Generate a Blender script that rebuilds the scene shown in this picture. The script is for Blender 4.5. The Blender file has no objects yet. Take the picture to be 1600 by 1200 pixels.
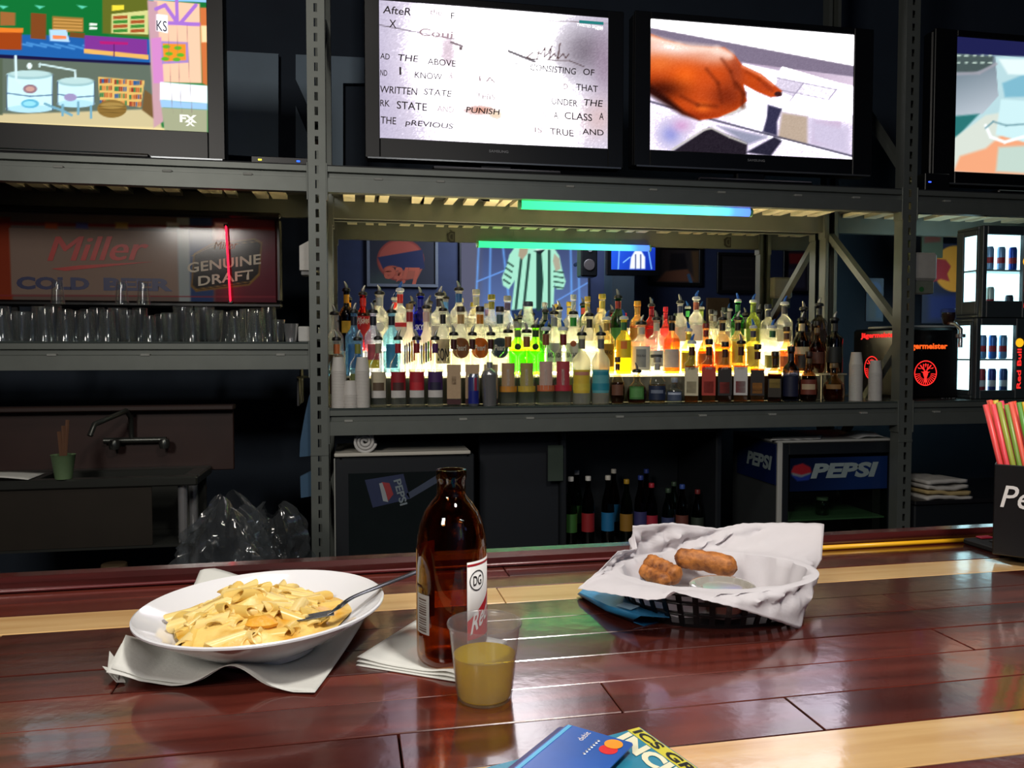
import bpy, bmesh, math, random
import numpy as np
from mathutils import Vector, Matrix
random.seed(11)
rng = np.random.RandomState(5)
sc = bpy.context.scene
col = sc.collection

# ---------------------------------------------------------------- camera
FPX = 1250.0
YAW = math.radians(10.5)
PITCH = math.atan(52 / FPX)
CAM = Vector((0, 0, 1.36))
F0 = Vector((math.sin(YAW), math.cos(YAW), 0))
RGT = Vector((math.cos(YAW), -math.sin(YAW), 0))
FWD = F0 * math.cos(PITCH) + Vector((0, 0, -1)) * math.sin(PITCH)
UPV = RGT.cross(FWD)
cd = bpy.data.cameras.new('camera')
cd.sensor_width = 36.0
cd.lens = FPX / 1600 * 36.0
cd.clip_start = 0.02
cam = bpy.data.objects.new('camera', cd)
col.objects.link(cam)
M = Matrix((RGT, UPV, -FWD)).transposed().to_4x4()
M.translation = CAM
cam.matrix_world = M
sc.camera = cam

def ray(x, y): return FWD + RGT * ((x - 800) / FPX) + UPV * ((600 - y) / FPX)
def WY(x, y, Y):
    d = ray(x, y); return CAM + d * ((Y - CAM.y) / d.y)
def WZ(x, y, z):
    d = ray(x, y); return CAM + d * ((z - CAM.z) / d.z)
def pix(p):
    v = Vector(p) - CAM; z = v.dot(FWD)
    return 800 + FPX * v.dot(RGT) / z, 600 - FPX * v.dot(UPV) / z
def pxm(p):
    return (Vector(p) - CAM).dot(FWD) / FPX      # metres per pixel at a point

# ---------------------------------------------------------------- world, lights, exposure
w = bpy.data.worlds.new('world'); sc.world = w; w.use_nodes = True
w.node_tree.nodes['Background'].inputs[0].default_value = (0.02, 0.024, 0.035, 1)
w.node_tree.nodes['Background'].inputs[1].default_value = 0.15
def area(name, loc, aim, size, power, colr, sy=None, spread=180):
    l = bpy.data.lights.new(name, 'AREA'); l.energy = power; l.color = colr
    l.shape = 'RECTANGLE'; l.size = size; l.size_y = sy or size; l.spread = math.radians(spread)
    o = bpy.data.objects.new(name, l); col.objects.link(o); o.location = loc
    o.rotation_euler = (Vector(aim) - Vector(loc)).to_track_quat('-Z', 'Y').to_euler()
    return o
area('ceiling_lamp_behind_stools', (0.60, -0.10, 3.1), (0.3, 0.9, 1.07), 0.26, 16, (1, 0.95, 0.88), spread=110)
area('fill_light_bar', (-0.3, 1.5, 3.6), (0.1, 1.2, 1.07), 0.5, 14, (1, 0.93, 0.84))  # weak overhead fill, added without a known fixture
area('fill_light_room', (-1.7, -1.3, 2.95), (0.0, 3.4, 1.6), 0.7, 52, (1, 0.94, 0.86))  # added frontal fill that brightens the rack and beer sign
area('fill_light_hall', (2.5, -2.4, 3.8), (2.5, -4, 1.5), 1.2, 110, (0.8, 0.88, 1.0))  # unseen fill, put in so the navy wall shows in the mirror
vs = sc.view_settings
sc.display_settings.display_device = 'sRGB'
vs.view_transform = 'Standard'; vs.look = 'None'; vs.gamma = 1.0; vs.use_curve_mapping = False
vs.exposure = 0.0
sc.cycles.max_bounces = 14; sc.cycles.transparent_max_bounces = 40
sc.cycles.glossy_bounces = 6; sc.cycles.transmission_bounces = 8; sc.cycles.diffuse_bounces = 4
sc.cycles.caustics_reflective = False; sc.cycles.caustics_refractive = False
sc.cycles.sample_clamp_indirect = 4.0

# ---------------------------------------------------------------- materials
def lin(c): return tuple(((x / 12.92) if x <= 0.04045 else ((x + 0.055) / 1.055) ** 2.4) for x in c[:3])
def rgb(*c): return lin([x / 255.0 for x in c])
MATS = {}
def _new(key):
    m = bpy.data.materials.new(key); m.use_nodes = True
    nt = m.node_tree; b = nt.nodes.get('Principled BSDF')
    return m, nt, b
def mat(c, rough=0.5, metal=0.0, noise=0.12, scale=30.0, bump=0.0, coat=0.0, name=None, spec=0.5, sheen=0):
    """plain surface with a procedural mottling of its colour (c in 0..255 sRGB)"""
    key = name or 'surface_%s_%s_%s_%s_%s_%s_%s' % (tuple(c), rough, metal, noise, scale, bump, coat)
    if key in MATS: return MATS[key]
    m, nt, b = _new(key)
    L = rgb(*c)
    b.inputs['Roughness'].default_value = rough
    b.inputs['Metallic'].default_value = metal
    b.inputs['Coat Weight'].default_value = coat
    b.inputs['Coat Roughness'].default_value = 0.08
    b.inputs['Specular IOR Level'].default_value = spec
    tc = nt.nodes.new('ShaderNodeTexCoord'); nz = nt.nodes.new('ShaderNodeTexNoise')
    nz.inputs['Scale'].default_value = scale; nz.inputs['Detail'].default_value = 4
    nt.links.new(tc.outputs['Object'], nz.inputs['Vector'])
    mx = nt.nodes.new('ShaderNodeMix'); mx.data_type = 'RGBA'
    mx.inputs[6].default_value = tuple(x * (1 - noise) for x in L) + (1,)
    mx.inputs[7].default_value = tuple(min(1, x * (1 + noise)) for x in L) + (1,)
    nt.links.new(nz.outputs['Fac'], mx.inputs[0]); nt.links.new(mx.outputs[2], b.inputs['Base Color'])
    if bump:
        bp = nt.nodes.new('ShaderNodeBump'); bp.inputs['Strength'].default_value = bump
        bp.inputs['Distance'].default_value = 0.003
        nt.links.new(nz.outputs['Fac'], bp.inputs['Height']); nt.links.new(bp.outputs[0], b.inputs['Normal'])
    MATS[key] = m; return m
def glow(c, strength=1.0):
    key = 'glow_%s_%s' % (tuple(c), strength)
    if key in MATS: return MATS[key]
    m, nt, b = _new(key); nt.nodes.remove(b)
    e = nt.nodes.new('ShaderNodeEmission'); e.inputs[0].default_value = rgb(*c) + (1,); e.inputs[1].default_value = strength
    nt.links.new(e.outputs[0], nt.nodes['Material Output'].inputs[0])
    MATS[key] = m; return m
def glass(t, rough=0.04, gloss=1.0, frost=0.0, frostc=None, ior=1.5):
    """thin clear or tinted glass/plastic; t = transmitted colour 0..1 linear; frost = share of milky body"""
    key = 'glass_%s_%s_%s_%s_%s' % (tuple(t), rough, gloss, frost, frostc)
    if key in MATS: return MATS[key]
    m, nt, b = _new(key); nt.nodes.remove(b)
    out = nt.nodes['Material Output']
    tr = nt.nodes.new('ShaderNodeBsdfTransparent'); tr.inputs[0].default_value = tuple(t) + (1,)
    gl = nt.nodes.new('ShaderNodeBsdfGlossy'); gl.inputs['Roughness'].default_value = rough
    gl.inputs[0].default_value = (gloss, gloss, gloss, 1)
    lw = nt.nodes.new('ShaderNodeLayerWeight'); lw.inputs[0].default_value = 0.5
    pw = nt.nodes.new('ShaderNodeMath'); pw.operation = 'POWER'; pw.inputs[1].default_value = 3.5
    fr = nt.nodes.new('ShaderNodeMath'); fr.operation = 'MULTIPLY_ADD'; fr.inputs[1].default_value = 0.8
    fr.inputs[2].default_value = ((ior - 1) / (ior + 1)) ** 2
    nt.links.new(lw.outputs['Facing'], pw.inputs[0]); nt.links.new(pw.outputs[0], fr.inputs[0])
    body = tr.outputs[0]
    if frost > 0:
        fc = frostc or (0.85, 0.85, 0.85)
        d = nt.nodes.new('ShaderNodeBsdfDiffuse'); d.inputs[0].default_value = tuple(fc) + (1,)
        tl = nt.nodes.new('ShaderNodeBsdfTranslucent'); tl.inputs[0].default_value = tuple(fc) + (1,)
        a = nt.nodes.new('ShaderNodeMixShader'); a.inputs[0].default_value = 0.6
        nt.links.new(d.outputs[0], a.inputs[1]); nt.links.new(tl.outputs[0], a.inputs[2])
        bmx = nt.nodes.new('ShaderNodeMixShader'); bmx.inputs[0].default_value = frost
        nt.links.new(tr.outputs[0], bmx.inputs[1]); nt.links.new(a.outputs[0], bmx.inputs[2])
        body = bmx.outputs[0]
    mx = nt.nodes.new('ShaderNodeMixShader')
    nt.links.new(fr.outputs[0], mx.inputs[0]); nt.links.new(body, mx.inputs[1]); nt.links.new(gl.outputs[0], mx.inputs[2])
    nt.links.new(mx.outputs[0], out.inputs[0])
    MATS[key] = m; return m
def paper(c, trans=0.35, bump=0.3, scale=300, name=None):
    """thin paper that lets some light through"""
    key = name or 'paper_%s_%s_%s' % (tuple(c), trans, bump)
    if key in MATS: return MATS[key]
    m, nt, b = _new(key); out = nt.nodes['Material Output']
    L = rgb(*c) + (1,)
    b.inputs['Base Color'].default_value = L; b.inputs['Roughness'].default_value = 0.7
    tc = nt.nodes.new('ShaderNodeTexCoord'); nz = nt.nodes.new('ShaderNodeTexNoise'); nz.inputs['Scale'].default_value = scale
    nt.links.new(tc.outputs['Object'], nz.inputs['Vector'])
    bp = nt.nodes.new('ShaderNodeBump'); bp.inputs['Strength'].default_value = bump; bp.inputs['Distance'].default_value = 0.001
    nt.links.new(nz.outputs['Fac'], bp.inputs['Height']); nt.links.new(bp.outputs[0], b.inputs['Normal'])
    tl = nt.nodes.new('ShaderNodeBsdfTranslucent'); tl.inputs[0].default_value = L
    mx = nt.nodes.new('ShaderNodeMixShader'); mx.inputs[0].default_value = trans
    nt.links.new(b.outputs[0], mx.inputs[1]); nt.links.new(tl.outputs[0], mx.inputs[2]); nt.links.new(mx.outputs[0], out.inputs[0])
    MATS[key] = m; return m
def printed(emit=0.0, rough=0.4, key=None, metal=0.0):
    """flat print or a lit screen whose picture is carried by the mesh"""
    key = key or 'print_%s_%s_%s' % (emit, rough, metal)
    if key in MATS: return MATS[key]
    m, nt, b = _new(key)
    at = nt.nodes.new('ShaderNodeAttribute'); at.attribute_name = 'Col'
    if emit > 0:
        e = nt.nodes.new('ShaderNodeEmission'); e.inputs[1].default_value = emit
        nt.links.new(at.outputs['Color'], e.inputs[0]); nt.nodes.remove(b)
        nt.links.new(e.outputs[0], nt.nodes['Material Output'].inputs[0])
    else:
        b.inputs['Roughness'].default_value = rough; b.inputs['Metallic'].default_value = metal
        nt.links.new(at.outputs['Color'], b.inputs['Base Color'])
    MATS[key] = m; return m
def wood(c0, c1, rough=0.13, key='wood', stretch=(3.5, 45, 45), coat=1.0, vary=0.35):
    if key in MATS: return MATS[key]
    m, nt, b = _new(key)
    N = nt.nodes.new; K = nt.links.new
    tc = N('ShaderNodeTexCoord'); mp = N('ShaderNodeMapping'); mp.inputs['Scale'].default_value = stretch
    oi = N('ShaderNodeObjectInfo'); ad = N('ShaderNodeVectorMath'); ad.operation = 'ADD'
    cm = N('ShaderNodeCombineXYZ')
    ml = N('ShaderNodeMath'); ml.operation = 'MULTIPLY'; ml.inputs[1].default_value = 37.0
    K(oi.outputs['Random'], ml.inputs[0]); K(ml.outputs[0], cm.inputs[0]); K(ml.outputs[0], cm.inputs[1])
    K(tc.outputs['Object'], mp.inputs[0]); K(mp.outputs[0], ad.inputs[0]); K(cm.outputs[0], ad.inputs[1])
    nz = N('ShaderNodeTexNoise'); nz.inputs['Scale'].default_value = 1.0; nz.inputs['Detail'].default_value = 8; nz.inputs['Distortion'].default_value = 0.6
    K(ad.outputs[0], nz.inputs['Vector'])
    rp = N('ShaderNodeValToRGB'); rp.color_ramp.elements[0].position = 0.3; rp.color_ramp.elements[1].position = 0.72
    rp.color_ramp.elements[0].color = rgb(*c0) + (1,); rp.color_ramp.elements[1].color = rgb(*c1) + (1,)
    K(nz.outputs['Fac'], rp.inputs[0])
    hs = N('ShaderNodeHueSaturation')
    mr = N('ShaderNodeMapRange'); mr.inputs[3].default_value = 1 - vary; mr.inputs[4].default_value = 1 + vary
    K(oi.outputs['Random'], mr.inputs[0]); K(mr.outputs[0], hs.inputs['Value']); K(rp.outputs[0], hs.inputs['Color'])
    K(hs.outputs[0], b.inputs['Base Color'])
    b.inputs['Roughness'].default_value = rough; b.inputs['Coat Weight'].default_value = coat; b.inputs['Coat Roughness'].default_value = 0.09
    n2 = N('ShaderNodeTexNoise'); n2.inputs['Scale'].default_value = 60; n2.inputs['Detail'].default_value = 3
    K(tc.outputs['Object'], n2.inputs['Vector'])
    bp = N('ShaderNodeBump'); bp.inputs['Strength'].default_value = 0.06; bp.inputs['Distance'].default_value = 0.002
    K(n2.outputs['Fac'], bp.inputs['Height']); K(bp.outputs[0], b.inputs['Normal']); K(bp.outputs[0], b.inputs['Coat Normal'])
    MATS[key] = m; return m

# ---------------------------------------------------------------- mesh building
class MB:
    def __init__(s): s.v = []; s.f = []; s.mi = []
    def add(s, vs, fs, m=0):
        k = len(s.v); s.v += [tuple(p) for p in vs]; s.f += [[i + k for i in f] for f in fs]; s.mi += [m] * len(fs); return s
    def box(s, x0, x1, y0, y1, z0, z1, m=0):
        V = [(x, y, z) for z in (z0, z1) for y in (y0, y1) for x in (x0, x1)]
        return s.add(V, [[0, 2, 3, 1], [4, 5, 7, 6], [0, 1, 5, 4], [2, 6, 7, 3], [0, 4, 6, 2], [1, 3, 7, 5]], m)
    def cbox(s, x0, x1, y0, y1, z0, z1, b=0.004, m=0, xf=None):
        """box with chamfered edges"""
        b = min(b, abs(x1 - x0) * .45, abs(y1 - y0) * .45, abs(z1 - z0) * .45)
        bm = bmesh.new()
        for x, sx in ((x0, 1), (x1, -1)):
            for y, sy in ((y0, 1), (y1, -1)):
                for z, sz in ((z0, 1), (z1, -1)):
                    for q in ((x, y + sy * b, z + sz * b), (x + sx * b, y, z + sz * b), (x + sx * b, y + sy * b, z)):
                        bm.verts.new(q)
        bmesh.ops.convex_hull(bm, input=bm.verts)
        bmesh.ops.dissolve_limit(bm, angle_limit=0.01, verts=bm.verts, edges=bm.edges)
        bm.verts.index_update()
        V = [v.co.copy() for v in bm.verts]; Fs = [[v.index for v in f.verts] for f in bm.faces]; bm.free()
        if xf: V = [xf(*p) for p in V]
        return s.add(V, Fs, m)
    def cyl(s, p0, p1, r0, r1=None, seg=12, m=0, caps=True):
        p0 = Vector(p0); p1 = Vector(p1); r1 = r0 if r1 is None else r1
        d = (p1 - p0).normalized(); a = d.orthogonal().normalized(); c = d.cross(a)
        V = []
        for p, r in ((p0, r0), (p1, r1)):
            for i in range(seg):
                t = 2 * math.pi * i / seg; V.append(p + a * (r * math.cos(t)) + c * (r * math.sin(t)))
        Fs = [[i, (i + 1) % seg, seg + (i + 1) % seg, seg + i] for i in range(seg)]
        if caps: Fs += [list(range(seg))[::-1], list(range(seg, 2 * seg))]
        return s.add(V, Fs, m)
    def tube(s, pts, r, seg=8, m=0, closed=False, caps=True):
        pts = [Vector(p) for p in pts]; n = len(pts); V = []; ref = None
        rs = r if isinstance(r, (list, tuple)) else [r] * n
        for i, p in enumerate(pts):
            if closed: d = pts[(i + 1) % n] - pts[i - 1]
            else: d = pts[min(i + 1, n - 1)] - pts[max(i - 1, 0)]
            d.normalize()
            if ref is None: ref = d.orthogonal().normalized()
            ref = (ref - d * ref.dot(d)).normalized(); c = d.cross(ref)
            for k in range(seg):
                t = 2 * math.pi * k / seg; V.append(p + ref * (rs[i] * math.cos(t)) + c * (rs[i] * math.sin(t)))
        Fs = []
        for i in range(n if closed else n - 1):
            j = (i + 1) % n
            for k in range(seg):
                k2 = (k + 1) % seg; Fs.append([i * seg + k, i * seg + k2, j * seg + k2, j * seg + k])
        if caps and not closed: Fs += [list(range(seg))[::-1], list(range((n - 1) * seg, n * seg))]
        return s.add(V, Fs, m)
    def lathe(s, prof, seg=24, m=0, cx=0, cy=0, cz=0, sq=None, sx=1, sy=1):
        """prof: (r, z) pairs; sq(z, ang) optional radius factor"""
        V = []; rings = []
        for r, z in prof:
            if r <= 1e-7:
                rings.append([len(V)]); V.append((cx, cy, cz + z))
            else:
                ring = []
                for i in range(seg):
                    t = 2 * math.pi * i / seg; q = r * (sq(z, t) if sq else 1)
                    ring.append(len(V)); V.append((cx + sx * q * math.cos(t), cy + sy * q * math.sin(t), cz + z))
                rings.append(ring)
        Fs = []
        for A, B in zip(rings, rings[1:]):
            if len(A) == 1 and len(B) == 1: continue
            for i in range(seg):
                j = (i + 1) % seg
                if len(A) == 1: Fs.append([A[0], B[j], B[i]])
                elif len(B) == 1: Fs.append([A[i], A[j], B[0]])
                else: Fs.append([A[i], A[j], B[j], B[i]])
        return s.add(V, Fs, m)
    def prism(s, poly, o, ux, uy, t, m=0):
        """polygon (u,v) extruded by t along ux x uy"""
        o = Vector(o); ux = Vector(ux); uy = Vector(uy); n = ux.cross(uy).normalized() * t
        k = len(poly)
        V = [o + ux * u + uy * v for u, v in poly] + [o + ux * u + uy * v + n for u, v in poly]
        Fs = [list(range(k))[::-1], list(range(k, 2 * k))] + [[i, (i + 1) % k, k + (i + 1) % k, k + i] for i in range(k)]
        return s.add(V, Fs, m)
    def sheet(s, G, m=0, wrap=False):
        n = len(G); k = len(G[0]); V = [p for row in G for p in row]
        Fs = [[i * k + j, i * k + (j + 1) % k, (i + 1) * k + (j + 1) % k, (i + 1) * k + j] for i in range(n - 1) for j in range(k if wrap else k - 1)]
        return s.add(V, Fs, m)
    def build(s, name, mats, parent=None, local=False, smooth=None, solid=0, kind=None, subd=0, label=None):
        off = Vector((0, 0, 0))
        if parent is not None and not local:
            q = parent
            while q is not None: off += q.location; q = q.parent
        me = bpy.data.meshes.new(name)
        me.from_pydata([tuple(Vector(p) - off) for p in s.v], [], s.f)
        if not isinstance(mats, (list, tuple)): mats = [mats]
        for mm in mats: me.materials.append(mm)
        if len(mats) > 1: me.polygons.foreach_set('material_index', s.mi)
        me.update()
        bm = bmesh.new(); bm.from_mesh(me); bmesh.ops.recalc_face_normals(bm, faces=bm.faces); bm.to_mesh(me); bm.free()
        if smooth is not None:
            me.polygons.foreach_set('use_smooth', [True] * len(me.polygons)); me.set_sharp_from_angle(angle=math.radians(smooth))
        o = bpy.data.objects.new(name, me); col.objects.link(o)
        if parent is not None: o.parent = parent
        if solid:
            md = o.modifiers.new('thickness', 'SOLIDIFY'); md.thickness = solid; md.offset = 0
        if subd:
            md = o.modifiers.new('smooth', 'SUBSURF'); md.levels = subd; md.render_levels = subd
        if kind: o['kind'] = kind
        if label: o['label'] = label
        return o
def tag(o, label, cat, group=None):
    o['label'] = label; o['category'] = cat
    if group: o['group'] = group
    return o
def thing(name, label, cat, loc=(0, 0, 0), rz=0.0, group=None):
    o = bpy.data.objects.new(name, None); col.objects.link(o); o.empty_display_size = 0.05
    o.location = loc; o.rotation_euler = (0, 0, rz)
    return tag(o, label, cat, group)
def struct(o): o['kind'] = 'structure'; return o
def copy_tree(o, parent=None):
    c = o.copy(); col.objects.link(c); c.parent = parent
    for ch in list(o.children): copy_tree(ch, c)
    return c
# ---------------------------------------------------------------- lettering and flat print
def text_mesh(body, shear=0.0, bold=0.0, space=1.0):
    cu = bpy.data.curves.new('lettering', 'FONT'); cu.body = body; cu.shear = shear; cu.offset = bold
    cu.space_character = space; cu.resolution_u = 3; cu.size = 1.0
    o = bpy.data.objects.new('lettering', cu)
    me = bpy.data.meshes.new_from_object(o); bpy.data.objects.remove(o); bpy.data.curves.remove(cu)
    return me
def lettering(body, p0, width, height, m, parent, shear=0.0, bold=0.0, ux=(1, 0, 0), uy=(0, 0, 1), lift=0.0012, arc=None, name='lettering', space=1.0, slope=0.0):
    """text filling width x height from its lower left corner p0, raised off its surface"""
    me = text_mesh(body, shear, bold, space)
    n = len(me.vertices)
    if n == 0: return None
    a = np.zeros(n * 3); me.vertices.foreach_get('co', a); a = a.reshape(-1, 3)
    mn = a.min(0); sz = np.maximum(a.max(0) - mn, 1e-6)
    u = (a[:, 0] - mn[0]) / sz[0] * width; v = (a[:, 1] - mn[1]) / sz[1] * height + slope * u
    ux = Vector(ux); uy = Vector(uy); nn = ux.cross(uy)
    off = Vector((0, 0, 0)); q = parent
    while q is not None: off += q.location; q = q.parent
    p0 = Vector(p0) - off + nn * lift
    for i in range(n):
        me.vertices[i].co = p0 + ux * float(u[i]) + uy * float(v[i])
    me.materials.clear(); me.materials.append(m); me.update(); me.name = name
    o = bpy.data.objects.new(name, me); col.objects.link(o); o.parent = parent
    return o
def letter_px(body, x0, y0, x1, h, Y, m, parent, **k):
    """text on a wall-parallel plane from photo pixel (x0, baseline y0) to x1, h pixels tall"""
    a = WY(x0, y0, Y); b = WY(x1, y0, Y)
    return lettering(body, a, b.x - a.x, h * pxm(a), m, parent, **k)
class Canvas:
    """a flat picture, carried as colours of a fine grid; painted in photo coordinates"""
    def __init__(s, o, ux, uy, W, H, n, k, proj=pix, fill=(0, 0, 0)):
        s.o = Vector(o); s.ux = Vector(ux); s.uy = Vector(uy); s.W = W; s.H = H; s.n = n; s.k = k
        s.P = [[s.o + s.ux * (W * i / (n - 1)) + s.uy * (H * j / (k - 1)) for i in range(n)] for j in range(k)]
        q = np.array([[proj(p) for p in r] for r in s.P]); s.x = q[..., 0]; s.y = q[..., 1]
        s.c = np.zeros((k, n, 3)); s.c[:] = np.array(fill, float)
    def _mix(s, a, c):
        a = np.clip(a, 0, 1)[..., None]; s.c = s.c * (1 - a) + np.asarray(c, float) * a
    def sd(s, pts):
        pts = np.array(pts, float); d = np.full(s.x.shape, 1e9); ins = np.zeros(s.x.shape, bool)
        for (ax, ay), (bx, by) in zip(pts, np.roll(pts, -1, 0)):
            ex, ey = bx - ax, by - ay; wx, wy = s.x - ax, s.y - ay
            t = np.clip((wx * ex + wy * ey) / (ex * ex + ey * ey + 1e-9), 0, 1)
            d = np.minimum(d, np.hypot(wx - ex * t, wy - ey * t))
            cr = ((ay <= s.y) != (by <= s.y)) & (s.x < ax + (s.y - ay) * ex / (ey if abs(ey) > 1e-9 else 1e-9))
            ins ^= cr
        return np.where(ins, d, -d)
    def poly(s, pts, c, soft=1.2, a=1.0): s._mix(a * (s.sd(pts) / soft + .5), c); return s
    def grad(s, pts, c0, c1, p0, p1, soft=1.2, a=1.0):
        d = np.array(p1, float) - np.array(p0, float)
        t = np.clip(((s.x - p0[0]) * d[0] + (s.y - p0[1]) * d[1]) / (d @ d), 0, 1)[..., None]
        s._mix(a * (s.sd(pts) / soft + .5), np.array(c0, float) * (1 - t) + np.array(c1, float) * t); return s
    def ell(s, cx, cy, rx, ry, c, soft=1.2, a=1.0):
        r = np.hypot((s.x - cx) / rx, (s.y - cy) / ry); s._mix(a * ((1 - r) * min(rx, ry) / soft + .5), c); return s
    def line(s, pts, wd, c, a=1.0, soft=1.0):
        for (ax, ay), (bx, by) in zip(pts, pts[1:]):
            ex, ey = bx - ax, by - ay
            t = np.clip(((s.x - ax) * ex + (s.y - ay) * ey) / (ex * ex + ey * ey + 1e-9), 0, 1)
            s._mix(a * ((wd / 2 - np.hypot(s.x - ax - ex * t, s.y - ay - ey * t)) / soft + .5), c)
        return s
    def blob(s, cx, cy, rx, ry, c, a=1.0):
        s._mix(a * np.exp(-(((s.x - cx) / rx) ** 2 + ((s.y - cy) / ry) ** 2)), c); return s
    def noise(s, amt): s.c = s.c + rng.randn(s.k, s.n, 1) * amt; return s
    def build(s, name, m, parent, boost=0.0):
        b = MB(); b.sheet(s.P); o = b.build(name, m, parent)
        c = np.clip(s.c / 255.0, 0, 1); L = np.where(c <= .04045, c / 12.92, ((c + .055) / 1.055) ** 2.4)
        if boost:                                 # near-white areas of a screen are far brighter than its colours
            q = np.clip((c.min(-1) - .80) / .18, 0, 1)[..., None]; L = L * (1 + boost * q * q * (3 - 2 * q))
        at = o.data.color_attributes.new('Col', 'FLOAT_COLOR', 'POINT')
        at.data.foreach_set('color', np.concatenate([L, np.ones(L.shape[:2] + (1,))], -1).astype(np.float32).ravel())
        return o
# ================================================================ the room
YF, YR, YM = 3.40, 4.10, 4.12
navy = mat((46, 56, 90), 0.7, noise=0.2, scale=6, name='wall_navy_paint')
blackw = mat((46, 57, 72), 0.8, noise=0.2, scale=5, name='wall_dark_paint')
def slab(name, x0, x1, y0, y1, z0, z1, m): return struct(MB().box(x0, x1, y0, y1, z0, z1).build(name, m))
slab('floor', -6.2, 9.2, -4.2, 5.0, -0.1, 0, mat((45, 40, 38), 0.5, noise=0.25, scale=4, name='floor_concrete'))
slab('ceiling', -6.2, 9.2, -4.2, 5.0, 4.2, 4.3, mat((24, 25, 30), 0.9, name='ceiling_black'))
slab('wall_back', -6.2, 9.2, 4.85, 5.0, 0, 4.2, blackw)
slab('wall_front', -6.2, 9.2, -4.2, -4.0, 0, 4.2, navy)
slab('wall_left', -6.2, -6.0, -4.0, 4.85, 0, 4.2, navy)
slab('wall_right', 9.0, 9.2, -4.0, 4.85, 0, 4.2, blackw)

# pale boards on the wall above the shelves
YB = 4.80
board = mat((150, 170, 188), 0.8, noise=0.08, scale=8, name='slate_blue_board')
bts = [[(330, 78), (435, 84), (435, 247), (330, 240)],
       [(462, 85), (484, 86), (484, 172), (462, 124)],
       [(462, 165), (484, 218), (484, 262), (462, 262)],
       [(510, 87), (572, 90), (572, 130), (536, 130), (536, 265), (510, 265)]]
for i, b in enumerate(bts):
    P = [WY(x, y, YB) for x, y in b]
    mb = MB(); k = len(P)
    mb.add(P + [p + Vector((0, 0.03, 0)) for p in P], [list(range(k)), list(range(k, 2 * k))[::-1]] + [[j, (j + 1) % k, k + (j + 1) % k, k + j] for j in range(k)])
    struct(mb.build('trim_%d' % (i + 1), board))

# ================================================================ steel pallet rack
steel = mat((112, 117, 112), 0.42, 0.35, noise=0.14, scale=12, bump=0.05, name='grey_painted_steel')
cream = mat((226, 218, 190), 0.6, noise=0.12, scale=20, name='cream_painted_slat')
SL = WY(498, 550, YF).x; SR = WY(1416, 600, YF).x
SLL = SL - (SR - SL); SRR = SR + (SR - SL)
zUb = (WY(510, 298, YF).z + WY(1410, 333, YF).z) / 2; zU = zUb + 0.105
zCb = (WY(515, 682, YF).z + WY(1410, 663, YF).z) / 2; zC = zCb + 0.105
zLb = WY(240, 578, YF).z; zL = zLb + 0.105
rack = thing('pallet_rack', 'tall grey slotted steel rack carrying televisions, bottles and glasses behind the bar', 'rack', (SL, YF, 0))
PW = 0.07
def post(s, yf, face=-1, top=4.1):
    """slotted channel upright, open at the back"""
    mb = MB(); d = 0.06 * -face
    xs = [s - PW / 2, s - 0.007, s + 0.007, s + PW / 2]
    pitch = 0.0592; z = 0.0; V = []; 
    zs = [0.0]
    while z < top - pitch:
        zs += [z + 0.012, z + 0.046]; z += pitch
    zs.append(top)
    base = len(mb.v); Fs = []
    V = [(x, yf, zz) for zz in zs for x in xs]
    for j in range(len(zs) - 1):
        slot = j % 2 == 1
        for i in range(3):
            if slot and i == 1: continue
            a = j * 4 + i; Fs.append([a, a + 1, a + 5, a + 4])
    mb.add(V, Fs)
    for x in (xs[0], xs[3]):
        mb.add([(x, yf, 0), (x, yf + d, 0), (x, yf + d, top), (x, yf, top)], [[0, 1, 2, 3]])
    for x, q in ((xs[0], 0.018), (xs[3], -0.018)):
        mb.add([(x, yf + d, 0), (x + q, yf + d, 0), (x + q, yf + d, top), (x, yf + d, top)], [[0, 1, 2, 3]])
    o = mb.build('post', steel, rack, solid=0.0025)
    # splice collar half way up
    for zz in (0.93,):
        c = MB(); c.cbox(s - PW / 2 - 0.002, s + PW / 2 + 0.002, yf - 0.004 if face < 0 else yf, yf if face < 0 else yf + 0.004, zz - 0.006, zz + 0.006, 0.001)
        c.build('splice', steel, o)
    return o
for s in (SLL, SL, SR, SRR):
    post(s, YF); post(s, YR, face=1)
    mb = MB(); mb.cbox(s - 0.06, s + 0.06, YF - 0.02, YF + 0.10, 0, 0.008, 0.002); mb.build('foot_plate', steel, rack)
    # side frame braces
    def br(y0, z0, y1, z1):
        m2 = MB(); p = Vector((s, y0, z0)); q = Vector((s, y1, z1)); d = (q - p).normalized(); n = Vector((1, 0, 0)); t = d.cross(n)
        V = [p + n * a + t * b for a, b in ((-.017, -.017), (.017, -.017), (.017, .017), (-.017, .017))] + [q + n * a + t * b for a, b in ((-.017, -.017), (.017, -.017), (.017, .017), (-.017, .017))]
        m2.add(V, [[0, 3, 2, 1], [4, 5, 6, 7], [0, 1, 5, 4], [1, 2, 6, 5], [2, 3, 7, 6], [3, 0, 4, 7]]); m2.build('brace', steel, rack)
    br(YR - .05, zUb - .02, YF + .05, 1.47); br(YF + .05, 1.41, YR - .05, 0.74); br(YR - .05, 0.70, YF + .05, 0.10); br(YF + .05, 2.22, YR - .05, 2.95)
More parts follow.
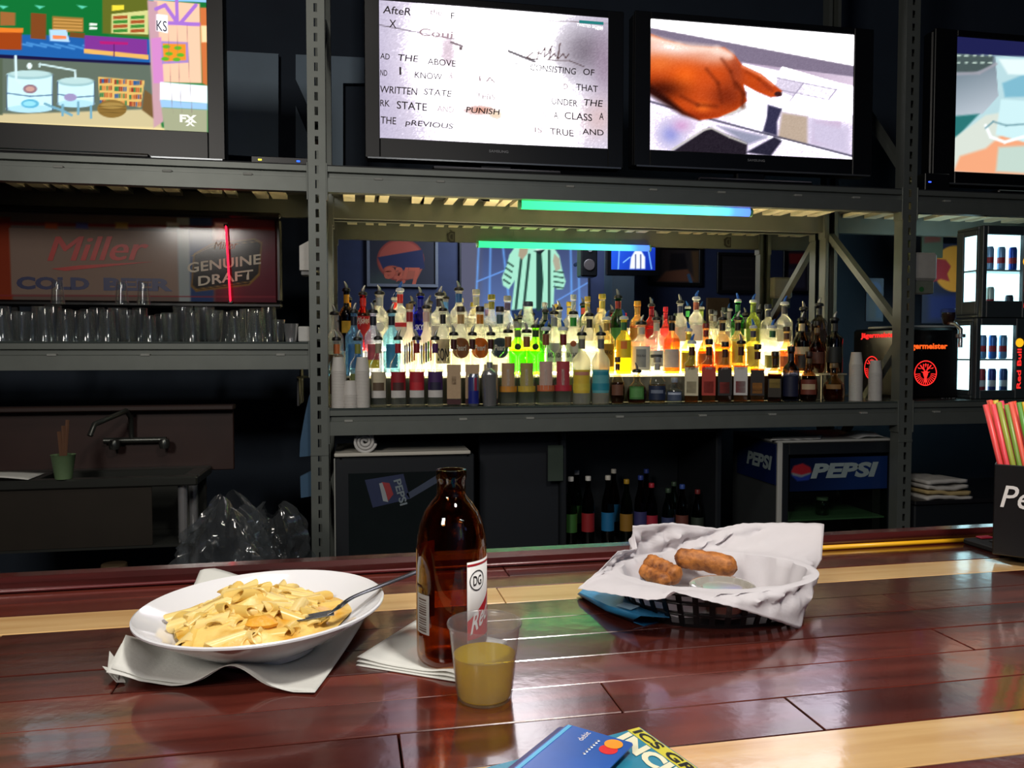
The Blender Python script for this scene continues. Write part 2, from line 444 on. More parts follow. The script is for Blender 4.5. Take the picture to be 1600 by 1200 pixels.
def beam(s0, s1, yf, zt, face=-1):
    """stepped box beam: lower face, recess, top lip"""
    f = -face
    prof = [(0, -.105), (0, -.048), (.016 * f, -.044), (.016 * f, -.026), (0, -.022), (0, 0), (.042 * f, 0), (.042 * f, -.105)]
    mb = MB(); V = [(x, yf + y, zt + z) for x in (s0, s1) for y, z in prof]; k = len(prof)
    mb.add(V, [list(range(k)), list(range(k, 2 * k))[::-1]] + [[j, (j + 1) % k, k + (j + 1) % k, k + j] for j in range(k)])
    o = mb.build('beam', steel, rack)
    if face < 0:
        n = max(2, int((s1 - s0) / 0.36)); 
        for i in range(n):
            x = s0 + 0.08 + (s1 - s0 - 0.16) * (i + .5 * random.random()) / max(1, n - .5)
            c = MB(); c.cbox(x - .018, x + .018, yf - .003, yf + .016, zt - .050, zt - .040, .002); c.build('clip', mat((150, 152, 146), .5, name='clip_plastic'), o)
    for x in (s0, s1):                         # end connector plates
        c = MB(); a = x + (0.0 if x == s0 else -0.006); c.cbox(a, a + .006, yf - .004 if face < 0 else yf - .06, yf + .06 if face < 0 else yf + .004, zt - .14, zt + .012, .001); c.build('connector', steel, o)
    return o
g = PW / 2 + 0.001
BAYS = [(SLL + g, SL - g), (SL + g, SR - g), (SR + g, SRR - g)]
for i, (a, b) in enumerate(BAYS):
    for zt in (zU, (zL, zC, zC)[i]):
        beam(a, b, YF, zt); beam(a, b, YR, zt, face=1)
# upper deck: loose cream slats front to back, seen from below
for i, (a, b) in enumerate(BAYS):
    x = a + 0.06
    lim = b if i < 2 else a + 1.3
    if i == 0: x = a + 1.2
    while x < lim - 0.08:
        wd = random.choice((0.045, 0.055, 0.06, 0.07)); tilt = random.uniform(-0.03, 0.03)
        mb = MB(); 
        V = [(x, YF + .043, zU - .022), (x + wd, YF + .043, zU - .022), (x + wd + tilt, YR - .043, zU - .022), (x + tilt, YR - .043, zU - .022)]
        V += [(p[0], p[1], zU - .004) for p in V]
        mb.add(V, [[0, 3, 2, 1], [4, 5, 6, 7], [0, 1, 5, 4], [1, 2, 6, 5], [2, 3, 7, 6], [3, 0, 4, 7]])
        mb.build('deck_slat', cream, rack)
        x += wd + random.choice((0.028, 0.05, 0.075))
    mb = MB(); mb.box(a, b, YF + .005, YR - .005, zU, zU + .006); mb.build('deck_board', mat((40, 42, 44), .7, name='dark_deck'), rack)
    zt = (zL, zC, zC)[i]
    mb = MB(); mb.cbox(a, b, YF + .003, YR - .002, zt, zt + .008, .002); mb.build('deck_board', mat((70, 78, 76), .18, noise=.1, name='smoked_shelf_glass'), rack)
zCs = zC + 0.008; zLs = zL + 0.008; zUs = zU + 0.006

# hangers on the back of the front beam, black gothic letter plates (seen in the mirror)
for px_, py_ in ((705, 371), (1137, 379)):
    v = WY(px_, py_, 2 * YM - (YF + .05)); y = YF + .048
    t = thing('letter_plate', 'small black gothic letter D in the mirror, ' + ('nearest the round beer sign' if px_ < 900 else 'above the dark menu board'), 'ornament', (v.x, y, v.z - .03))
    mb = MB(); mb.prism([(-.022, 0), (.006, 0), (.024, .012), (.026, .05), (.008, .064), (-.022, .064)], (v.x, y, v.z - .03), (-1, 0, 0), (0, 0, 1), .004)
    mb.build('plate', mat((20, 20, 22), .5, name='black_plate'), t)
    lettering('D', (v.x + .016, y + .004, v.z - .022), .03, .05, mat((70, 74, 66), .5, name='plate_letter'), t, ux=(-1, 0, 0), bold=.03)
    mb = MB(); mb.cyl((v.x, y + .001, v.z + .03), (v.x, y + .001, zUb + .03), .002, seg=6); mb.build('wire', mat((30, 30, 30), .5), t)

# ================================================================ mirror behind the bottles
mm, nt, b = _new('silvered_mirror'); b.inputs['Base Color'].default_value = (.80, .82, .83, 1); b.inputs['Metallic'].default_value = 1; b.inputs['Roughness'].default_value = 0.0
nz = nt.nodes.new('ShaderNodeTexNoise'); nz.inputs['Scale'].default_value = 9
mr = nt.nodes.new('ShaderNodeMapRange'); mr.inputs[3].default_value = 0.0; mr.inputs[4].default_value = 0.012
nt.links.new(nz.outputs['Fac'], mr.inputs[0]); nt.links.new(mr.outputs[0], b.inputs['Roughness'])
t = thing('bar_mirror', 'wide wall mirror behind the liquor bottles reflecting the bar room', 'mirror', (SL, YM, zCs))
mb = MB(); mb.cbox(SL + .03, SR - .03, YM, YM + .006, zCs + .02, zU - .01, .001); mb.build('mirror_glass', mm, t)
mb = MB(); mb.box(SL + .02, SR - .02, YM + .007, YM + .02, zCs, zU); mb.build('backing', blackw, t)
mb = MB(); mb.box(SL + .02, SR - .02, YM - .004, YM + .02, zCs - .02, zCs + .02); mb.build('mirror_channel', steel, t)

# ================================================================ the room seen in the mirror
YW = -4.0
def RF(x, y, Y=YW):
    v = WY(x, y, 2 * YM - Y); return Vector((v.x, Y, v.z))
def pixr(p): return pix((p[0], 2 * YM - p[1], p[2]))
def framed(name, label, cat, x0, y0, x1, y1, fr=.05, frm=None, n=60, k=40, Y=YW, fill=(60, 60, 70)):
    a = RF(x0, y1, Y); c = RF(x1, y0, Y)
    t = thing(name, label, cat, ((a.x + c.x) / 2, Y, a.z))
    frm = frm or mat((26, 24, 24), .4, name='black_frame')
    for q in ((a.x, c.x, c.z - fr, c.z), (a.x, c.x, a.z, a.z + fr), (a.x, a.x + fr, a.z + fr, c.z - fr), (c.x - fr, c.x, a.z + fr, c.z - fr)):
        MB().cbox(q[0], q[1], Y + .002, Y + .045, q[2], q[3], .004).build('frame', frm, t)
    cv = Canvas((a.x + fr, Y + .02, a.z + fr), (1, 0, 0), (0, 0, 1), c.x - a.x - 2 * fr, c.z - a.z - 2 * fr, n, k, proj=pixr, fill=fill)
    return t, cv
# round beer sign in a pale frame
t, cv = framed('picture_frame', 'framed red and blue round beer sign reflected in the mirror above the bottles', 'sign', 573, 366, 684, 448, .045, mat((120, 126, 140), .4, name='pale_frame'), 90, 70, fill=(40, 42, 58))
cv.blob(600, 440, 40, 18, (70, 90, 80), .6)
cv.ell(626, 406, 37, 33, (150, 58, 50)).ell(626, 406, 34, 30, (176, 80, 66)).poly([(590, 402), (660, 390), (664, 420), (600, 424)], (30, 40, 84))
cv.ell(612, 422, 13, 7, (190, 84, 60)).ell(616, 421, 7, 3.5, (60, 34, 40)).poly([(618, 424), (660, 420), (652, 436), (622, 436)], (176, 90, 70))
cv.build('print', printed(0, .5), t)
a = RF(656, 418, YW + .021); b = RF(600, 418, YW + .021)
lettering('Lite', a, a.x - b.x, 26 * pxm(RF(626, 400)) * 3.2, mat((196, 96, 74), .5, name='sign_red'), t, ux=(-1, 0, 0), shear=.25, bold=.03)
# projection screen with a performer in a striped jacket
a = RF(721, 508, YW + .05); c = RF(919, 330, YW + .05)
t = thing('projection_screen', 'large projection screen with a striped-jacket performer, reflected in the mirror', 'screen', ((a.x + c.x) / 2, YW + .05, a.z))
MB().cbox(a.x - .03, c.x + .03, YW + .002, YW + .049, a.z - .03, c.z + .03, .005).build('screen_frame', mat((30, 32, 40), .5), t)
cv = Canvas((a.x, YW + .051, a.z), (1, 0, 0), (0, 0, 1), c.x - a.x, c.z - a.z, 120, 110, proj=pixr, fill=(78, 90, 132))
cv.grad([(700, 300), (940, 300), (940, 520), (700, 520)], (66, 76, 116), (96, 122, 176), (800, 380), (800, 500))
cv.poly([(700, 300), (752, 300), (752, 520), (700, 520)], (92, 92, 112), 10, .7)
for x0, x1 in ((752, 742), (768, 764), (890, 894), (902, 906), (776, 800)): cv.line([(x0, 300), (x1, 510)], 3, (110, 170, 250), .8, 2.5)
cv.line([(745, 440), (800, 418)], 2.5, (110, 160, 240), .7); cv.line([(870, 470), (918, 442)], 2.5, (110, 160, 240), .6)
cv.poly([(798, 484), (866, 480), (860, 520), (806, 520)], (38, 52, 84), 3)
mint = (172, 236, 208)
cv.poly([(799, 484), (803, 450), (806, 420), (812, 396), (826, 382), (850, 381), (862, 394), (866, 420), (866, 450), (865, 480)], mint, 2)
cv.poly([(806, 384), (828, 380), (822, 410), (812, 424), (803, 440), (795, 452), (786, 446), (784, 434), (792, 414), (796, 398)], mint, 2)
cv.poly([(856, 384), (866, 388), (874, 400), (878, 420), (884, 440), (880, 452), (870, 452), (862, 436), (862, 404)], mint, 2)
for q in ([(815, 400), (806, 482)], [(827, 398), (818, 484)], [(843, 392), (841, 484)], [(858, 392), (858, 480)]): cv.line(q, 4.2, (44, 74, 66), .9, 1.5)
cv.poly([(838, 392), (846, 392), (849, 440), (846, 484), (838, 484), (838, 440)], (38, 66, 60), 1.5)
cv.poly([(830, 380), (855, 380), (843, 396)], (232, 250, 244), 1.5).poly([(834, 392), (852, 390), (844, 398)], (30, 40, 44), 1.5)
for k_ in range(4):
    cv.line([(793 - k_ * 2, 410 + k_ * 9), (802 - k_ * 2, 416 + k_ * 9)], 3, (54, 84, 74), .9)
    cv.line([(866, 424 + k_ * 8), (880, 426 + k_ * 8)], 2.6, (54, 84, 74), .9)
cv.poly([(812, 386), (826, 380), (824, 396), (816, 406), (810, 400)], (176, 160, 136), 2).poly([(866, 396), (874, 404), (876, 420), (868, 424), (864, 408)], (180, 172, 150), 2)
cv.ell(838, 366, 13, 17, (190, 160, 140), 2)
cv.build('screen_picture', printed(1.25, key='projected_picture'), t)
# small television hung by the column
t = thing('television', 'small wall-hung television showing the same performer in blue, reflected in the mirror', 'television', RF(992, 430, -2.6))
def rbox(x0, y0, x1, y1, Y, d, m, name, par, b=.006):
    a = RF(x0, y1, Y); c = RF(x1, y0, Y); return MB().cbox(a.x, c.x, Y - d, Y, a.z, c.z, b).build(name, m, par)
blackp = mat((16, 17, 20), .35, noise=.1, name='black_plastic')
rbox(948, 372, 1032, 430, -2.6, .07, blackp, 'casing', t)
a = RF(955, 421, -2.6); c = RF(1024, 378, -2.6)
cv = Canvas((a.x, -2.599, a.z), (1, 0, 0), (0, 0, 1), c.x - a.x, c.z - a.z, 60, 40, proj=pixr, fill=(24, 60, 190))
cv.grad([(950, 370), (1030, 370), (1030, 424), (950, 424)], (40, 90, 220), (16, 40, 150), (960, 380), (1020, 424))
for q in ([(968, 384), (966, 420)], [(976, 390), (1020, 386)], [(1012, 384), (1018, 420)], [(974, 410), (984, 402)]): cv.line(q, 1.8, (130, 190, 255), .9)
cv.poly([(984, 420), (986, 402), (992, 392), (1002, 392), (1008, 402), (1008, 420)], (226, 232, 244), 2).ell(997, 388, 5, 6, (230, 226, 232))
for x in (993, 1001): cv.line([(x, 398), (x, 420)], 2.2, (60, 70, 120), .8)
cv.build('screen_picture', printed(1.6, key='small_tv_picture'), t)
p = RF(992, 400, -2.67); MB().cyl(p, (p.x, -3.99, p.z), .03, seg=10).build('wall_bracket', blackp, t)
# loudspeaker beside it
p = RF(920, 405, -2.9)
t = thing('wall_speaker', 'black tilted loudspeaker beside the projection screen, reflected in the mirror', 'speaker', (p.x, p.y, p.z - .25))
rbox(908, 376, 934, 432, -2.9, .25, blackp, 'cabinet', t, .02)
q = RF(921, 414, -2.898); MB().cyl(q, q + Vector((0, .012, 0)), .085, .075, seg=20).build('woofer', mat((74, 66, 66), .5), t)
q = RF(922, 390, -2.898); MB().cyl(q, q + Vector((0, .01, 0)), .035, seg=16).build('tweeter', mat((100, 104, 110), .4), t)
q = RF(921, 405, -3.15); MB().cyl(q, (q.x, -3.99, q.z), .03, seg=10).build('wall_bracket', blackp, t)
# framed photograph, dark board, column, door
t, cv = framed('picture_frame', 'framed brown photograph below the small television, reflected in the mirror', 'picture', 1012, 386, 1096, 446, .05, fill=(70, 60, 60), n=50, k=40)
cv.poly([(1026, 440), (1040, 424), (1074, 420), (1088, 440)], (150, 96, 72), 3).poly([(1048, 396), (1070, 396), (1074, 420), (1046, 422)], (40, 34, 40), 3).poly([(1080, 392), (1092, 392), (1092, 440), (1084, 440)], (120, 90, 60), 4)
cv.line([(1076, 430), (1080, 442)], 5, (90, 130, 170)); cv.build('print', printed(0, .5), t)
t, cv = framed('picture_frame', 'dark unlit menu board with no writing, reflected in the mirror', 'board', 1119, 396, 1186, 458, .05, fill=(36, 32, 34), n=20, k=20)
for k_ in range(7): cv.line([(1128, 406 + 7 * k_), (1176, 406 + 7 * k_)], 1.2, (54, 46, 46), .7)
cv.build('print', printed(0, .6), t)
t, cv = framed('picture_frame', 'narrow red and grey beer poster between the rack posts, reflected in the mirror', 'poster', 1222, 388, 1264, 458, .04, fill=(58, 50, 62), n=20, k=30)
cv.poly([(1232, 396), (1256, 396), (1254, 412), (1234, 412)], (160, 50, 50), 3).poly([(1230, 420), (1258, 420), (1258, 450), (1230, 450)], (80, 76, 96), 3); cv.build('print', printed(0, .5), t)
a = RF(956, 520, -3.2); c = RF(992, 300, -3.2)
slab('column', a.x, c.x, -3.6, -3.2, 0, 4.2, mat((62, 74, 84), .7, name='column_paint'))
a = RF(1102, 560); c = RF(1138, 466)
d = struct(MB().cbox(a.x, c.x, YW, YW + .05, 0, c.z, .004).build('door_1', mat((104, 78, 48), .5, noise=.25, scale=8, name='oak_door')))
MB().cyl((a.x + .06, YW + .05, 1.0), (a.x + .06, YW + .12, 1.0), .02, seg=10).build('door_handle', mat((180, 170, 130), .3, .8), d)
# ================================================================ televisions on the top shelf
bez = mat((9, 10, 13), .4, noise=.08, name='glossy_black_bezel')
silver = mat((120, 124, 128), .3, .7, noise=.05, name='silver_strip')
def television(label, x0, x1, z0, z1, Y, bl, br_, bb, n, k, logo=None):
    """screen from x0..x1, z0..z1 on plane Y; bezel widths left, right, bottom"""
    t = thing('television', label, 'television', ((x0 + x1) / 2, Y, zUs), group='televisions along the top shelf')
    bt = .03
    MB().cbox(x0 - bl, x1 + br_, Y + .012, Y + .085, z0 - bb, z1 + bt, .01).build('casing', bez, t)
    for q in ((x0 - bl, x0, z0 - bb, z1 + bt), (x1, x1 + br_, z0 - bb, z1 + bt), (x0, x1, z1, z1 + bt), (x0, x1, z0 - bb, z0)):
        MB().cbox(q[0], q[1], Y - .006, Y + .012, q[2], q[3], .003).build('bezel', bez, t)
    xm = (x0 + x1) / 2
    MB().cbox(x0 - bl + .01, x1 + br_ - .01, Y - .012, Y - .006, z0 - bb - .004, z0 - bb + .004, .001).build('silver_strip', silver, t)
    if z0 - bb - .03 > zUs:
        MB().cbox(xm - .07, xm + .07, Y + .02, Y + .06, zUs + .015, z0 - bb, .006).build('stand_neck', bez, t)
    MB().cbox(xm - .28, xm + .28, Y - .035 if Y - .035 > YF else YF, Y + .16, zUs, zUs + .018, .006).build('stand', bez, t)
    if logo:
        p = WY(logo[0], logo[1], Y - .006)
        lettering('SAMSUNG', (p.x, Y - .006, p.z), .085, .011, mat((140, 142, 146), .4, name='logo_grey'), t, lift=.0008, bold=.02)
    return t, Canvas((x0, Y + .002, z0), (1, 0, 0), (0, 0, 1), x1 - x0, z1 - z0, n, k)
YT = 3.45
# --- second television: a hand-written page
z0 = (WY(593, 214, YT).z + WY(950, 234, YT).z) / 2; z1 = WY(950, 28, YT).z
x0 = WY(593, 120, YT).x; x1 = WY(950, 130, YT).x
T2, cv = television('flat television showing a glaring hand-written page on the top shelf', x0, x1, z0, z1, YT, .062, .07, .085, 190, 130, logo=(764, 238))
cv.c[:] = (206, 200, 220)
cv.blob(600, 120, 60, 160, (164, 156, 186), .8).blob(700, 90, 90, 150, (240, 226, 240), .9)
cv.blob(800, 130, 100, 140, (255, 250, 255), 1).blob(780, 60, 110, 90, (255, 250, 255), 1)
cv.blob(915, 80, 42, 40, (110, 100, 112), .85).blob(945, 100, 20, 60, (150, 130, 150), .8).blob(700, 80, 14, 34, (200, 176, 190), .7)
cv.blob(935, 185, 26, 30, (206, 176, 176), .8).blob(750, 172, 22, 7, (190, 110, 80), .7).blob(775, 180, 12, 8, (230, 200, 160), .7).blob(880, 190, 40, 40, (240, 224, 226), .6)
cv.noise(5); cv.c = np.clip(cv.c, 0, 255)
cv.line([(593, 39), (640, 48), (665, 53), (710, 61)], 1.4, (70, 60, 66), .8).line([(845, 32), (900, 34), (950, 37)], 1.2, (120, 104, 112), .8)
cv.line([(705, 66), (722, 72)], 4, (120, 104, 110), .6).ell(720, 76, 3, 2.5, (110, 96, 100)).line([(795, 80), (815, 88), (835, 96)], 5, (110, 104, 110), .55)
sg = [(836, 68), (842, 80), (839, 93), (823, 90), (832, 82), (846, 84), (852, 74), (850, 90), (856, 84), (862, 72), (858, 92), (866, 84), (871, 91), (875, 68), (872, 92), (880, 84), (884, 91), (889, 84)]
cv.line(sg, 1.5, (70, 44, 44), .9); cv.line([(826, 92), (890, 95), (912, 104)], 1.3, (70, 50, 50), .8)
cv.build('screen_picture', printed(1.15, key='screen_light_page'), T2, boost=4.0)
ink = mat((62, 46, 50), .6, name='ink_brown'); inkf = glow((176, 150, 158), 1.0); 
hand = [('AfteR', 598, 21, 642, 12, 1), ('the', 672, 23, 690, 9, 0), ('F', 704, 30, 711, 10, 1), ('X', 608, 43, 619, 12, 1), ('Coui', 655, 56, 708, 12, 0),
        ('AD', 594, 92, 609, 9, 1), ('THE', 622, 95, 654, 10, 1), ('ABOVE', 668, 101, 712, 10, 1), ('IT', 802, 107, 810, 8, 1), ('CONSISTING', 828, 110, 900, 10, 1), ('OF', 911, 117, 929, 10, 1),
        ('ND', 594, 118, 605, 9, 1), ('I', 624, 117, 627, 12, 1), ('KNOW', 648, 122, 691, 10, 1), ('&', 702, 123, 708, 9, 0), ('EA', 748, 127, 774, 8, 0), ('D', 880, 139, 887, 8, 0), ('THAT', 900, 141, 934, 10, 1),
        ('WRITTEN', 594, 145, 652, 11, 1), ('STATE', 662, 148, 706, 10, 1), ('THIS', 744, 154, 774, 9, 0), ('UNDER', 862, 163, 902, 10, 1), ('THE', 912, 165, 942, 10, 1),
        ('RK', 594, 166, 609, 10, 1), ('STATE', 620, 170, 667, 12, 1), ('AND', 683, 174, 709, 9, 0), ('PUNISH', 728, 176, 781, 9, 1), ('AS', 847, 182, 854, 7, 0), ('A', 865, 185, 872, 10, 1), ('CLASS', 882, 186, 925, 11, 1), ('A', 936, 187, 943, 11, 1),
        ('THE', 595, 193, 619, 11, 1), ('pREVIOUS', 633, 198, 708, 11, 1), ('IS', 835, 207, 847, 8, 0), ('TRUE', 859, 210, 896, 10, 1), ('AND', 910, 210, 943, 9, 1)]
for s_, xa, ya, xb, h_, dk in hand:
    letter_px(s_, xa, ya, xb, h_, YT + .002, ink if dk else inkf, T2, slope=-.03 + random.uniform(-.02, .02), shear=random.uniform(-.05, .15), bold=.008, lift=.002)
wht = glow((250, 250, 250), 1.5)
letter_px('TWISTED SISTERS', 901, 41, 942, 4.5, YT + .002, wht, T2, lift=.003, bold=.02, slope=-.05); letter_px('NEXT', 930, 47, 942, 4.5, YT + .002, wht, T2, lift=.003, bold=.02)
a = WY(905, 36, YT); MB().box(a.x, a.x + .11, YT - .0012, YT + .0008, a.z, a.z + .012).build('channel_mark', glow((40, 130, 130), 1.0), T2)
a = WY(913, 232, YT); 
# --- third television: hand pointing at a glass case
z0 = (WY(1015, 235, YT).z + WY(1330, 248, YT).z) / 2; z1 = (WY(1017, 30, YT).z + WY(1336, 54, YT).z) / 2
x0 = WY(1016, 130, YT).x; x1 = WY(1333, 150, YT).x
T3, cv = television('flat television showing an orange pointing hand, beside the right rack post', x0, x1, z0, z1, YT, .075, .10, .075, 190, 130, logo=(1168, 252))
cv.c[:] = (226, 214, 238)
cv.poly([(1000, 10), (1350, 40), (1350, 110), (1000, 48)], (255, 250, 255), 3)
cv.poly([(1010, 42), (1350, 106), (1350, 122), (1150, 100), (1010, 56)], (128, 116, 138), 3)
cv.grad([(1150, 96), (1345, 122), (1345, 138), (1180, 108)], (170, 150, 176), (222, 204, 224), (1160, 100), (1340, 130))
cv.poly([(1160, 98), (1225, 112), (1340, 136), (1340, 175), (1310, 194), (1190, 165), (1150, 140)], (240, 232, 252), 4)
cv.poly([(1222, 104), (1330, 136), (1330, 142), (1214, 118)], (255, 255, 255), 2)
cv.poly([(1214, 120), (1256, 130), (1240, 152), (1210, 140)], (216, 206, 226), 2).poly([(1256, 130), (1308, 140), (1298, 154), (1244, 145)], (222, 214, 230), 2)
for q in ([(1212, 121), (1308, 140)], [(1256, 129), (1234, 158)], [(1308, 139), (1296, 154)], [(1206, 138), (1296, 156)]): cv.line(q, 1.6, (160, 150, 176), .9)
cv.poly([(1160, 140), (1215, 150), (1205, 215), (1140, 195), (1164, 170)], (228, 220, 240), 3)
cv.poly([(1200, 164), (1222, 170), (1214, 190), (1214, 212), (1192, 206), (1198, 185)], (52, 50, 78), 3)
cv.poly([(1222, 176), (1262, 182), (1262, 226), (1216, 215)], (188, 168, 150), 5).poly([(1272, 188), (1314, 190), (1312, 230), (1268, 224)], (204, 176, 204), 5)
cv.poly([(1262, 180), (1330, 196), (1330, 246), (1300, 240), (1262, 226)], (206, 196, 222), 8, .5)
cv.line([(1014, 158), (1110, 186), (1200, 210), (1332, 244)], 3, (60, 58, 78), .8, 2).line([(1200, 214), (1330, 248)], 4, (240, 236, 248), .9, 2)
cv.poly([(1014, 176), (1090, 188), (1052, 236), (1014, 234)], (226, 214, 236), 3)
cv.blob(1048, 210, 16, 16, (120, 130, 210), .7).blob(1065, 196, 14, 10, (210, 150, 200), .7)
cv.poly([(1052, 236), (1108, 199), (1140, 212), (1168, 222), (1166, 246), (1052, 246)], (36, 30, 40), 3)
cv.line([(1050, 234), (1100, 203), (1112, 200), (1140, 214), (1166, 224)], 3, (200, 196, 190), .9, 2)
cv.poly([(1166, 238), (1210, 214), (1222, 220), (1204, 244)], (40, 38, 56), 3).poly([(1120, 196), (1200, 214), (1170, 226)], (150, 152, 176), 4, .8)
cv.poly([(1014, 148), (1080, 182), (1140, 182), (1168, 170), (1164, 160), (1120, 180), (1060, 170)], (210, 206, 204), 3)
handp = [(1010, 50), (1040, 62), (1080, 72), (1132, 74), (1148, 86), (1160, 102), (1190, 116), (1212, 134), (1222, 142), (1218, 150), (1204, 152), (1180, 142), (1162, 132), (1167, 158), (1150, 172), (1122, 184), (1092, 188), (1066, 178), (1040, 158), (1010, 142)]
cv.poly(handp, (202, 74, 22), 2.5)
m_ = np.clip(cv.sd(handp) / 4, 0, 1)
for bx, by, rx, ry, c, a in ((1055, 72, 70, 20, (255, 232, 226), 1), (1120, 86, 34, 14, (240, 190, 170), .85), (1030, 100, 24, 14, (240, 120, 50), .7), (1070, 120, 22, 20, (255, 110, 30), .8), (1110, 140, 26, 26, (236, 96, 40), .6), (1135, 150, 30, 22, (110, 34, 16), .8), (1030, 140, 40, 16, (60, 16, 8), .9), (1085, 182, 40, 10, (140, 40, 14), .8), (1150, 110, 14, 30, (150, 60, 36), .7), (1200, 134, 18, 10, (170, 60, 30), .7), (1098, 168, 12, 8, (255, 120, 40), .7)):
    cv._mix(a * m_ * np.exp(-(((cv.x - bx) / rx) ** 2 + ((cv.y - by) / ry) ** 2)), c)
for q, wd, a in (([(1128, 92), (1142, 112), (1150, 138)], 5, .5), ([(1104, 108), (1122, 130), (1128, 160)], 6, .45), ([(1150, 130), (1162, 146), (1160, 166)], 7, .7), ([(1064, 150), (1090, 164), (1120, 166)], 6, .5), ([(1166, 112), (1186, 124), (1206, 142)], 4, .4)):
    cv.line(q, wd, (104, 34, 14), a, 5)
cv.line([(1014, 60), (1060, 72), (1120, 78), (1140, 86)], 12, (255, 222, 206), .75, 8); cv.line([(1160, 104), (1188, 117), (1208, 133)], 4, (244, 150, 110), .6, 3)
cv.poly([(1010, 128), (1042, 150), (1070, 174), (1094, 188), (1066, 180), (1036, 162), (1010, 146)], (46, 14, 10), 6, .8)
cv.ell(1216, 147, 6, 4, (60, 30, 30), 2)
cv.noise(3); cv.build('screen_picture', printed(1.1, key='screen_light_hand'), T3, boost=4.0)
# --- first television: cartoon cut-away house with a brewing cellar
z0 = (WY(0, 190, YT).z + WY(323, 208, YT).z) / 2; x1 = WY(324, 110, YT).x; x0 = x1 - (WY(950, 130, YT).x - WY(593, 120, YT).x); z1 = z0 + (x1 - x0) * 9 / 16
T1, cv = television('flat television showing a bright cartoon cellar with two white brewing kettles', x0, x1, z0, z1, YT, .07, .065, .11, 240, 150)
cv.c[:] = (24, 110, 50)
cv.poly([(-60, -20), (170, -20), (170, 70), (-60, 62)], (16, 106, 48), 2).poly([(160, -20), (232, -20), (232, 58), (160, 52)], (92, 100, 34), 2)
cv.poly([(-60, 52), (130, 56), (240, 62), (238, 100), (-60, 88)], (30, 90, 160), 2)
for k_ in range(9): cv.line([(20 + 22 * k_, 66 + k_), (50 + 22 * k_, 72 + k_ * 1.5)], 3, (90, 160, 220), .6, 2)
cv.poly([(-60, 46), (34, 47), (34, 78), (-60, 76)], (150, 62, 20), 1.5).poly([(-60, 42), (36, 44), (36, 51), (-60, 50)], (220, 120, 40), 1.5)
cv.poly([(48, 20), (72, 22), (72, 62), (48, 60)], (120, 66, 30), 1.5).poly([(0, 18), (24, 20), (24, 40), (0, 40)], (150, 96, 50), 1.5)
cv.poly([(82, 25), (130, 28), (130, 50), (82, 50)], (150, 110, 50), 1.2)
for k_ in range(4): cv.line([(84, 30 + 5 * k_), (128, 32 + 5 * k_)], 2, (200, 150, 80), .9)
cv.poly([(140, 36), (152, 37), (152, 40), (140, 40)], (235, 235, 230)).poly([(140, 42), (152, 43), (152, 46), (140, 46)], (235, 235, 230))
cv.poly([(110, 50), (132, 52), (132, 60), (108, 58)], (110, 70, 30))
cv.poly([(77, 46), (104, 47), (109, 66), (78, 64)], (170, 205, 235)).poly([(82, 55), (103, 56), (104, 61), (83, 61)], (230, 130, 80))
cv.poly([(132, 55), (230, 62), (230, 86), (132, 78)], (120, 50, 140), 1.5).poly([(155, 64), (200, 66), (200, 70), (157, 69)], (170, 30, 110), 1.5).poly([(131, 76), (232, 86), (232, 93), (131, 83)], (220, 170, 90), 1.2)
cv.line([(178, 70), (178, 88)], 2, (90, 30, 100)); cv.poly([(175, 8), (194, 8), (194, 15), (175, 17)], (230, 210, 60))
cv.poly([(174, 22), (232, 16), (232, 54), (174, 52)], (200, 200, 130))
for i in range(2):
    for j in range(4): cv.poly([(177 + 27 * i, 25 + 7 * j), (199 + 27 * i, 24 + 7 * j), (199 + 27 * i, 29 + 7 * j), (177 + 27 * i, 30 + 7 * j)], (60, 130, 50) if (i + j) % 2 else (160, 80, 40))
for x in (5, 62, 128): cv.poly([(x - 8, 8), (x + 8, 10), (x, 14)], (90, 200, 170), 2)
cv.poly([(-60, 82), (236, 98), (236, 104), (-60, 88)], (24, 20, 60), 1.2)
cv.poly([(-60, 88), (236, 102), (240, 200), (-60, 200)], (92, 104, 92), 2)
cv.poly([(-60, 176), (30, 178), (245, 170), (255, 206), (-60, 200)], (196, 182, 140), 3).poly([(-60, 189), (260, 200), (260, 212), (-60, 200)], (226, 206, 150), 3)
cv.poly([(-60, 90), (4, 92), (4, 180), (-60, 176)], (80, 92, 74), 2)
def kettle(x0, x1, y0, y1):
    xm = (x0 + x1) / 2; rx = (x1 - x0) / 2
    cv.poly([(x0, y0), (x1, y0 + 3), (x1, y1), (x0, y1 - 4)], (196, 232, 240), 1.2); cv.ell(xm, y1 - 2, rx, 6, (170, 214, 232)); cv.ell(xm, y0 + 2, rx, 7, (150, 186, 190)); cv.ell(xm, y0, rx * .9, 5, (176, 206, 206))
    cv.line([(x0, (y0 + y1) / 2 + 2), (xm, (y0 + y1) / 2 + 7), (x1, (y0 + y1) / 2 + 5)], 2, (80, 110, 140), .9)
    for x in (x0, x1): cv.line([(x, y0 + 2), (x, y1)], 1.5, (60, 80, 110), .8)
kettle(11, 82, 115, 172); kettle(90, 147, 126, 164)
cv.line([(24, 88), (25, 124), (31, 129)], 4, (200, 224, 230)); cv.ell(46, 103, 4, 5, (220, 236, 236)); cv.line([(62, 104), (62, 100), (117, 110), (118, 122)], 3, (190, 214, 216))
cv.ell(47, 139, 11, 7, (140, 110, 120)).ell(47, 139, 7, 4, (190, 150, 140)).ell(47, 162, 14, 7, (90, 170, 200)).ell(110, 152, 10, 6, (150, 140, 180)).ell(46, 162, 10, 4, (140, 210, 230))
for q in ([(70, 162), (84, 168), (96, 172), (112, 180)], [(122, 160), (122, 178)], [(142, 166), (142, 184)], [(98, 164), (98, 180)]): cv.line(q, 4, (110, 160, 180), .9)
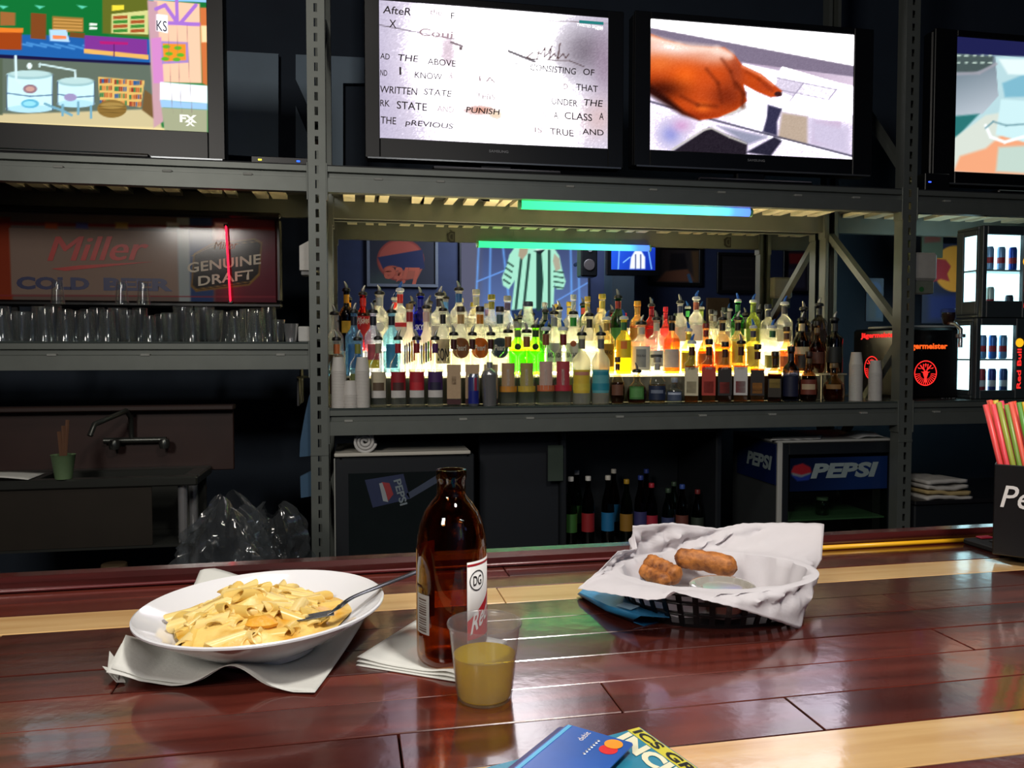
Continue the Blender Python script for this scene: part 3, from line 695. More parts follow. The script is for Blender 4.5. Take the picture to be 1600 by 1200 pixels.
cv.poly([(153, 120), (226, 126), (220, 168), (156, 158)], (214, 176, 100), 1.2)
for i in range(3):
    for j in range(4):
        x, y = 156 + 23 * i, 123 + 11 * j + i * 1.5
        for k_ in range(6): cv.poly([(x + 3.3 * k_, y), (x + 3.3 * k_ + 2.8, y), (x + 3.3 * k_ + 2.8, y + 7), (x + 3.3 * k_, y + 7)], random.choice([(176, 90, 50), (60, 120, 70), (140, 50, 40), (200, 130, 70), (50, 90, 140)]), 1)
cv.ell(175, 170, 23, 14, (132, 102, 50)).ell(175, 165, 18, 5, (160, 130, 70)).poly([(226, 140), (240, 150), (246, 190), (222, 172)], (110, 84, 50), 2)
for k_ in range(3): cv.line([(155, 166 + 5 * k_), (196, 166 + 5 * k_)], 1, (90, 70, 34), .7)
cv.poly([(232, -20), (330, -20), (330, 4), (232, 0)], (140, 190, 250), 1.5)
cv.poly([(240, 0), (312, 6), (315, 130), (250, 128)], (240, 190, 160), 2).poly([(230, 0), (246, 2), (256, 190), (240, 200)], (190, 150, 160), 2, .8)
for q in ([(244, 14), (258, 8), (276, 34)], [(276, 0), (277, 34)], [(306, 8), (284, 34)], [(262, 36), (312, 38)]): cv.line(q, 6, (160, 110, 200), .95)
cv.poly([(236, 60), (252, 58), (256, 130), (240, 130)], (200, 130, 190), 2).poly([(252, 64), (294, 66), (295, 98), (253, 100)], (160, 130, 190), 1.5).poly([(254, 68), (290, 69), (291, 94), (256, 96)], (230, 140, 40), 1.5)
for i, (x, y) in enumerate([(260, 73), (278, 75), (264, 84), (282, 86), (258, 92), (276, 93)]): cv.ell(x, y, 6, 3, (90, 170, 40))
cv.poly([(244, 22), (262, 24), (262, 52), (244, 48)], (240, 240, 246))
cv.poly([(250, 128), (324, 134), (324, 162), (250, 156)], (240, 246, 255), 2).poly([(250, 156), (324, 162), (324, 172), (252, 168)], (150, 190, 230), 2).poly([(252, 168), (324, 172), (324, 212), (258, 210)], (156, 160, 130), 2)
cv.poly([(312, 12), (324, 12), (324, 134), (316, 130)], (200, 110, 60), 2).poly([(314, 40), (324, 40), (324, 66), (315, 66)], (250, 210, 160), 2)
for x in (262, 276, 292): cv.line([(x, 40), (x + 4, 120), (x + 8, 176)], .9, (130, 110, 110), .6)
cv.build('screen_picture', printed(1.35, key='screen_light_cartoon'), T1)
letter_px('KS', 245, 48, 261, 16, YT + .002, mat((40, 40, 90), .6, name='sign_ink'), T1, lift=.002, slope=-.05)
letter_px('FX', 281, 191, 308, 12, YT + .002, glow((250, 250, 240), 1.1), T1, lift=.002, bold=.05); letter_px('X', 290, 197, 305, 9, YT + .002, glow((250, 250, 240), 1.1), T1, lift=.003, bold=.05)
# --- fourth television, cut by the frame
x0 = WY(1493, 160, YT).x; z0 = WY(1490, 268, YT).z; z1 = WY(1495, 57, YT).z
T4, cv = television('flat television showing pale blue and orange shapes, beyond the right rack post', x0, x0 + 1.0, z0, z1, YT, .12, .06, .06, 150, 110)
cv.c[:] = (176, 208, 214)
cv.poly([(1480, 50), (1900, 80), (1900, 100), (1480, 84)], (28, 30, 74), 2)
cv.grad([(1485, 84), (1555, 88), (1560, 150), (1535, 178), (1485, 182)], (92, 108, 120), (176, 186, 196), (1490, 90), (1520, 180))
cv.poly([(1485, 84), (1552, 88), (1550, 104), (1520, 114), (1485, 112)], (70, 84, 84), 3)
for k_ in range(26): cv.ell(1488 + (k_ * 37) % 62, 87 + (k_ * 11) % 22, 2, 1.5, (180, 200, 190), 1.2, .7)
cv.line([(1486, 116), (1530, 114), (1556, 100)], 5, (150, 150, 160), .8, 3)
cv.poly([(1485, 182), (1530, 178), (1490, 220)], (40, 110, 110), 4).poly([(1485, 220), (1540, 180), (1600, 170), (1600, 272), (1485, 266)], (206, 214, 204), 4)
cv.poly([(1490, 268), (1500, 244), (1540, 232), (1568, 208), (1640, 200), (1640, 280)], (232, 160, 120), 5).poly([(1560, 230), (1900, 210), (1900, 290), (1556, 268)], (186, 206, 196), 5)
cv.poly([(1564, 155), (1640, 160), (1640, 200), (1600, 222), (1556, 210)], (196, 228, 232), 3).line([(1540, 196), (1548, 214), (1570, 222), (1598, 214), (1640, 206)], 5, (240, 246, 246), .9, 2).line([(1540, 200), (1552, 190), (1572, 196), (1600, 194)], 3, (110, 150, 160), .8, 2)
cv.poly([(1566, 130), (1640, 100), (1640, 150), (1570, 152)], (120, 176, 196), 4).poly([(1560, 92), (1900, 96), (1900, 130), (1575, 116)], (220, 236, 236), 4)
cv.build('screen_picture', printed(1.2, key='screen_light_blue'), T4)
# small boxes with status lights between the televisions
def led_box(label, xa, xb, y0, y1, Y, leds):
    a = WY(xa, y0, Y); b = WY(xb, y1, Y); zt = max(zUs + .03, a.z)
    t = thing('cable_box', label, 'cable box', ((a.x + b.x) / 2, Y, zUs))
    MB().cbox(a.x, b.x, Y, Y + .18, zUs, zt, .003).build('casing', blackp, t)
    for x, c in leds:
        p = WY(x, y0, Y); MB().cbox(p.x - .007, p.x + .007, Y - .003, Y + .001, (zUs + zt) / 2 - .003, (zUs + zt) / 2 + .003, .001).build('status_light', glow(c, 3.0), t)
led_box('black cable box with a blue and a yellow light, left of the slotted post', 392, 482, 243, 258, YF + .03, ((406, (250, 220, 60)), (466, (40, 90, 255))))
led_box('black cable box with one blue light below the pale blue television', 1446, 1484, 270, 284, YF + .03, ((1453, (50, 80, 255)),))

# ================================================================ coloured tube light under the top shelf
m_, nt, b = _new('rgb_tube_glow'); nt.nodes.remove(b)
tc = nt.nodes.new('ShaderNodeTexCoord'); sx = nt.nodes.new('ShaderNodeSeparateXYZ'); nt.links.new(tc.outputs['Object'], sx.inputs[0])
xa = WY(814, 322, 3.46); xb = WY(1170, 330, 3.46)
mr = nt.nodes.new('ShaderNodeMapRange'); mr.inputs[1].default_value = -(xb.x - xa.x) / 2; mr.inputs[2].default_value = (xb.x - xa.x) / 2
nt.links.new(sx.outputs[0], mr.inputs[0]); rp = nt.nodes.new('ShaderNodeValToRGB'); nt.links.new(mr.outputs[0], rp.inputs[0])
cr = rp.color_ramp; cr.elements[0].color = (.03, .85, .18, 1); cr.elements[1].color = (.07, .16, .9, 1)
e_ = cr.elements.new(.45); e_.color = (.05, .9, .3, 1); e_ = cr.elements.new(.82); e_.color = (.1, .75, .62, 1); e_ = cr.elements.new(.93); e_.color = (.07, .22, .85, 1)
em = nt.nodes.new('ShaderNodeEmission'); em.inputs[1].default_value = 2.7; nt.links.new(rp.outputs[0], em.inputs[0]); nt.links.new(em.outputs[0], nt.nodes['Material Output'].inputs[0])
mid = (xa + xb) / 2
t = thing('tube_light', 'glowing green and blue tube light hung under the top shelf', 'tube light', mid)
o = MB().cyl((-(xb.x - xa.x) / 2, 0, 0), ((xb.x - xa.x) / 2, 0, 0), .019, seg=18).build('tube', m_, None, smooth=40); o.parent = t
for sg_ in (-1, 1):
    p = mid + Vector((sg_ * (xb.x - xa.x) / 2, 0, 0)); MB().cyl(p, p + Vector((sg_ * .012, 0, 0)), .021, seg=16).build('end_cap', mat((120, 200, 150), .4), t)
for q in (.2, .8):
    p = xa.lerp(xb, q); MB().tube([p + Vector((0, 0, .021)), (p.x, p.y, zU - .03)], .003).build('clip', steel, t)
# ================================================================ bar counter
ZB = 1.07; BA = math.radians(1.0)
def B(s, d, z=0.0): return Vector((s * math.cos(BA) - d * math.sin(BA), s * math.sin(BA) + d * math.cos(BA), ZB + z))
def SD(x, y, z=0.0):
    p = WZ(x, y, ZB + z); return p.x * math.cos(BA) + p.y * math.sin(BA), -p.x * math.sin(BA) + p.y * math.cos(BA)
mahog = wood((56, 20, 16), (104, 46, 36), key='mahogany_varnish', rough=.2)
maple = wood((196, 152, 98), (222, 184, 128), key='maple_varnish', rough=.2, vary=.06)
bar = thing('bar_counter', 'glossy mahogany plank bar top with two pale maple stripes', 'bar counter', B(.4, .8, -ZB))
bnd = [.30, .36, .42, .48, .54, .60, .66, .72, .777, .835, .893, .953, 1.0, 1.045]
js = {3: [SD(420, 1190)[0] - 1.0, 1.5], 4: [SD(626, 1175)[0], SD(1257, 1115)[0], 1.3], 5: [SD(300, 1090)[0] - .25, SD(956, 1090)[0], .95], 6: [-.5, SD(1494, 1001)[0]], 7: [-.2, .9], 8: [-.75, .62], 9: [-.35, 1.05],
      10: [SD(782, 928)[0], 1.25], 11: [-.6, .55], 12: [.2, 1.1], 2: [.1, .8], 1: [-.2, .6], 0: [.3, .9]}
for i in range(len(bnd) - 1):
    cuts = [-1.7] + sorted(q for q in js.get(i, []) if q > -1.6) + [2.3]
    for a, b in zip(cuts, cuts[1:]):
        dz = random.uniform(-.0004, .0004)
        mb = MB(); mb.cbox(a + .0006, b - .0006, bnd[i] + .0006, bnd[i + 1] - .0006, -.022, dz, .0007, xf=lambda x, y, z: B(x, y, z))
        mb.build('plank', maple if i in (3, 10) else mahog, bar)
RD, RH = 1.046, .0185
mb = MB(); mb.cbox(-1.7, 2.3, RD, RD + .032, -.05, RH, .006, xf=lambda x, y, z: B(x, y, z)); mb.build('rail', wood((48, 14, 14), (84, 28, 26), key='rail_wood', rough=.25), bar)
mb = MB(); mb.tube([B(-1.7, RD - .001, .003), B(2.3, RD - .001, .003)], .0022, 8); mb.build('bead', mat((92, 26, 30), .35, coat=.3, name='red_bead'), bar, smooth=60)
mb = MB(); mb.box(-1.7, 2.3, .34, 1.03, -.06, -.023); mb.v = [tuple(B(*p)) for p in mb.v]; mb.build('subtop', mat((40, 22, 18), .6), bar)
mb = MB(); mb.box(-1.7, 2.3, .62, 1.0, -1.07, -.061); mb.v = [tuple(B(*p)) for p in mb.v]; mb.build('bar_front', mat((60, 26, 20), .5, noise=.2), bar)

def curve_pts(P, n, closed=False):
    P = [np.array(p, float) for p in P]; k = len(P); out = []
    for i in range(n):
        t = i / (n if closed else n - 1) * (k if closed else k - 1); j = min(int(t), k - 1 if closed else k - 2); f = t - j
        g = (lambda q: P[q % k]) if closed else (lambda q: P[max(0, min(k - 1, q))])
        a, b, c, d = g(j - 1), g(j), g(j + 1), g(j + 2)
        out.append(.5 * ((2 * b) + (c - a) * f + (2 * a - 5 * b + 4 * c - d) * f * f + (3 * b - a - 3 * c + d) * f ** 3))
    return out
# ---------------------------------------------------------------- napkin under the bowl
napw = paper((226, 226, 220), .2, name='white_napkin')
def quadsheet(c, nu, nv, zf, warp=None):
    """bilinear patch between four corners (front-left, front-right, rear-right, rear-left)"""
    c = [Vector(q) for q in c]; G = []
    for j in range(nv):
        v = j / (nv - 1); row = []
        for i in range(nu):
            u = i / (nu - 1)
            p = (c[0] * (1 - u) + c[1] * u) * (1 - v) + (c[3] * (1 - u) + c[2] * u) * v
            p = p + Vector((0, 0, zf(u, v)))
            if warp: p = p + warp(u, v)
            row.append(p)
        G.append(row)
    return G
nk = thing('napkin', 'crumpled white paper napkin under the pasta bowl', 'napkin', B(SD(400, 1040)[0], SD(400, 1040)[1]))
gs = lambda x, m_, s_: math.exp(-((x - m_) / s_) ** 2)
for lay in range(2):
    cs = [WZ(178 - 8 * lay, 1070 + 3 * lay, ZB), WZ(492, 1086 - 2 * lay, ZB), WZ(592, 955, ZB), WZ(318, 905, ZB)]
    def zf(u, v, lay=lay):
        e = max(0, 1 - v * 4)
        z = .0012 + lay * -.0006 + e * (.020 * gs(u, .60, .15)) + e * .004 * gs(u, .12, .2)
        z += .0015 * abs(math.sin(7 * u + 2 * v + lay)) * (1 - v)
        z += max(0, .16 - u) * max(0, 1 - abs(v - .12) * 5) * .17 * (1 if lay == 0 else .75)
        z += .016 * gs(v, 1, .12) * gs(u, 0, .4) + .020 * gs(u, 1, .06) * v * v
        return z
    G = quadsheet(cs, 40, 34, zf, warp=lambda u, v: Vector((-.012 * max(0, .2 - u) * (1 - abs(v - .2)), 0, 0)))
    MB().sheet(G).build('layer', napw, nk, smooth=60, solid=.0004)
MB().add([WZ(188, 1048, ZB + .003), WZ(196, 1066, ZB + .002), WZ(182, 1066, ZB + .003), WZ(160, 1041, ZB + .011)], [[0, 1, 2, 3]]).build('curled_corner', napw, nk, solid=.0004)
MB().add([WZ(190, 1042, ZB + .003), WZ(184, 1062, ZB + .004), WZ(168, 1046, ZB + .007), WZ(171, 1017, ZB + .016)], [[0, 1, 2, 3]]).build('curled_corner', napw, nk, solid=.0004)
# ---------------------------------------------------------------- bowl, pasta, fork
china = mat((228, 228, 232), .12, noise=.02, name='white_glazed_china', coat=.3)
zr = .045
cb = WZ(412, 946, ZB + zr); cb = Vector((cb.x, cb.y, ZB + .0028))
TILT = math.radians(1.6); TILTY = 0.0
R0 = (600 - 206) / 2 * pxm(cb) * .95
bowl = thing('pasta_bowl', 'wide white china bowl of penne on a napkin', 'bowl', cb)
pr_ = [(0, .005), (.34, .005), (.36, 0), (.42, 0), (.44, .006), (.62, .018), (.84, .036), (.97, .0475), (1.0, .0505), (1.0, .0525), (.985, .0535), (.95, .0495), (.82, .041), (.62, .027), (.4, .0185), (0, .017)]
MB().lathe([(r * R0, z * .84) for r, z in pr_], 64).build('dish', china, bowl, local=True, smooth=35).rotation_euler = (-TILTY, -TILT, 0)
def saucemat():
    m, nt, b = _new('cheese_sauce')
    N = nt.nodes.new; K = nt.links.new
    tc = N('ShaderNodeTexCoord'); nz = N('ShaderNodeTexNoise'); nz.inputs['Scale'].default_value = 38; nz.inputs['Detail'].default_value = 4
    K(tc.outputs['Object'], nz.inputs['Vector']); rp = N('ShaderNodeValToRGB')
    rp.color_ramp.elements[0].position = .32; rp.color_ramp.elements[0].color = rgb(208, 150, 40) + (1,)
    rp.color_ramp.elements[1].position = .6; rp.color_ramp.elements[1].color = rgb(232, 202, 120) + (1,)
    K(nz.outputs['Fac'], rp.inputs[0]); K(rp.outputs[0], b.inputs['Base Color'])
    b.inputs['Roughness'].default_value = .3; b.inputs['Subsurface Weight'].default_value = .12; b.inputs['Subsurface Radius'].default_value = (.01, .006, .002)
    bp = N('ShaderNodeBump'); bp.inputs['Strength'].default_value = .5; bp.inputs['Distance'].default_value = .004; K(nz.outputs['Fac'], bp.inputs['Height']); K(bp.outputs[0], b.inputs['Normal'])
    return m
sauce = saucemat()
pastam = mat((228, 192, 104), .32, noise=.10, scale=60, name='sauced_penne', bump=.15)
pastam2 = mat((236, 208, 134), .3, noise=.10, scale=60, name='sauced_penne_pale', bump=.15)
mb = MB(); n, k = 20, 48; G = []
def moundz(x, y):
    x0_ = x; x = x + .012; r = math.hypot(x, y) / (R0 * .68)
    return .0290 + x0_ * math.tan(TILT) - y * math.tan(TILTY) + .006 * math.sin(41 * x + 2) * math.sin(53 * y + 1) * max(0, 1 - r) + .017 * max(0, 1 - r * r) ** .75 + .003 * math.sin(90 * x + 1) * math.cos(70 * y) * max(0, 1 - r) + (.005 * gs(x, -.01, .05) * max(0, 1 - r))
for i in range(n + 1):
    rr = R0 * .72 * i / n
    G.append([(rr * math.cos(2 * math.pi * j / k) * (1 + .05 * math.sin(5 * 2 * math.pi * j / k)), rr * math.sin(2 * math.pi * j / k), moundz(rr * math.cos(2 * math.pi * j / k), rr * math.sin(2 * math.pi * j / k))) for j in range(k)])
mb.sheet(G, wrap=True)
o = mb.build('cheese_sauce', sauce, None, smooth=80); o.location = cb; tag(o, 'yellow cheese sauce filling the white bowl around the penne', 'sauce')
def penne_mesh():
    mb = MB(); L, r = .036, .0062; seg = 12; V = []; ring = []
    for (x, rr, sl) in ((-L / 2, r, .006), (L / 2, r, .006), (L / 2, r * .72, .006), (-L / 2, r * .72, .006)):
        ring.append([(x + sl * math.cos(2 * math.pi * i / seg), rr * math.cos(2 * math.pi * i / seg), rr * math.sin(2 * math.pi * i / seg)) for i in range(seg)])
    mb.sheet(ring + [ring[0]], wrap=True)
    return mb
pm = [penne_mesh().build('penne', pastam, None, smooth=50), penne_mesh().build('penne', pastam2, None, smooth=50)]
first = [True, True]
for i in range(96):
    rr = R0 * .58 * math.sqrt(random.random()); an = random.uniform(0, 2 * math.pi); x, y = rr * math.cos(an) - .012, rr * math.sin(an)
    w_ = i % 2
    o = pm[w_] if first[w_] else pm[w_].copy()
    if not first[w_]: col.objects.link(o)
    first[w_] = False
    o.location = cb + Vector((x, y, moundz(x, y) + random.uniform(-.0072, -.0014)))
    sl = -math.atan((moundz(x + .004, y) - moundz(x - .004, y)) / .008)
    rz = random.gauss(.5, .8); o.rotation_euler = (random.uniform(0, 6), sl * math.cos(rz) + random.uniform(-.22, .22), rz)
    o.scale = (random.uniform(.75, 1.1),) + (random.uniform(.85, 1.1),) * 2
    tag(o, 'piece of penne coated in yellow cheese sauce in the white bowl', 'pasta', 'penne in the bowl')
o = MB().lathe([(0, 0), (.010, .001), (.012, .004), (.008, .008), (0, .0095)], 12).build('cheese_lump', mat((232, 166, 56), .35, noise=.25, scale=120, name='orange_cheddar', bump=.6), None, smooth=70)
for v in o.data.vertices: v.co = v.co * random.uniform(.75, 1.25)
p = cb + Vector((.004, -.050, 0)); o.location = (p.x, p.y, cb.z + moundz(p.x - cb.x, p.y - cb.y) - .001); o.scale = (1.3, .9, .9)
tag(o, 'orange lump of melted cheese on the penne', 'cheese')
stain = mat((140, 142, 146), .26, 1.0, noise=.05, name='stainless')
fk = thing('fork', 'steel fork resting in the penne, handle over the bowl rim', 'fork', WZ(600, 916, ZB + .047))
P = curve_pts([WZ(515, 958, ZB + .046), WZ(533, 946, ZB + .053), WZ(552, 933, ZB + .055), WZ(596, 915, ZB + .055), WZ(640, 898, ZB + .058), WZ(672, 884, ZB + .061)], 24)
def flatbar(P, ws, th):
    mb = MB(); G = []
    for i, p in enumerate(P):
        p = Vector(p); d = (Vector(P[min(i + 1, len(P) - 1)]) - Vector(P[max(i - 1, 0)])).normalized(); sd = d.cross(Vector((0, 0, 1))).normalized(); up = sd.cross(d)
        w = ws(i / (len(P) - 1)); G.append([p + sd * w * a + up * th * b for a, b in ((-1, -.3), (-.5, -1), (.5, -1), (1, -.3), (1, .3), (.5, 1), (-.5, 1), (-1, .3))])
    mb.sheet(G, wrap=True); mb.add(G[0], [list(range(8))]); mb.add(G[-1], [list(range(8))[::-1]]); return mb
flatbar(P, lambda t: .0052 * max(0, 1 - t * 5) ** .5 + .0028 + .0035 * max(0, t - .3), .0011).build('handle', stain, fk, smooth=40)
hd = (WZ(470, 965, ZB + .044) - Vector(P[0])).normalized(); sd = hd.cross(Vector((0, 0, 1))).normalized()
for q in (-1.5, -.5, .5, 1.5):
    a = Vector(P[0]) - hd * .004 + sd * q * .0038
    flatbar(curve_pts([a, a + hd * .02 + Vector((0, 0, -.0005)), a + hd * .038 + Vector((0, 0, -.001))], 6), lambda t: .0013 * (1 - .5 * t), .0008).build('tine', stain, fk, smooth=40)

# ---------------------------------------------------------------- beer bottle on its napkin
nb = thing('napkin', 'neatly folded white napkin under the brown beer bottle', 'napkin', WZ(660, 1030, ZB))
for lay in range(3):
    cs = [WZ(556 + lay, 1041 - 2 * lay, ZB), WZ(722 + lay, 1068 - 2 * lay, ZB), WZ(792, 1006, ZB), WZ(650, 978, ZB)]
    G = quadsheet(cs, 20, 14, lambda u, v, lay=lay: .0008 + .0012 * lay + .003 * gs(u, 0, .2) * lay * .5 + .0016 * gs(u, .85, .12) * max(0, 1 - 2 * v) * lay)
    MB().sheet(G).build('layer', napw, nb, smooth=60, solid=.0005)
brown = glass((.74, .48, .23), .03, .9); brown.name = 'amber_bottle_glass'
bb = WZ(706, 1027, ZB + .0045)
beer = thing('beer_bottle', 'stubby brown glass beer bottle with red and white label on a napkin', 'bottle', bb)
k_ = .0004
bp_ = [(0, .004), (.022, .003), (.029, .0), (.0318, .004), (.0325, .010), (.0325, .104), (.0316, .114), (.0292, .126), (.0248, .1375), (.0185, .1465), (.0145, .151), (.0133, .155), (.0133, .1665), (.0142, .168), (.0142, .1735), (.0138, .176), (.0108, .1762), (.0104, .172), (.0104, .155), (.0125, .148), (.0225, .1385), (.0272, .126), (.0298, .114), (.0305, .104), (.0305, .010), (.026, .007), (0, .0085)]
MB().lathe(bp_, 48).build('glass_body', brown, beer, local=True, smooth=45)
MB().lathe([(0, .0088), (.026, .0088), (.0303, .012), (.0303, .066), (0, .066)], 40).build('beer', glass((.86, .62, .30), .02, .5), beer, local=True, smooth=45)
def view_basis(p):
    f = Vector((CAM.x - p[0], CAM.y - p[1], 0)).normalized(); return f, Vector((-f.y, f.x, 0))
def wrap(p, R, pts_or_rows, zc=0):
    """grid of (angle deg from the viewer's side, z) pairs onto a cylinder, local to p"""
    f, r = view_basis(p)
    return [[(f * math.cos(math.radians(a)) + r * math.sin(math.radians(a))) * R + Vector((0, 0, z)) for a, z in row] for row in pts_or_rows]
def label_patch(p, R, a0, a1, zlo, zhi, n=12):
    f = lambda q, a: q(a) if callable(q) else q
    A = [a0 + (a1 - a0) * i / (n - 1) for i in range(n)]
    return MB().sheet(wrap(p, R, [[(a, f(zlo, a)) for a in A], [(a, f(zhi, a)) for a in A]]))
def wrap_text(body, p, R, a0, a1, z0, z1, m, parent, shear=0, bold=0, name='lettering', tilt=0.0):
    me = text_mesh(body, shear, bold); n = len(me.vertices); a = np.zeros(n * 3); me.vertices.foreach_get('co', a); a = a.reshape(-1, 3)
    mn = a.min(0); sz = np.maximum(a.max(0) - mn, 1e-6); f, r = view_basis(p)
    for i in range(n):
        u = (a[i, 0] - mn[0]) / sz[0]; v = (a[i, 1] - mn[1]) / sz[1]; an = math.radians(a0 + (a1 - a0) * u)
        me.vertices[i].co = (f * math.cos(an) + r * math.sin(an)) * R + Vector((0, 0, z0 + (z1 - z0) * v + tilt * u))
    me.materials.clear(); me.materials.append(m); me.update(); o = bpy.data.objects.new(name, me); col.objects.link(o); o.parent = parent; return o
whp = mat((226, 224, 222), .5, noise=.03, name='label_white'); redp = mat((190, 30, 44), .45, noise=.05, name='label_red'); blkp = mat((24, 22, 24), .5, name='label_black')
L0, L1 = 25, 128
lb = label_patch(bb, .0327, L0, L1, .018, .0965, 20).build('front_label', whp, beer, local=True, smooth=60, solid=.0002)
label_patch(bb, .0330, L0, L1, .0925, .0945, 20).build('label_stripe', redp, lb, local=True, smooth=60)
dz = lambda a: .043 + (a - L0) * .00040
label_patch(bb, .0330, L0, L1, .026, dz, 20).build('label_band', redp, lb, local=True, smooth=60)
wrap_text('Red', bb, .0333, 30, 78, .030, .047, whp, lb, shear=.35, bold=.02, tilt=.014)
cen = (45, .079); rg = [[(cen[0] + math.degrees(rr * math.cos(2 * math.pi * i / 30) / .0333), cen[1] + rr * math.sin(2 * math.pi * i / 30)) for i in range(31)] for rr in (.0084, .0093)]
MB().sheet(wrap(bb, .0332, rg)).build('label_ring', blkp, lb, local=True)
wrap_text('DG', bb, .0332, 36, 54, .0745, .0835, blkp, lb, bold=.01)
bl = label_patch(bb, .0327, -72, -38, .030, .066, 10).build('back_label', mat((176, 176, 172), .5, name='barcode_paper'), beer, local=True, smooth=60)
for i in range(14):
    z = .032 + .0022 * i
    label_patch(bb, .0329, -64, -44, z, z + random.choice((.0007, .0011, .0014)), 6).build('barcode_bar', mat((90, 70, 60), .6, name='barcode_ink'), bl, local=True)
label_patch(bb, .0326, -150, -74, .030, .104, 12).build('side_label', mat((176, 132, 60), .5, name='gold_label_back'), beer, local=True, smooth=60)

# ---------------------------------------------------------------- plastic cup of beer
cc = WZ(757, 1089, ZB + .0005)
cup = thing('plastic_cup', 'small translucent plastic cup half full of yellow beer', 'cup', cc)
H = .0635; r0, r1 = .0228, .0298
def cr_(z): return r0 + (r1 - r0) * (z / H)
prof = [(0, .0012), (r0 - .003, .0012), (r0 - .001, 0), (r0, .001)] + [(cr_(z) + (.0002 if i % 2 else 0), z) for i, z in enumerate(np.linspace(.004, H - .003, 24))] + [(r1 + .0012, H - .002), (r1 + .0016, H - .0004), (r1 + .0012, H + .0006), (r1, H), (r1 - .0006, H - .002), (cr_(.004) - .0006, .004), (0, .002)]
MB().lathe(prof, 48).build('cup_wall', glass((.94, .94, .95), .25, .7, frost=.09, frostc=(.95, .95, .98)), cup, local=True, smooth=50)
lv = .037
MB().lathe([(0, .0022), (r0 - .0016, .0022), (cr_(.004) - .0009, .004), (cr_(lv) - .0009, lv), (0, lv)], 40).build('beer', glass((.95, .82, .10), .03, .4, frost=.72, frostc=(1.0, .74, .0)), cup, local=True, smooth=40)

# ---------------------------------------------------------------- snack basket
kp = mat((17, 17, 19), .3, noise=.1, name='black_basket_plastic')
kc = B(*SD(1128, 948)) ; kc = B(SD(1116, 952)[0], .826)
bk = thing('snack_basket', 'oval black plastic lattice basket lined with paper', 'basket', kc)
BR = math.radians(-6)
def E(t, a, b, z):
    x = a * math.cos(t); y = b * math.sin(t); return kc + Vector((x * math.cos(BR) - y * math.sin(BR), x * math.sin(BR) + y * math.cos(BR), z))
ba0, bb0, ba1, bb1, bh = .094, .066, .110, .080, .040
N_ = 56
MB().tube([E(2 * math.pi * i / N_, ba1, bb1, bh) for i in range(N_)], .0034, 8, closed=True).build('rim', kp, bk, smooth=60)
for q in (.33, .68):
    MB().tube([E(2 * math.pi * i / N_, ba0 + (ba1 - ba0) * q, bb0 + (bb1 - bb0) * q, .003 + (bh - .003) * q) for i in range(N_)], .0022, 6, closed=True).build('hoop', kp, bk, smooth=60)
for i in range(38):
    t_ = 2 * math.pi * i / 38; a = E(t_, ba0, bb0, .003); b = E(t_, ba1, bb1, bh); n = (b - kc); n.z = 0; n.normalize(); tg = Vector((-n.y, n.x, 0)) * .0030
    mb = MB(); mb.add([a - tg, a + tg, b + tg, b - tg, a - tg + n * .002, a + tg + n * .002, b + tg + n * .002, b - tg + n * .002], [[0, 1, 2, 3], [7, 6, 5, 4], [0, 4, 5, 1], [1, 5, 6, 2], [2, 6, 7, 3], [3, 7, 4, 0]])
    mb.build('rib', kp, bk)
mb = MB(); mb.sheet([[E(2 * math.pi * i / N_, ba0 * q, bb0 * q, z) for i in range(N_)] for q, z in ((.02, .0), (1, .0), (1.02, .004), (.02, .004))], wrap=True); mb.build('floor_plate', kp, bk)
# paper liner
ctl = [(0, 1262, 912, .83), (22, 1284, 874, .875), (42, 1288, 818, .93), (58, 1222, 817, .935), (74, 1160, 818, .935), (92, 1122, 826, .93), (112, 1050, 817, .92), (134, 988, 822, .90), (148, 996, 858, .885), (160, 966, 861, .87), (178, 938, 890, .83), (196, 902, 920, .805), (214, 958, 929, .775), (230, 1014, 938, .75), (239, 1038, 936, .742), (247, 1050, 924, .736), (262, 1100, 938, .729), (280, 1150, 950, .729), (300, 1205, 968, .738), (321, 1251, 984, .755), (336, 1258, 948, .79), (350, 1258, 922, .82)]
NT = 132; oc = []
cs = ctl + [(360,) + ctl[0][1:]]
for i in range(NT):
    t_ = 360 * i / NT
    for a, b in zip(cs, cs[1:]):
        if a[0] <= t_ <= b[0]:
            f = (t_ - a[0]) / (b[0] - a[0]); f = f * f * (3 - 2 * f) * .4 + f * .6
            oc.append(WY(a[1] + (b[1] - a[1]) * f, a[2] + (b[2] - a[2]) * f, a[3] + (b[3] - a[3]) * f)); break
G = []; ph = [random.uniform(0, 6) for _ in range(8)]
for q in np.linspace(0, 1, 12):                       # inside the basket
    row = []
    for i in range(NT):
        t_ = 2 * math.pi * i / NT; wv = -.0035 + .0014 * math.sin(9 * t_ + ph[0] + 4 * q) + .0012 * math.sin(17 * t_ + ph[1] - 5 * q)
        if q < .6: f = q / .6; p = E(t_, .091 * f + .001, .063 * f + .001, .0065 + .0025 * abs(math.sin(5 * t_ + 9 * f)) * f)
        else: f = (q - .6) / .4; p = E(t_, .091 + .017 * f + wv * min(1, 3 * f), .063 + .015 * f + wv * min(1, 3 * f), .007 + (bh - .002) * f)
        row.append(p)
    G.append(row)
G.append([E(2 * math.pi * i / NT, .110, .080, bh + .0062) for i in range(NT)])
G.append([E(2 * math.pi * i / NT, .1155, .0855, bh + .0048) for i in range(NT)])
last = G[-1]
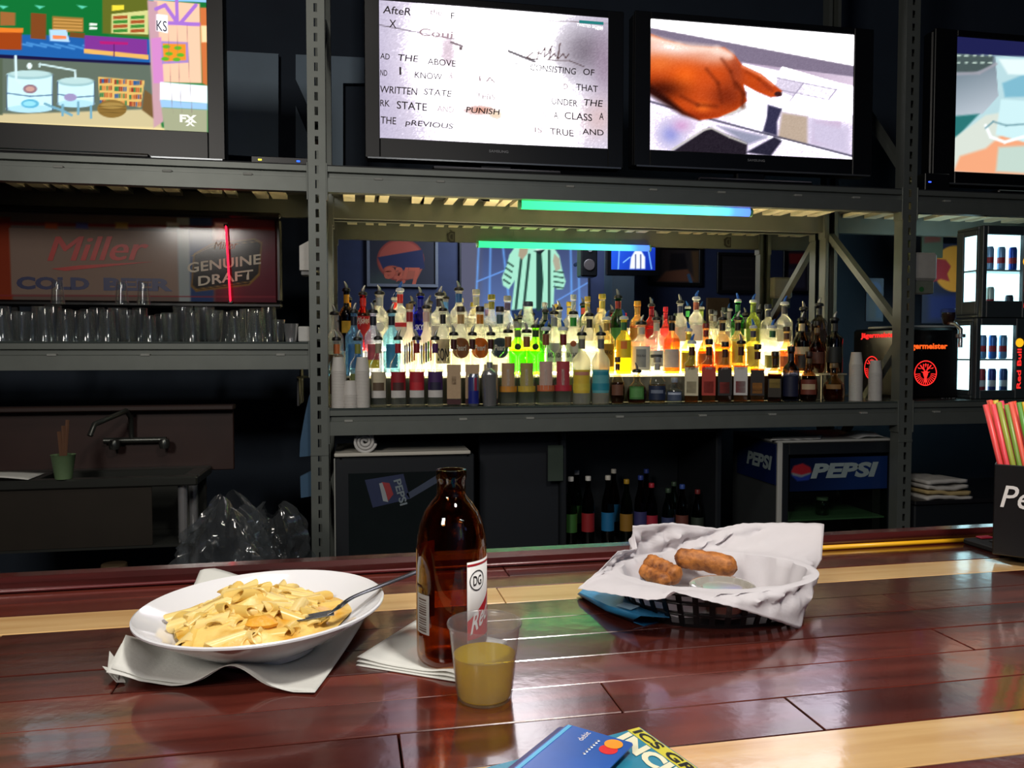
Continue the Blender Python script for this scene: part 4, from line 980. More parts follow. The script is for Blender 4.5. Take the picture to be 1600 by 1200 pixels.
for q in np.linspace(.14, 1, 12):
    row = []
    for i in range(NT):
        t_ = 2 * math.pi * i / NT; a = last[i]; b = oc[i]
        p = a.lerp(b, q); p.z += (.003 if q < .9 else 0) * math.sin(math.pi * q) * (1 if b.z < a.z else .2)
        am = (.0052 if 1.0 < t_ < 2.7 else .0030) * math.sin(math.pi * min(1, q * 1.1)); n = Vector((math.cos(t_), math.sin(t_), 0))
        p += n * am * (math.sin(13 * t_ + ph[2] + 5 * q) + .8 * math.sin(29 * t_ + ph[3] - 7 * q) + .4 * math.sin(47 * t_ + 9 * q))
        if q == 1: p.z += .0006 * (i % 2)
        row.append(p)
    G.append(row)
o = MB().sheet(G, wrap=True).build('paper_liner', paper((234, 230, 233), .42, .2, name='waxed_paper'), None, smooth=55, solid=.00025)
o.location = (0, 0, 0); tag(o, 'crumpled white deli paper lining the black basket', 'paper')
# fried sticks
def stickmat():
    m, nt, b = _new('fried_crumb'); N = nt.nodes.new; K = nt.links.new
    tc = N('ShaderNodeTexCoord'); nz = N('ShaderNodeTexNoise'); nz.inputs['Scale'].default_value = 130; nz.inputs['Detail'].default_value = 5
    n2 = N('ShaderNodeTexNoise'); n2.inputs['Scale'].default_value = 40; K(tc.outputs['Object'], n2.inputs['Vector'])
    K(tc.outputs['Object'], nz.inputs['Vector']); ad = N('ShaderNodeMath'); ad.operation = 'MULTIPLY_ADD'; ad.inputs[1].default_value = .5; K(nz.outputs['Fac'], ad.inputs[0]); 
    m2 = N('ShaderNodeMath'); m2.operation = 'MULTIPLY'; m2.inputs[1].default_value = .5; K(n2.outputs['Fac'], m2.inputs[0]); K(m2.outputs[0], ad.inputs[2])
    rp = N('ShaderNodeValToRGB'); rp.color_ramp.elements[0].position = .36; rp.color_ramp.elements[0].color = rgb(96, 46, 14) + (1,); rp.color_ramp.elements[1].position = .62; rp.color_ramp.elements[1].color = rgb(196, 122, 52) + (1,)
    K(ad.outputs[0], rp.inputs[0]); K(rp.outputs[0], b.inputs['Base Color']); b.inputs['Roughness'].default_value = .6
    bp = N('ShaderNodeBump'); bp.inputs['Strength'].default_value = .8; bp.inputs['Distance'].default_value = .002; K(nz.outputs['Fac'], bp.inputs['Height']); K(bp.outputs[0], b.inputs['Normal'])
    return m
crumb = stickmat()
def stick(a, b, r, lab, sag=0):
    a = Vector(a); b = Vector(b); n = 22; pts = []; rs = []
    for i in range(n):
        t_ = i / (n - 1); p = a.lerp(b, t_) + Vector((0, 0, sag * math.sin(math.pi * t_))); e = min(t_, 1 - t_) * n / 3.2
        pts.append(p); rs.append(r * (min(1, math.sqrt(max(.02, e * (2 - e))) if e < 1 else 1)) * random.uniform(.94, 1.06))
    mb = MB(); mb.tube(pts, rs, 16); V = []
    for p in mb.v: V.append(tuple(Vector(p) + Vector([random.uniform(-.0006, .0006) for _ in range(3)])))
    mb.v = V; o = mb.build('fried_cheese_stick', crumb, None, smooth=70); tag(o, lab, 'fried snack', 'fried sticks in the basket'); return o
zs_ = ZB + .035
stick(WZ(1054, 871, zs_ + .010), WZ(1152, 888, zs_ + .002), .0122, 'longest golden fried stick lying at the back of the basket', .002)
stick(WZ(1009, 878, zs_ + .004), WZ(1062, 902, zs_ - .004), .0116, 'short golden fried stick leaning toward the clear lidded cup')
stick(WZ(1002, 890, zs_ - .004), WZ(1044, 911, zs_ - .008), .0092, 'broken paler fried stick half hidden by the paper fold')
# portion cup with lid
pc = WZ(1129, 912, ZB + .043)
t = thing('sauce_cup', 'clear lidded plastic sauce cup in the snack basket', 'cup', (pc.x, pc.y, ZB + .0145))
clr = glass((.9, .9, .88), .05, 1.0, frost=.12)
MB().lathe([(0, .001), (.024, 0), (.0325, .024), (.0325, .0245), (.0238, .002), (0, .002)], 36).build('tub', clr, t, local=True, smooth=40)
MB().lathe([(0, .003), (.0236, .003), (.0295, .017), (0, .017)], 32).build('sauce', mat((206, 150, 128), .35, name='pink_dip'), t, local=True, smooth=40)
MB().lathe([(0, .0250), (.0205, .0248), (.0225, .0225), (.0270, .0222), (.0285, .0285), (.0325, .0285), (.0345, .027), (.0345, .0235), (.0338, .0235), (.0335, .0262), (.0290, .0272), (.0275, .0212), (.0222, .0212), (.0202, .0235), (0, .0238)], 40).build('lid', glass((.86, .84, .78), .10, 1.0, frost=.55, frostc=(.92, .90, .85), ior=2.2), t, local=True, smooth=40)
# folded blue wrapper under the basket's left end
blu = mat((44, 128, 176), .35, noise=.15, scale=60, name='blue_wrapper')
t = thing('folded_wrapper', 'folded bright blue printed wrapper under the basket paper', 'wrapper', WZ(980, 955, ZB))
top = [WZ(1049, 944, ZB + .016), WZ(1046, 965, ZB + .010), WZ(1002, 962, ZB + .017), WZ(952, 947, ZB + .0145), WZ(905, 926, ZB + .008), WZ(930, 905, ZB + .010), WZ(990, 900, ZB + .016)]
c0 = sum(top, Vector()) / len(top)
mb = MB(); mb.add([c0] + top, [[0, i + 1, (i + 1) % 7 + 1] for i in range(7)]); o = mb.build('upper_fold', blu, t, solid=.0006)
bot = [WZ(1050, 958, ZB + .003), WZ(1036, 970, ZB + .001), WZ(1006, 978, ZB + .0008), WZ(990, 972, ZB + .004), WZ(950, 957, ZB + .002), WZ(906, 931, ZB + .0012), WZ(935, 908, ZB + .001), WZ(1000, 905, ZB + .001)]
c0 = sum(bot, Vector()) / len(bot)
mb = MB(); mb.add([c0] + bot, [[0, i + 1, (i + 1) % 8 + 1] for i in range(8)]); mb.build('lower_fold', mat((24, 92, 138), .4, noise=.15, scale=60, name='blue_wrapper_back'), t, solid=.0006)
mb = MB(); mb.sheet([[top[2], top[3], top[4]], [WZ(990, 968, ZB + .008), WZ(946, 953, ZB + .008), WZ(902, 928, ZB + .004)], [bot[3], bot[4], bot[5]]]); mb.build('folded_edge', blu, t, smooth=80, solid=.0006)
mb = MB(); mb.add([WZ(975, 941, ZB + .0172), WZ(1000, 947, ZB + .0182), WZ(985, 953, ZB + .0178), WZ(962, 946, ZB + .0166)], [[0, 1, 2, 3]]); mb.build('printed_patch', mat((150, 196, 220), .4), t)

# ---------------------------------------------------------------- comic and bank cards at the front edge
t = thing('comic_book', 'teal and yellow comic lying under the bank card', 'book', WZ(1000, 1180, ZB))
P0 = WZ(1000, 1137, ZB + .004); e1 = (WZ(1087, 1198, ZB + .004) - P0).normalized(); e2 = e1.cross(Vector((0, 0, 1))).normalized()      # e2 points back to the viewer
def CB(u, v, z=0): return P0 + e1 * u + e2 * v + Vector((0, 0, z))
mb = MB(); V = [CB(u, v, z) for z in (-.0037, 0) for u, v in ((0, 0), (.26, 0), (.26, .17), (0, .17))]
mb.add(V, [[3, 2, 1, 0], [4, 5, 6, 7], [0, 1, 5, 4], [1, 2, 6, 5], [2, 3, 7, 6], [3, 0, 4, 7]]); mb.build('pages', mat((190, 160, 140), .6), t)
def flat(pts, m, name, par, F, z): 
    k = len(pts); V = [F(u, v, z) for u, v in pts] + [F(u, v, z + .0002) for u, v in pts]
    return MB().add(V, [list(range(k)), list(range(k, 2 * k))[::-1]] + [[i, (i + 1) % k, k + (i + 1) % k, k + i] for i in range(k)]).build(name, m, par)
flat([(0, 0), (.26, 0), (.26, .17), (0, .17)], mat((46, 130, 158), .25, noise=.08, name='comic_teal'), 'cover', t, CB, .0001)
flat([(0, .001), (.26, .001), (.26, .0115), (0, .0115)], mat((206, 196, 60), .3, noise=.04, name='comic_yellow'), 'title_band', t, CB, .0004)
flat([(.012, .040), (.022, .034), (.034, .046), (.03, .07), (.01, .06)], mat((170, 60, 50), .4), 'cover_art', t, CB, .0004)
lettering('ICS GRAPHIC', CB(.004, .0102, .0009), .128, .0082, blkp, t, ux=e1, uy=-e2, lift=0, bold=.03)
lettering('INCIBLE', CB(.003, .0290, .0009), .104, .0165, mat((226, 222, 190), .4, name='comic_cream'), t, ux=e1, uy=-e2, lift=0, bold=.05, shear=-.2)
P1 = WZ(887, 1133, ZB + .0105); f1 = (P1 - WZ(806, 1199, ZB + .0105)).normalized(); f2 = f1.cross(Vector((0, 0, 1))).normalized()
def CC(u, v, z=0): return P1 - f1 * u + f2 * v + Vector((0, 0, z))       # u from the right end, v from the top
def card(name, label, F, z, m):
    mb = MB(); w_, h_, r = .0856, .054, .0035; pts = []
    for cx, cy, a0 in ((r, r, 180), (w_ - r, r, 270), (w_ - r, h_ - r, 0), (r, h_ - r, 90)):
        for k in range(5): a = math.radians(a0 + 22.5 * k); pts.append((cx + r * math.cos(a), cy + r * math.sin(a)))
    k = len(pts); V = [F(u, v, z) for u, v in pts] + [F(u, v, z + .0008) for u, v in pts]
    t = thing(name, label, 'card', F(.04, .027, z)); mb.add(V, [list(range(k)), list(range(k, 2 * k))[::-1]] + [[i, (i + 1) % k, k + (i + 1) % k, k + i] for i in range(k)]); mb.build('card_body', m, t); return t
cbl = mat((26, 84, 170), .25, noise=.35, scale=14, name='card_blue')
t = card('bank_card', 'blue bank card with red and orange circles on top of the comic', CC, 0, cbl)
flat([(.001, .0012), (.084, .0012), (.084, .0042), (.001, .0042)], mat((80, 170, 214), .3), 'edge_stripe', t, CC, .0009)
circ = lambda cx, cy, r: [(cx + r * math.cos(2 * math.pi * i / 28), cy + r * math.sin(2 * math.pi * i / 28)) for i in range(28)]
flat(circ(.0185, .0425, .0066), mat((214, 30, 30), .3, name='logo_red'), 'logo_circle', t, CC, .0009)
flat(circ(.0100, .0425, .0066), mat((240, 150, 24), .3, name='logo_orange'), 'logo_circle', t, CC, .0012)
lettering('debit', CC(.0175, .0215, .0011), .0140, .0048, whp, t, ux=f1, uy=-f2, lift=0)
for i in range(7):
    p = CC(.011 + .0036 * i, .031, .0008); MB().cbox(p.x - .001, p.x + .001, p.y - .0012, p.y + .0012, p.z, p.z + .0005, .0003).build('embossed_digit', mat((200, 206, 214), .2, .8, name='foil'), t)
def CD(u, v, z=0): return CC(u + .001, v - .006, z - .0026)
card('bank_card', 'dark violet card peeking out beneath the blue bank card', CD, 0, mat((36, 30, 96), .3, name='card_violet'))

# ---------------------------------------------------------------- rubber bar mat, straw caddy, loose straw
mt = thing('bar_mat', 'black rubber bar mat with red studs at the right end of the bar', 'bar mat', B(SD(1590, 870)[0], SD(1590, 870)[1]))
s0, d0 = SD(1521, 855); 
blk = mat((18, 18, 20), .7, noise=.2, name='black_rubber')
mb = MB(); mb.cbox(s0, s0 + .46, .78, 1.033, .0006, .009, .002, xf=lambda x, y, z: B(x, y, z)); mb.build('pad', blk, mt)
for i in range(12):
    for j in range(10):
        x = s0 + .02 + .036 * i; y = .793 + .025 * j
        mb = MB(); mb.cbox(x, x + .022, y, y + .013, .009, .0118, .0012, xf=lambda x, y, z: B(x, y, z)); mb.build('stud', mat((176, 34, 58), .6, name='red_rubber') if (i + j) % 2 and j > 0 else blk, mt)
CO = WZ(1550, 866, ZB + .0122); cra = math.radians(45); cex = Vector((math.cos(cra), -math.sin(cra), 0)); cey = Vector((math.sin(cra), math.cos(cra), 0))
def CF(u, v, z): return CO + cex * u + cey * v + Vector((0, 0, z))
cw, cdp, ch = .16, .055, .124
cad = thing('straw_caddy', 'black bar caddy with white script lettering holding coloured straws', 'caddy', CF(cw / 2, cdp / 2, 0))
for q in ((0, cw, 0, .003), (0, cw, cdp - .003, cdp), (0, .003, .003, cdp - .003), (cw - .003, cw, .003, cdp - .003)):
    mb = MB(); mb.cbox(q[0], q[1], q[2], q[3], 0, ch, .0012, xf=CF); mb.build('side_wall', kp, cad)
mb = MB(); mb.cbox(.003, cw - .003, .003, cdp - .003, 0, .003, .001, xf=CF); mb.build('bottom', kp, cad)
lettering('Pearl', CF(.008, 0, .066), .078, .030, whp, cad, ux=cex, shear=.25, bold=.006)
lettering('VODKA', CF(.036, 0, .052), .042, .0070, whp, cad, ux=cex, shear=.1)
scol = [(226, 74, 74), (90, 150, 60), (226, 70, 96), (120, 150, 60), (232, 84, 60), (230, 74, 84), (220, 180, 60), (232, 80, 56), (226, 90, 70), (214, 190, 70), (150, 160, 60), (232, 80, 70)]
for i in range(58):
    c1 = i % 20; rw = i // 20
    u = .034 + .0065 * c1 + (.003 if rw % 2 else 0); vv = .010 + .013 * rw
    if u > cw - .008: continue
    c = scol[(c1 * 5 + rw * 4) % len(scol)]; lean = -.046 + .0011 * c1 + random.uniform(-.0018, .0018); L = .206 + random.uniform(-.004, .004)
    o = MB().cyl(CF(u, vv, .0045), CF(u + lean, vv + random.uniform(-.003, .003), L), .0033, seg=8, caps=False).build('drinking_straw', mat(c, .35, noise=.05), None, smooth=60, solid=.0003)
    nm = {226: 'red', 90: 'green', 120: 'olive', 232: 'orange-red', 230: 'pink', 220: 'yellow', 214: 'yellow', 150: 'olive'}[c[0]]
    tag(o, '%s plastic straw standing in the black caddy' % nm, 'straw', 'straws in the caddy')
a = WZ(1268, 863, ZB + .0036); b = WZ(1568, 844, ZB + .0036); a.z = b.z = ZB + .0036
sA = B(SD(1268, 863)[0], 1.0385, .0036); sB = B(SD(1566, 846)[0], 1.0385, .0036)
o = MB().cyl(sA, sB, .0034, seg=10, caps=False).build('drinking_straw', mat((236, 176, 30), .35, noise=.04), None, smooth=60, solid=.0004)
tag(o, 'yellow plastic straw lying along the rail behind the basket', 'straw')
# ================================================================ lit step display and liquor bottles
ROWY = [3.50, 3.645, 3.80]; RZ = [zCs + .0008, zCs + .13, zCs + .24]
xs0 = WY(566, 560, 3.7).x; xs1 = WY(1262, 560, 3.7).x
st = thing('bottle_step_display', 'two-tier step display glowing warm white behind the front bottles', 'display', ((xs0 + xs1) / 2, 3.7, zCs))
lit = glow((255, 230, 165), 3.4); litt = glow((255, 228, 160), 4.2); led = glow((255, 232, 176), 140.0); dimr = mat((128, 124, 106), .3, noise=.1, name='smoked_riser'); whb = mat((236, 230, 214), .6, name='white_diffuser')
acr = glass((.9, .92, .9), .15, .6, frost=.5, frostc=(.9, .88, .8))
for i, (ya, yb, zt) in enumerate(((3.578, 3.705, RZ[1]), (3.735, 3.872, RZ[2]))):
    n = 5
    for k in range(n):                                  # one lit panel per section, so the joints show
        a = xs0 + (xs1 - xs0) * k / n; b = xs0 + (xs1 - xs0) * (k + 1) / n
        gp = .002 if i else 0; MB().cbox(a + gp, b - gp, ya, ya + .006, zCs + .0004, zt - .010, .001).build('lit_riser' if i else 'riser', lit if i else dimr, st)
    MB().cbox(xs0 - .28, xs1 + .14, ya - .004, yb, zt - .009, zt - .0008, .002).build('tread', acr, st)
    for k in range(n):
        a = xs0 + (xs1 - xs0) * k / n; b = xs0 + (xs1 - xs0) * (k + 1) / n
        MB().box(a + .004, b - .004, ya + .008, yb - .006, zt - .0125, zt - .0095).build('light_panel', litt, st)
    for x in (xs0 - .28, xs0 - .01, xs1 + .01, xs1 + .13):
        MB().cbox(x, x + .008, ya + .008, yb - .006, zCs + .0006, zt - .0095, .001).build('end_panel', mat((60, 60, 62), .4), st)
for k in range(5):
    a = xs0 + (xs1 - xs0) * k / 5; b = xs0 + (xs1 - xs0) * (k + 1) / 5
    MB().cbox(a + .002, b - .002, 3.872, 3.878, zCs + .004, RZ[2] + .115, .001).build('back_panel', whb, st)
    MB().cbox(a + .01, b - .01, 3.856, 3.866, RZ[2] + .0006, RZ[2] + .009, .001).build('step_or_added_light_strip', led, st)
    MB().cbox(a + .01, b - .01, 3.884, 3.894, RZ[2] + .098, RZ[2] + .110, .001).build('step_or_added_light_strip', led, st)  # extra strip hidden behind the panel, added to brighten slats and mirror
    MB().cbox(a + .01, b - .01, 3.716, 3.726, RZ[1] + .0006, RZ[1] + .009, .001).build('step_or_added_light_strip', led, st)
CLR = (.93, .95, .94)
PROF = {
 'std': [(0, 0), (.9, 0), (1, .012), (1, .60), (.95, .645), (.72, .70), (.45, .745), (.37, .79), (.35, .94), (.40, .945), (.40, 1.0), (0, 1.0)],
 'tall': [(0, 0), (.92, 0), (1, .01), (1, .66), (.93, .69), (.5, .735), (.38, .77), (.36, .95), (.42, .955), (.42, 1.0), (0, 1)],
 'pin': [(0, 0), (.62, 0), (.70, .01), (.95, .22), (1, .36), (.97, .46), (.74, .58), (.46, .66), (.40, .72), (.38, .97), (.42, .975), (.42, 1), (0, 1)],
 'round': [(0, 0), (.74, 0), (.86, .02), (1, .18), (1, .36), (.88, .52), (.55, .64), (.34, .70), (.30, .94), (.35, .945), (.35, 1), (0, 1)],
 'carafe': [(0, 0), (.85, 0), (.95, .01), (1, .2), (.92, .45), (.72, .62), (.52, .78), (.44, .90), (.48, .93), (.48, 1), (0, 1)],
 'square': [(0, 0), (.95, 0), (1, .01), (1, .62), (.92, .66), (.5, .71), (.34, .735), (.33, .94), (.38, .945), (.38, 1), (0, 1)],
}
def sqf(z, t):
    if z > .22: return 1.0
    c = max(abs(math.cos(t)), abs(math.sin(t))); return min(1.30, .93 / c)
capm = lambda c: mat(c, .4, noise=.06)
blackcap = mat((20, 19, 20), .4, name='black_cap'); pours = mat((190, 188, 182), .28, .75, noise=.05, name='steel_spout'); blues = mat((36, 96, 190), .35, name='blue_spout')
NB = 0
def bottle(row, x, wpx, ytop, kind, glasst, liquid, capspec, neck, labels, desc, text=None, frost=0, fill=.55):
    """labels: list of (z0, z1, colour[, half angle]) as fractions of the height"""
    global NB
    Y = ROWY[row]; zb = RZ[row]
    p = WY(x, ytop, Y); base = Vector((p.x, Y, zb)); H = p.z - zb; R = wpx / 2 * pxm(base) * .95
    t = thing('liquor_bottle', desc, 'bottle', base, group='liquor bottles behind the bar')
    if not frost and row > 0 and min(glasst) > .2: frost = .24
    g = glass(glasst, .05, .9, frost=frost, frostc=tuple(min(.95, q * .95) for q in glasst) if frost else None)
    sq = (lambda z, a: sqf(z * 1.0 / H * .33, a + .785 * 0)) if kind == 'square' else None
    rot = math.atan2(CAM.y - base.y, CAM.x - base.x)
    def lathe(pr, seg=20, rr=1.0): 
        mb = MB()
        f = (lambda z, a: sqf(.3 if z / H > .64 else 0, a - rot)) if kind == 'square' else None
        return mb.lathe([(r * R * rr * (.86 if kind == 'square' and z < .66 else 1), z * H) for r, z in pr], seg, sq=f)
    lathe(PROF[kind], 24).build('glass_body', g, t, local=True, smooth=50)
    if liquid is not None:
        pr = [(r * .93, max(z, .012)) for r, z in PROF[kind][1:] if z < fill]; 
        # radius at the fill level
        P = PROF[kind]; rf = pr[-1][0]
        for (ra, za), (rb, zb_) in zip(P, P[1:]):
            if za <= fill <= zb_ and zb_ > za: rf = (ra + (rb - ra) * (fill - za) / (zb_ - za)) * .93
        pr = [(0, .012)] + pr + [(rf, fill), (0, fill)]
        lathe(pr, 20).build('liquid', glass(liquid, .03, .3, frost=.12, frostc=liquid), t, local=True, smooth=50)
    rn = [r for r, z in PROF[kind] if .8 < z < .96][0] * R if any(.8 < z < .96 for r, z in PROF[kind]) else .4 * R
    if neck: MB().lathe([(rn * 1.06, H * .80), (rn * 1.07, H * .945)], 18).build('neck_wrap', mat(neck, .4, noise=.06), t, local=True, smooth=60)
    rc = (PROF[kind][-2][0]) * R
    if capspec[0] == 'cap':
        MB().lathe([(0, H * 1.0), (rc * 1.12, H * .985), (rc * 1.15, H * 1.0), (rc * 1.12, H + .018), (rc, H + .021), (0, H + .021)], 16).build('cap', capm(capspec[1]), t, local=True, smooth=40)
    else:
        co, so = {'pour': (blackcap, pours), 'pourb': (mat((210, 214, 220), .4, name='white_collar'), blues), 'pourk': (blackcap, blackcap)}[capspec[0]]
        c = MB().lathe([(0, H), (rc * 1.35, H - .001), (rc * 1.4, H + .004), (rc * 1.25, H + .012), (rc * .7, H + .016), (0, H + .016)], 16).build('pourer', co, t, local=True, smooth=40)
        sg = 1 if (NB % 2) else -1
        MB().tube([(0, 0, H + .014), (0, 0, H + .022), (sg * .004, -.002, H + .034), (sg * .010, -.004, H + .045)], [.0075, .008, .006, .003], 8).build('spout', so, c, local=True, smooth=50)
    flatk = kind == 'square'
    for lb in labels:
        z0, z1, c = lb[:3]; ha = lb[3] if len(lb) > 3 else 62
        if flatk:
            f, r = view_basis(base); hw = R * .86 * .90 * ha / 62; d = R * .86 * .935
            mb = MB(); o_ = f * (d + .0006)
            mb.add([o_ - r * hw + Vector((0, 0, z0 * H)), o_ + r * hw + Vector((0, 0, z0 * H)), o_ + r * hw + Vector((0, 0, z1 * H)), o_ - r * hw + Vector((0, 0, z1 * H))], [[0, 1, 2, 3]])
            mb.build('label', mat(c, .55, noise=.1, scale=60), t, local=True, solid=.0006)
        elif len(lb) > 4:                                # round label
            cz_ = (z0 + z1) / 2 * H; rr = (z1 - z0) / 2 * H; rows = [[(math.degrees(q * rr * math.cos(2 * math.pi * i / 24) / R), cz_ + q * rr * math.sin(2 * math.pi * i / 24)) for i in range(25)] for q in (.02, .5, 1)]
            MB().sheet(wrap(base, R * 1.02, rows)).build('label', mat(c, .5, noise=.1, scale=60), t, local=True, smooth=60)
        else:
            label_patch(base, R * (1.015 + .008 * labels.index(lb)), -ha, ha, z0 * H, z1 * H, 10).build('label', mat(c, .55, noise=.12, scale=60), t, local=True, smooth=60)
    if text:
        s_, z0, z1, c, ha = text
        wrap_text(s_, base, R * (.90 if flatk else 1.05) , -ha, ha, z0 * H, z1 * H, mat(c, .5, noise=.02), t, bold=.02, shear=.15 if s_ in ('Pearl', 'Wicked', 'Spirit') else 0)
    NB += 1
    return t
clr = None
amber = (.80, .40, .08); dark = (.30, .11, .03); vodka = (.95, .97, .96)
F_, M_, K_ = 0, 1, 2
pour, pourb = ('pour',), ('pourb',)
# ---- front row, left to right
bottle(0, 526, 27, 532, 'std', CLR, vodka, pour, (190, 104, 56), [(.2, .5, (150, 120, 96))], 'clear bottle with an orange neck wrap behind the tallest cup stack on the left')
bottle(0, 559, 27, 532, 'std', CLR, vodka, pour, (128, 130, 56), [(.2, .5, (110, 120, 70))], 'clear bottle with an olive neck wrap behind the second stack of white cups')
flv = [(591, (150, 142, 118), (196, 186, 158), (92, 74, 56), 'beige neck wrap and vanilla label'), (622, (160, 34, 44), (150, 28, 40), (74, 36, 34), 'crimson neck wrap and raspberry label'), (651, (128, 30, 34), (164, 30, 44), (190, 40, 50), 'dark red neck wrap and strawberry label'), (680, (78, 34, 92), (66, 36, 92), (34, 30, 60), 'purple neck wrap and blueberry label')]
for x, nk_, l1, l2, d in flv:
    t = bottle(0, x, 27, 531, 'std', CLR, vodka, pour, nk_, [(.13, .24, (206, 202, 198), 58), (.24, .52, l1, 58), (.24, .36, l2, 40)], 'clear flavoured vodka bottle with %s, front row' % d)
for x, d in ((709, 'left of the blue can'), (738, 'behind the blue can'), (767, 'behind the steel cocktail shaker')):
    bottle(0, x, 29, 524, 'square', CLR, vodka, pour, (64, 22, 22), [(.10, .585, (186, 158, 124)), (.30, .42, (120, 70, 50), 20), (.02, .09, (66, 22, 26))], 'square bottle with a tall parchment label, ' + d)
for x, yt, nk_, bd, l1, cp, d in ((794, 520, (142, 92, 44), (206, 138, 44), (176, 142, 104), pour, 'tan label and orange band'), (823, 520, (140, 90, 46), (206, 176, 60), (164, 152, 84), pour, 'olive label and yellow band'), (853, 516, (132, 76, 50), (206, 110, 66), (196, 164, 150), pourb, 'pale pink label and orange band'), (880, 516, (116, 36, 40), (186, 40, 60), (176, 60, 70), pourb, 'crimson label and red band')):
    t = bottle(0, x, 29, yt, 'tall', CLR, vodka, cp, nk_, [(.20, .58, l1, 46), (.18, .26, bd, 74)], 'clear cylinder bottle with %s in the front row' % d)
    wrap_text('VODKA', t.location, .043, -9, 9, .085, .16, mat((210, 200, 190), .5, name='pale_print'), t)
for x, l1, l2, nk_, d in ((909, (222, 190, 60), (198, 132, 110), (112, 108, 100), 'yellow sunrise label'), (939, (90, 168, 176), (40, 140, 160), (96, 100, 104), 'turquoise wave label')):
    bottle(0, x, 30, 524, 'std', (.95, .95, .9), vodka, pour, nk_, [(.16, .50, l1, 60), (.42, .47, l2, 50), (.20, .30, l2 if x > 920 else (224, 200, 70), 66)], 'frosted bottle with a %s in the front row' % d, frost=.5)
bottle(0, 965, 24, 565, 'round', (.9, .8, .6), dark, ('cap', (70, 44, 40)), (90, 54, 40), [(.2, .45, (110, 70, 50), 50)], 'squat brown whisky bottle with a dark cap beside the turquoise label bottle', fill=.5)
bottle(0, 995, 33, 582, 'round', (.9, .85, .7), dark, pour, None, [(.14, .56, (64, 120, 56), 44), (.2, .5, (90, 150, 80), 34)], 'squat whisky bottle with an oval green label', fill=.55)
bottle(0, 1027, 30, 565, 'round', CLR, (.75, .6, .4), ('cap', (150, 150, 150)), (180, 176, 170), [(.08, .42, (34, 46, 74), 60), (.24, .32, (120, 130, 150), 40)], 'round clear bottle with a navy label beside the squat green-label whisky', fill=.45)
bottle(0, 1054, 26, 597, 'std', (.8, .86, .92), vodka, ('cap', (150, 160, 176)), None, [(.12, .55, (76, 88, 112), 60), (.4, .5, (190, 200, 220), 50)], 'short clear flask with a pewter label, lowest bottle of the front row')
for x, yt, l1, l2, l3, cp, d in ((1081, 537, (222, 210, 176), (196, 184, 150), (214, 202, 168), pourb, 'cream label'), (1108, 537, (190, 60, 46), (170, 48, 38), (206, 96, 80), ('cap', (34, 28, 26)), 'brick red label'), (1133, 541, (34, 26, 26), (180, 60, 50), (160, 40, 40), ('cap', (30, 26, 26)), 'black label and red fruit'), (1158, 537, (220, 216, 212), (150, 40, 46), (220, 216, 212), pour, 'white label and red seal'), (1184, 545, (38, 28, 24), (214, 140, 50), (200, 100, 40), ('cap', (28, 24, 24)), 'black label and orange fruit')):
    t = bottle(0, x, 28, yt, 'square', (.95, .9, .8), amber if x != 1133 else dark, cp, (74, 40, 30), [(.12, .60, l1, 62), (.16, .36, l2, 44)], 'square bourbon bottle with %s in the front row' % d, fill=.62)
    wrap_text('JIM BEAM', t.location, .038, -24, 24, .150, .165, mat((60, 30, 26) if x == 1081 else (220, 200, 180), .5, name=None), t)
bottle(0, 1211, 27, 556, 'square', (.7, .5, .25), dark, ('cap', (40, 32, 26)), (60, 40, 30), [(.1, .5, (46, 38, 26), 60), (.3, .5, (150, 124, 46), 50)], 'dark square bottle with a mustard label beside the bourbons', fill=.6)
bottle(0, 1236, 27, 548, 'std', (.10, .12, .22), None, ('cap', (24, 24, 34)), (30, 30, 46), [(.1, .5, (28, 32, 60), 60)], 'nearly black bottle with a navy label in the front row')
bottle(0, 1264, 29, 556, 'round', (.5, .3, .15), dark, ('cap', (50, 36, 30)), (96, 84, 60), [(.15, .48, (120, 56, 40), 56), (.26, .38, (200, 176, 140), 44)], 'brown bottle with a red and cream label near the right cup stacks')
bottle(0, 1303, 34, 574, 'round', (.75, .5, .22), dark, ('cap', (110, 90, 60)), None, [(.36, .5, (150, 110, 60), 40)], 'squat cognac bottle beside the right-hand white cup stacks', fill=.5)
# ---- middle row
bottle(1, 523, 29, 492, 'std', CLR, vodka, pour, None, [(.1, .35, (180, 150, 120), 60)], 'clear bottle with a bare neck behind the tallest left cup stack')
for x, l1, gt, d in ((553, (46, 110, 170), (.35, .62, .95), 'blue label'), (583, (190, 84, 96), (.70, .72, .95), 'red and yellow label'), (612, (60, 150, 200), (.45, .75, .98), 'sky blue label')):
    bottle(1, x, 29, 489, 'std', gt, vodka, pour, (24, 28, 44), [(.12, .5, l1, 40)] + ([(.12, .25, (220, 200, 60), 38)] if x == 583 else []), 'blue-tinted bottle with a black neck wrap and %s' % d)
for x, nk_, cp, c1, c2, d in ((640, (150, 34, 44), ('cap', (170, 140, 90)), (206, 190, 180), (214, 170, 60), 'dark red neck wrap'), (666, (206, 176, 170), pour, (226, 190, 60), (90, 160, 50), 'pale neck and steel spout')):
    t = bottle(1, x, 26, 482, 'pin', (.95, .92, .9), None, cp, nk_, [], 'frosted skittle-shaped bottle with %s' % d, frost=.6)
    f, r = view_basis(t.location)
    for k, c in enumerate(((120, 150, 170), c1, (60, 60, 80), c2, (226, 120, 60))):
        label_patch(t.location, .041, -38 + 15 * k, -26 + 15 * k, .05 + .004 * k, .135 + .006 * k, 4).build('label_stripe', mat(c, .5), t, local=True, smooth=60)
bottle(1, 692, 26, 486, 'std', CLR, vodka, pour, (30, 28, 30), [(.18, .56, (214, 196, 150), 56)], 'clear bottle with a cream label in heavy black letters', text=('SON', .22, .42, (26, 24, 24), 42))
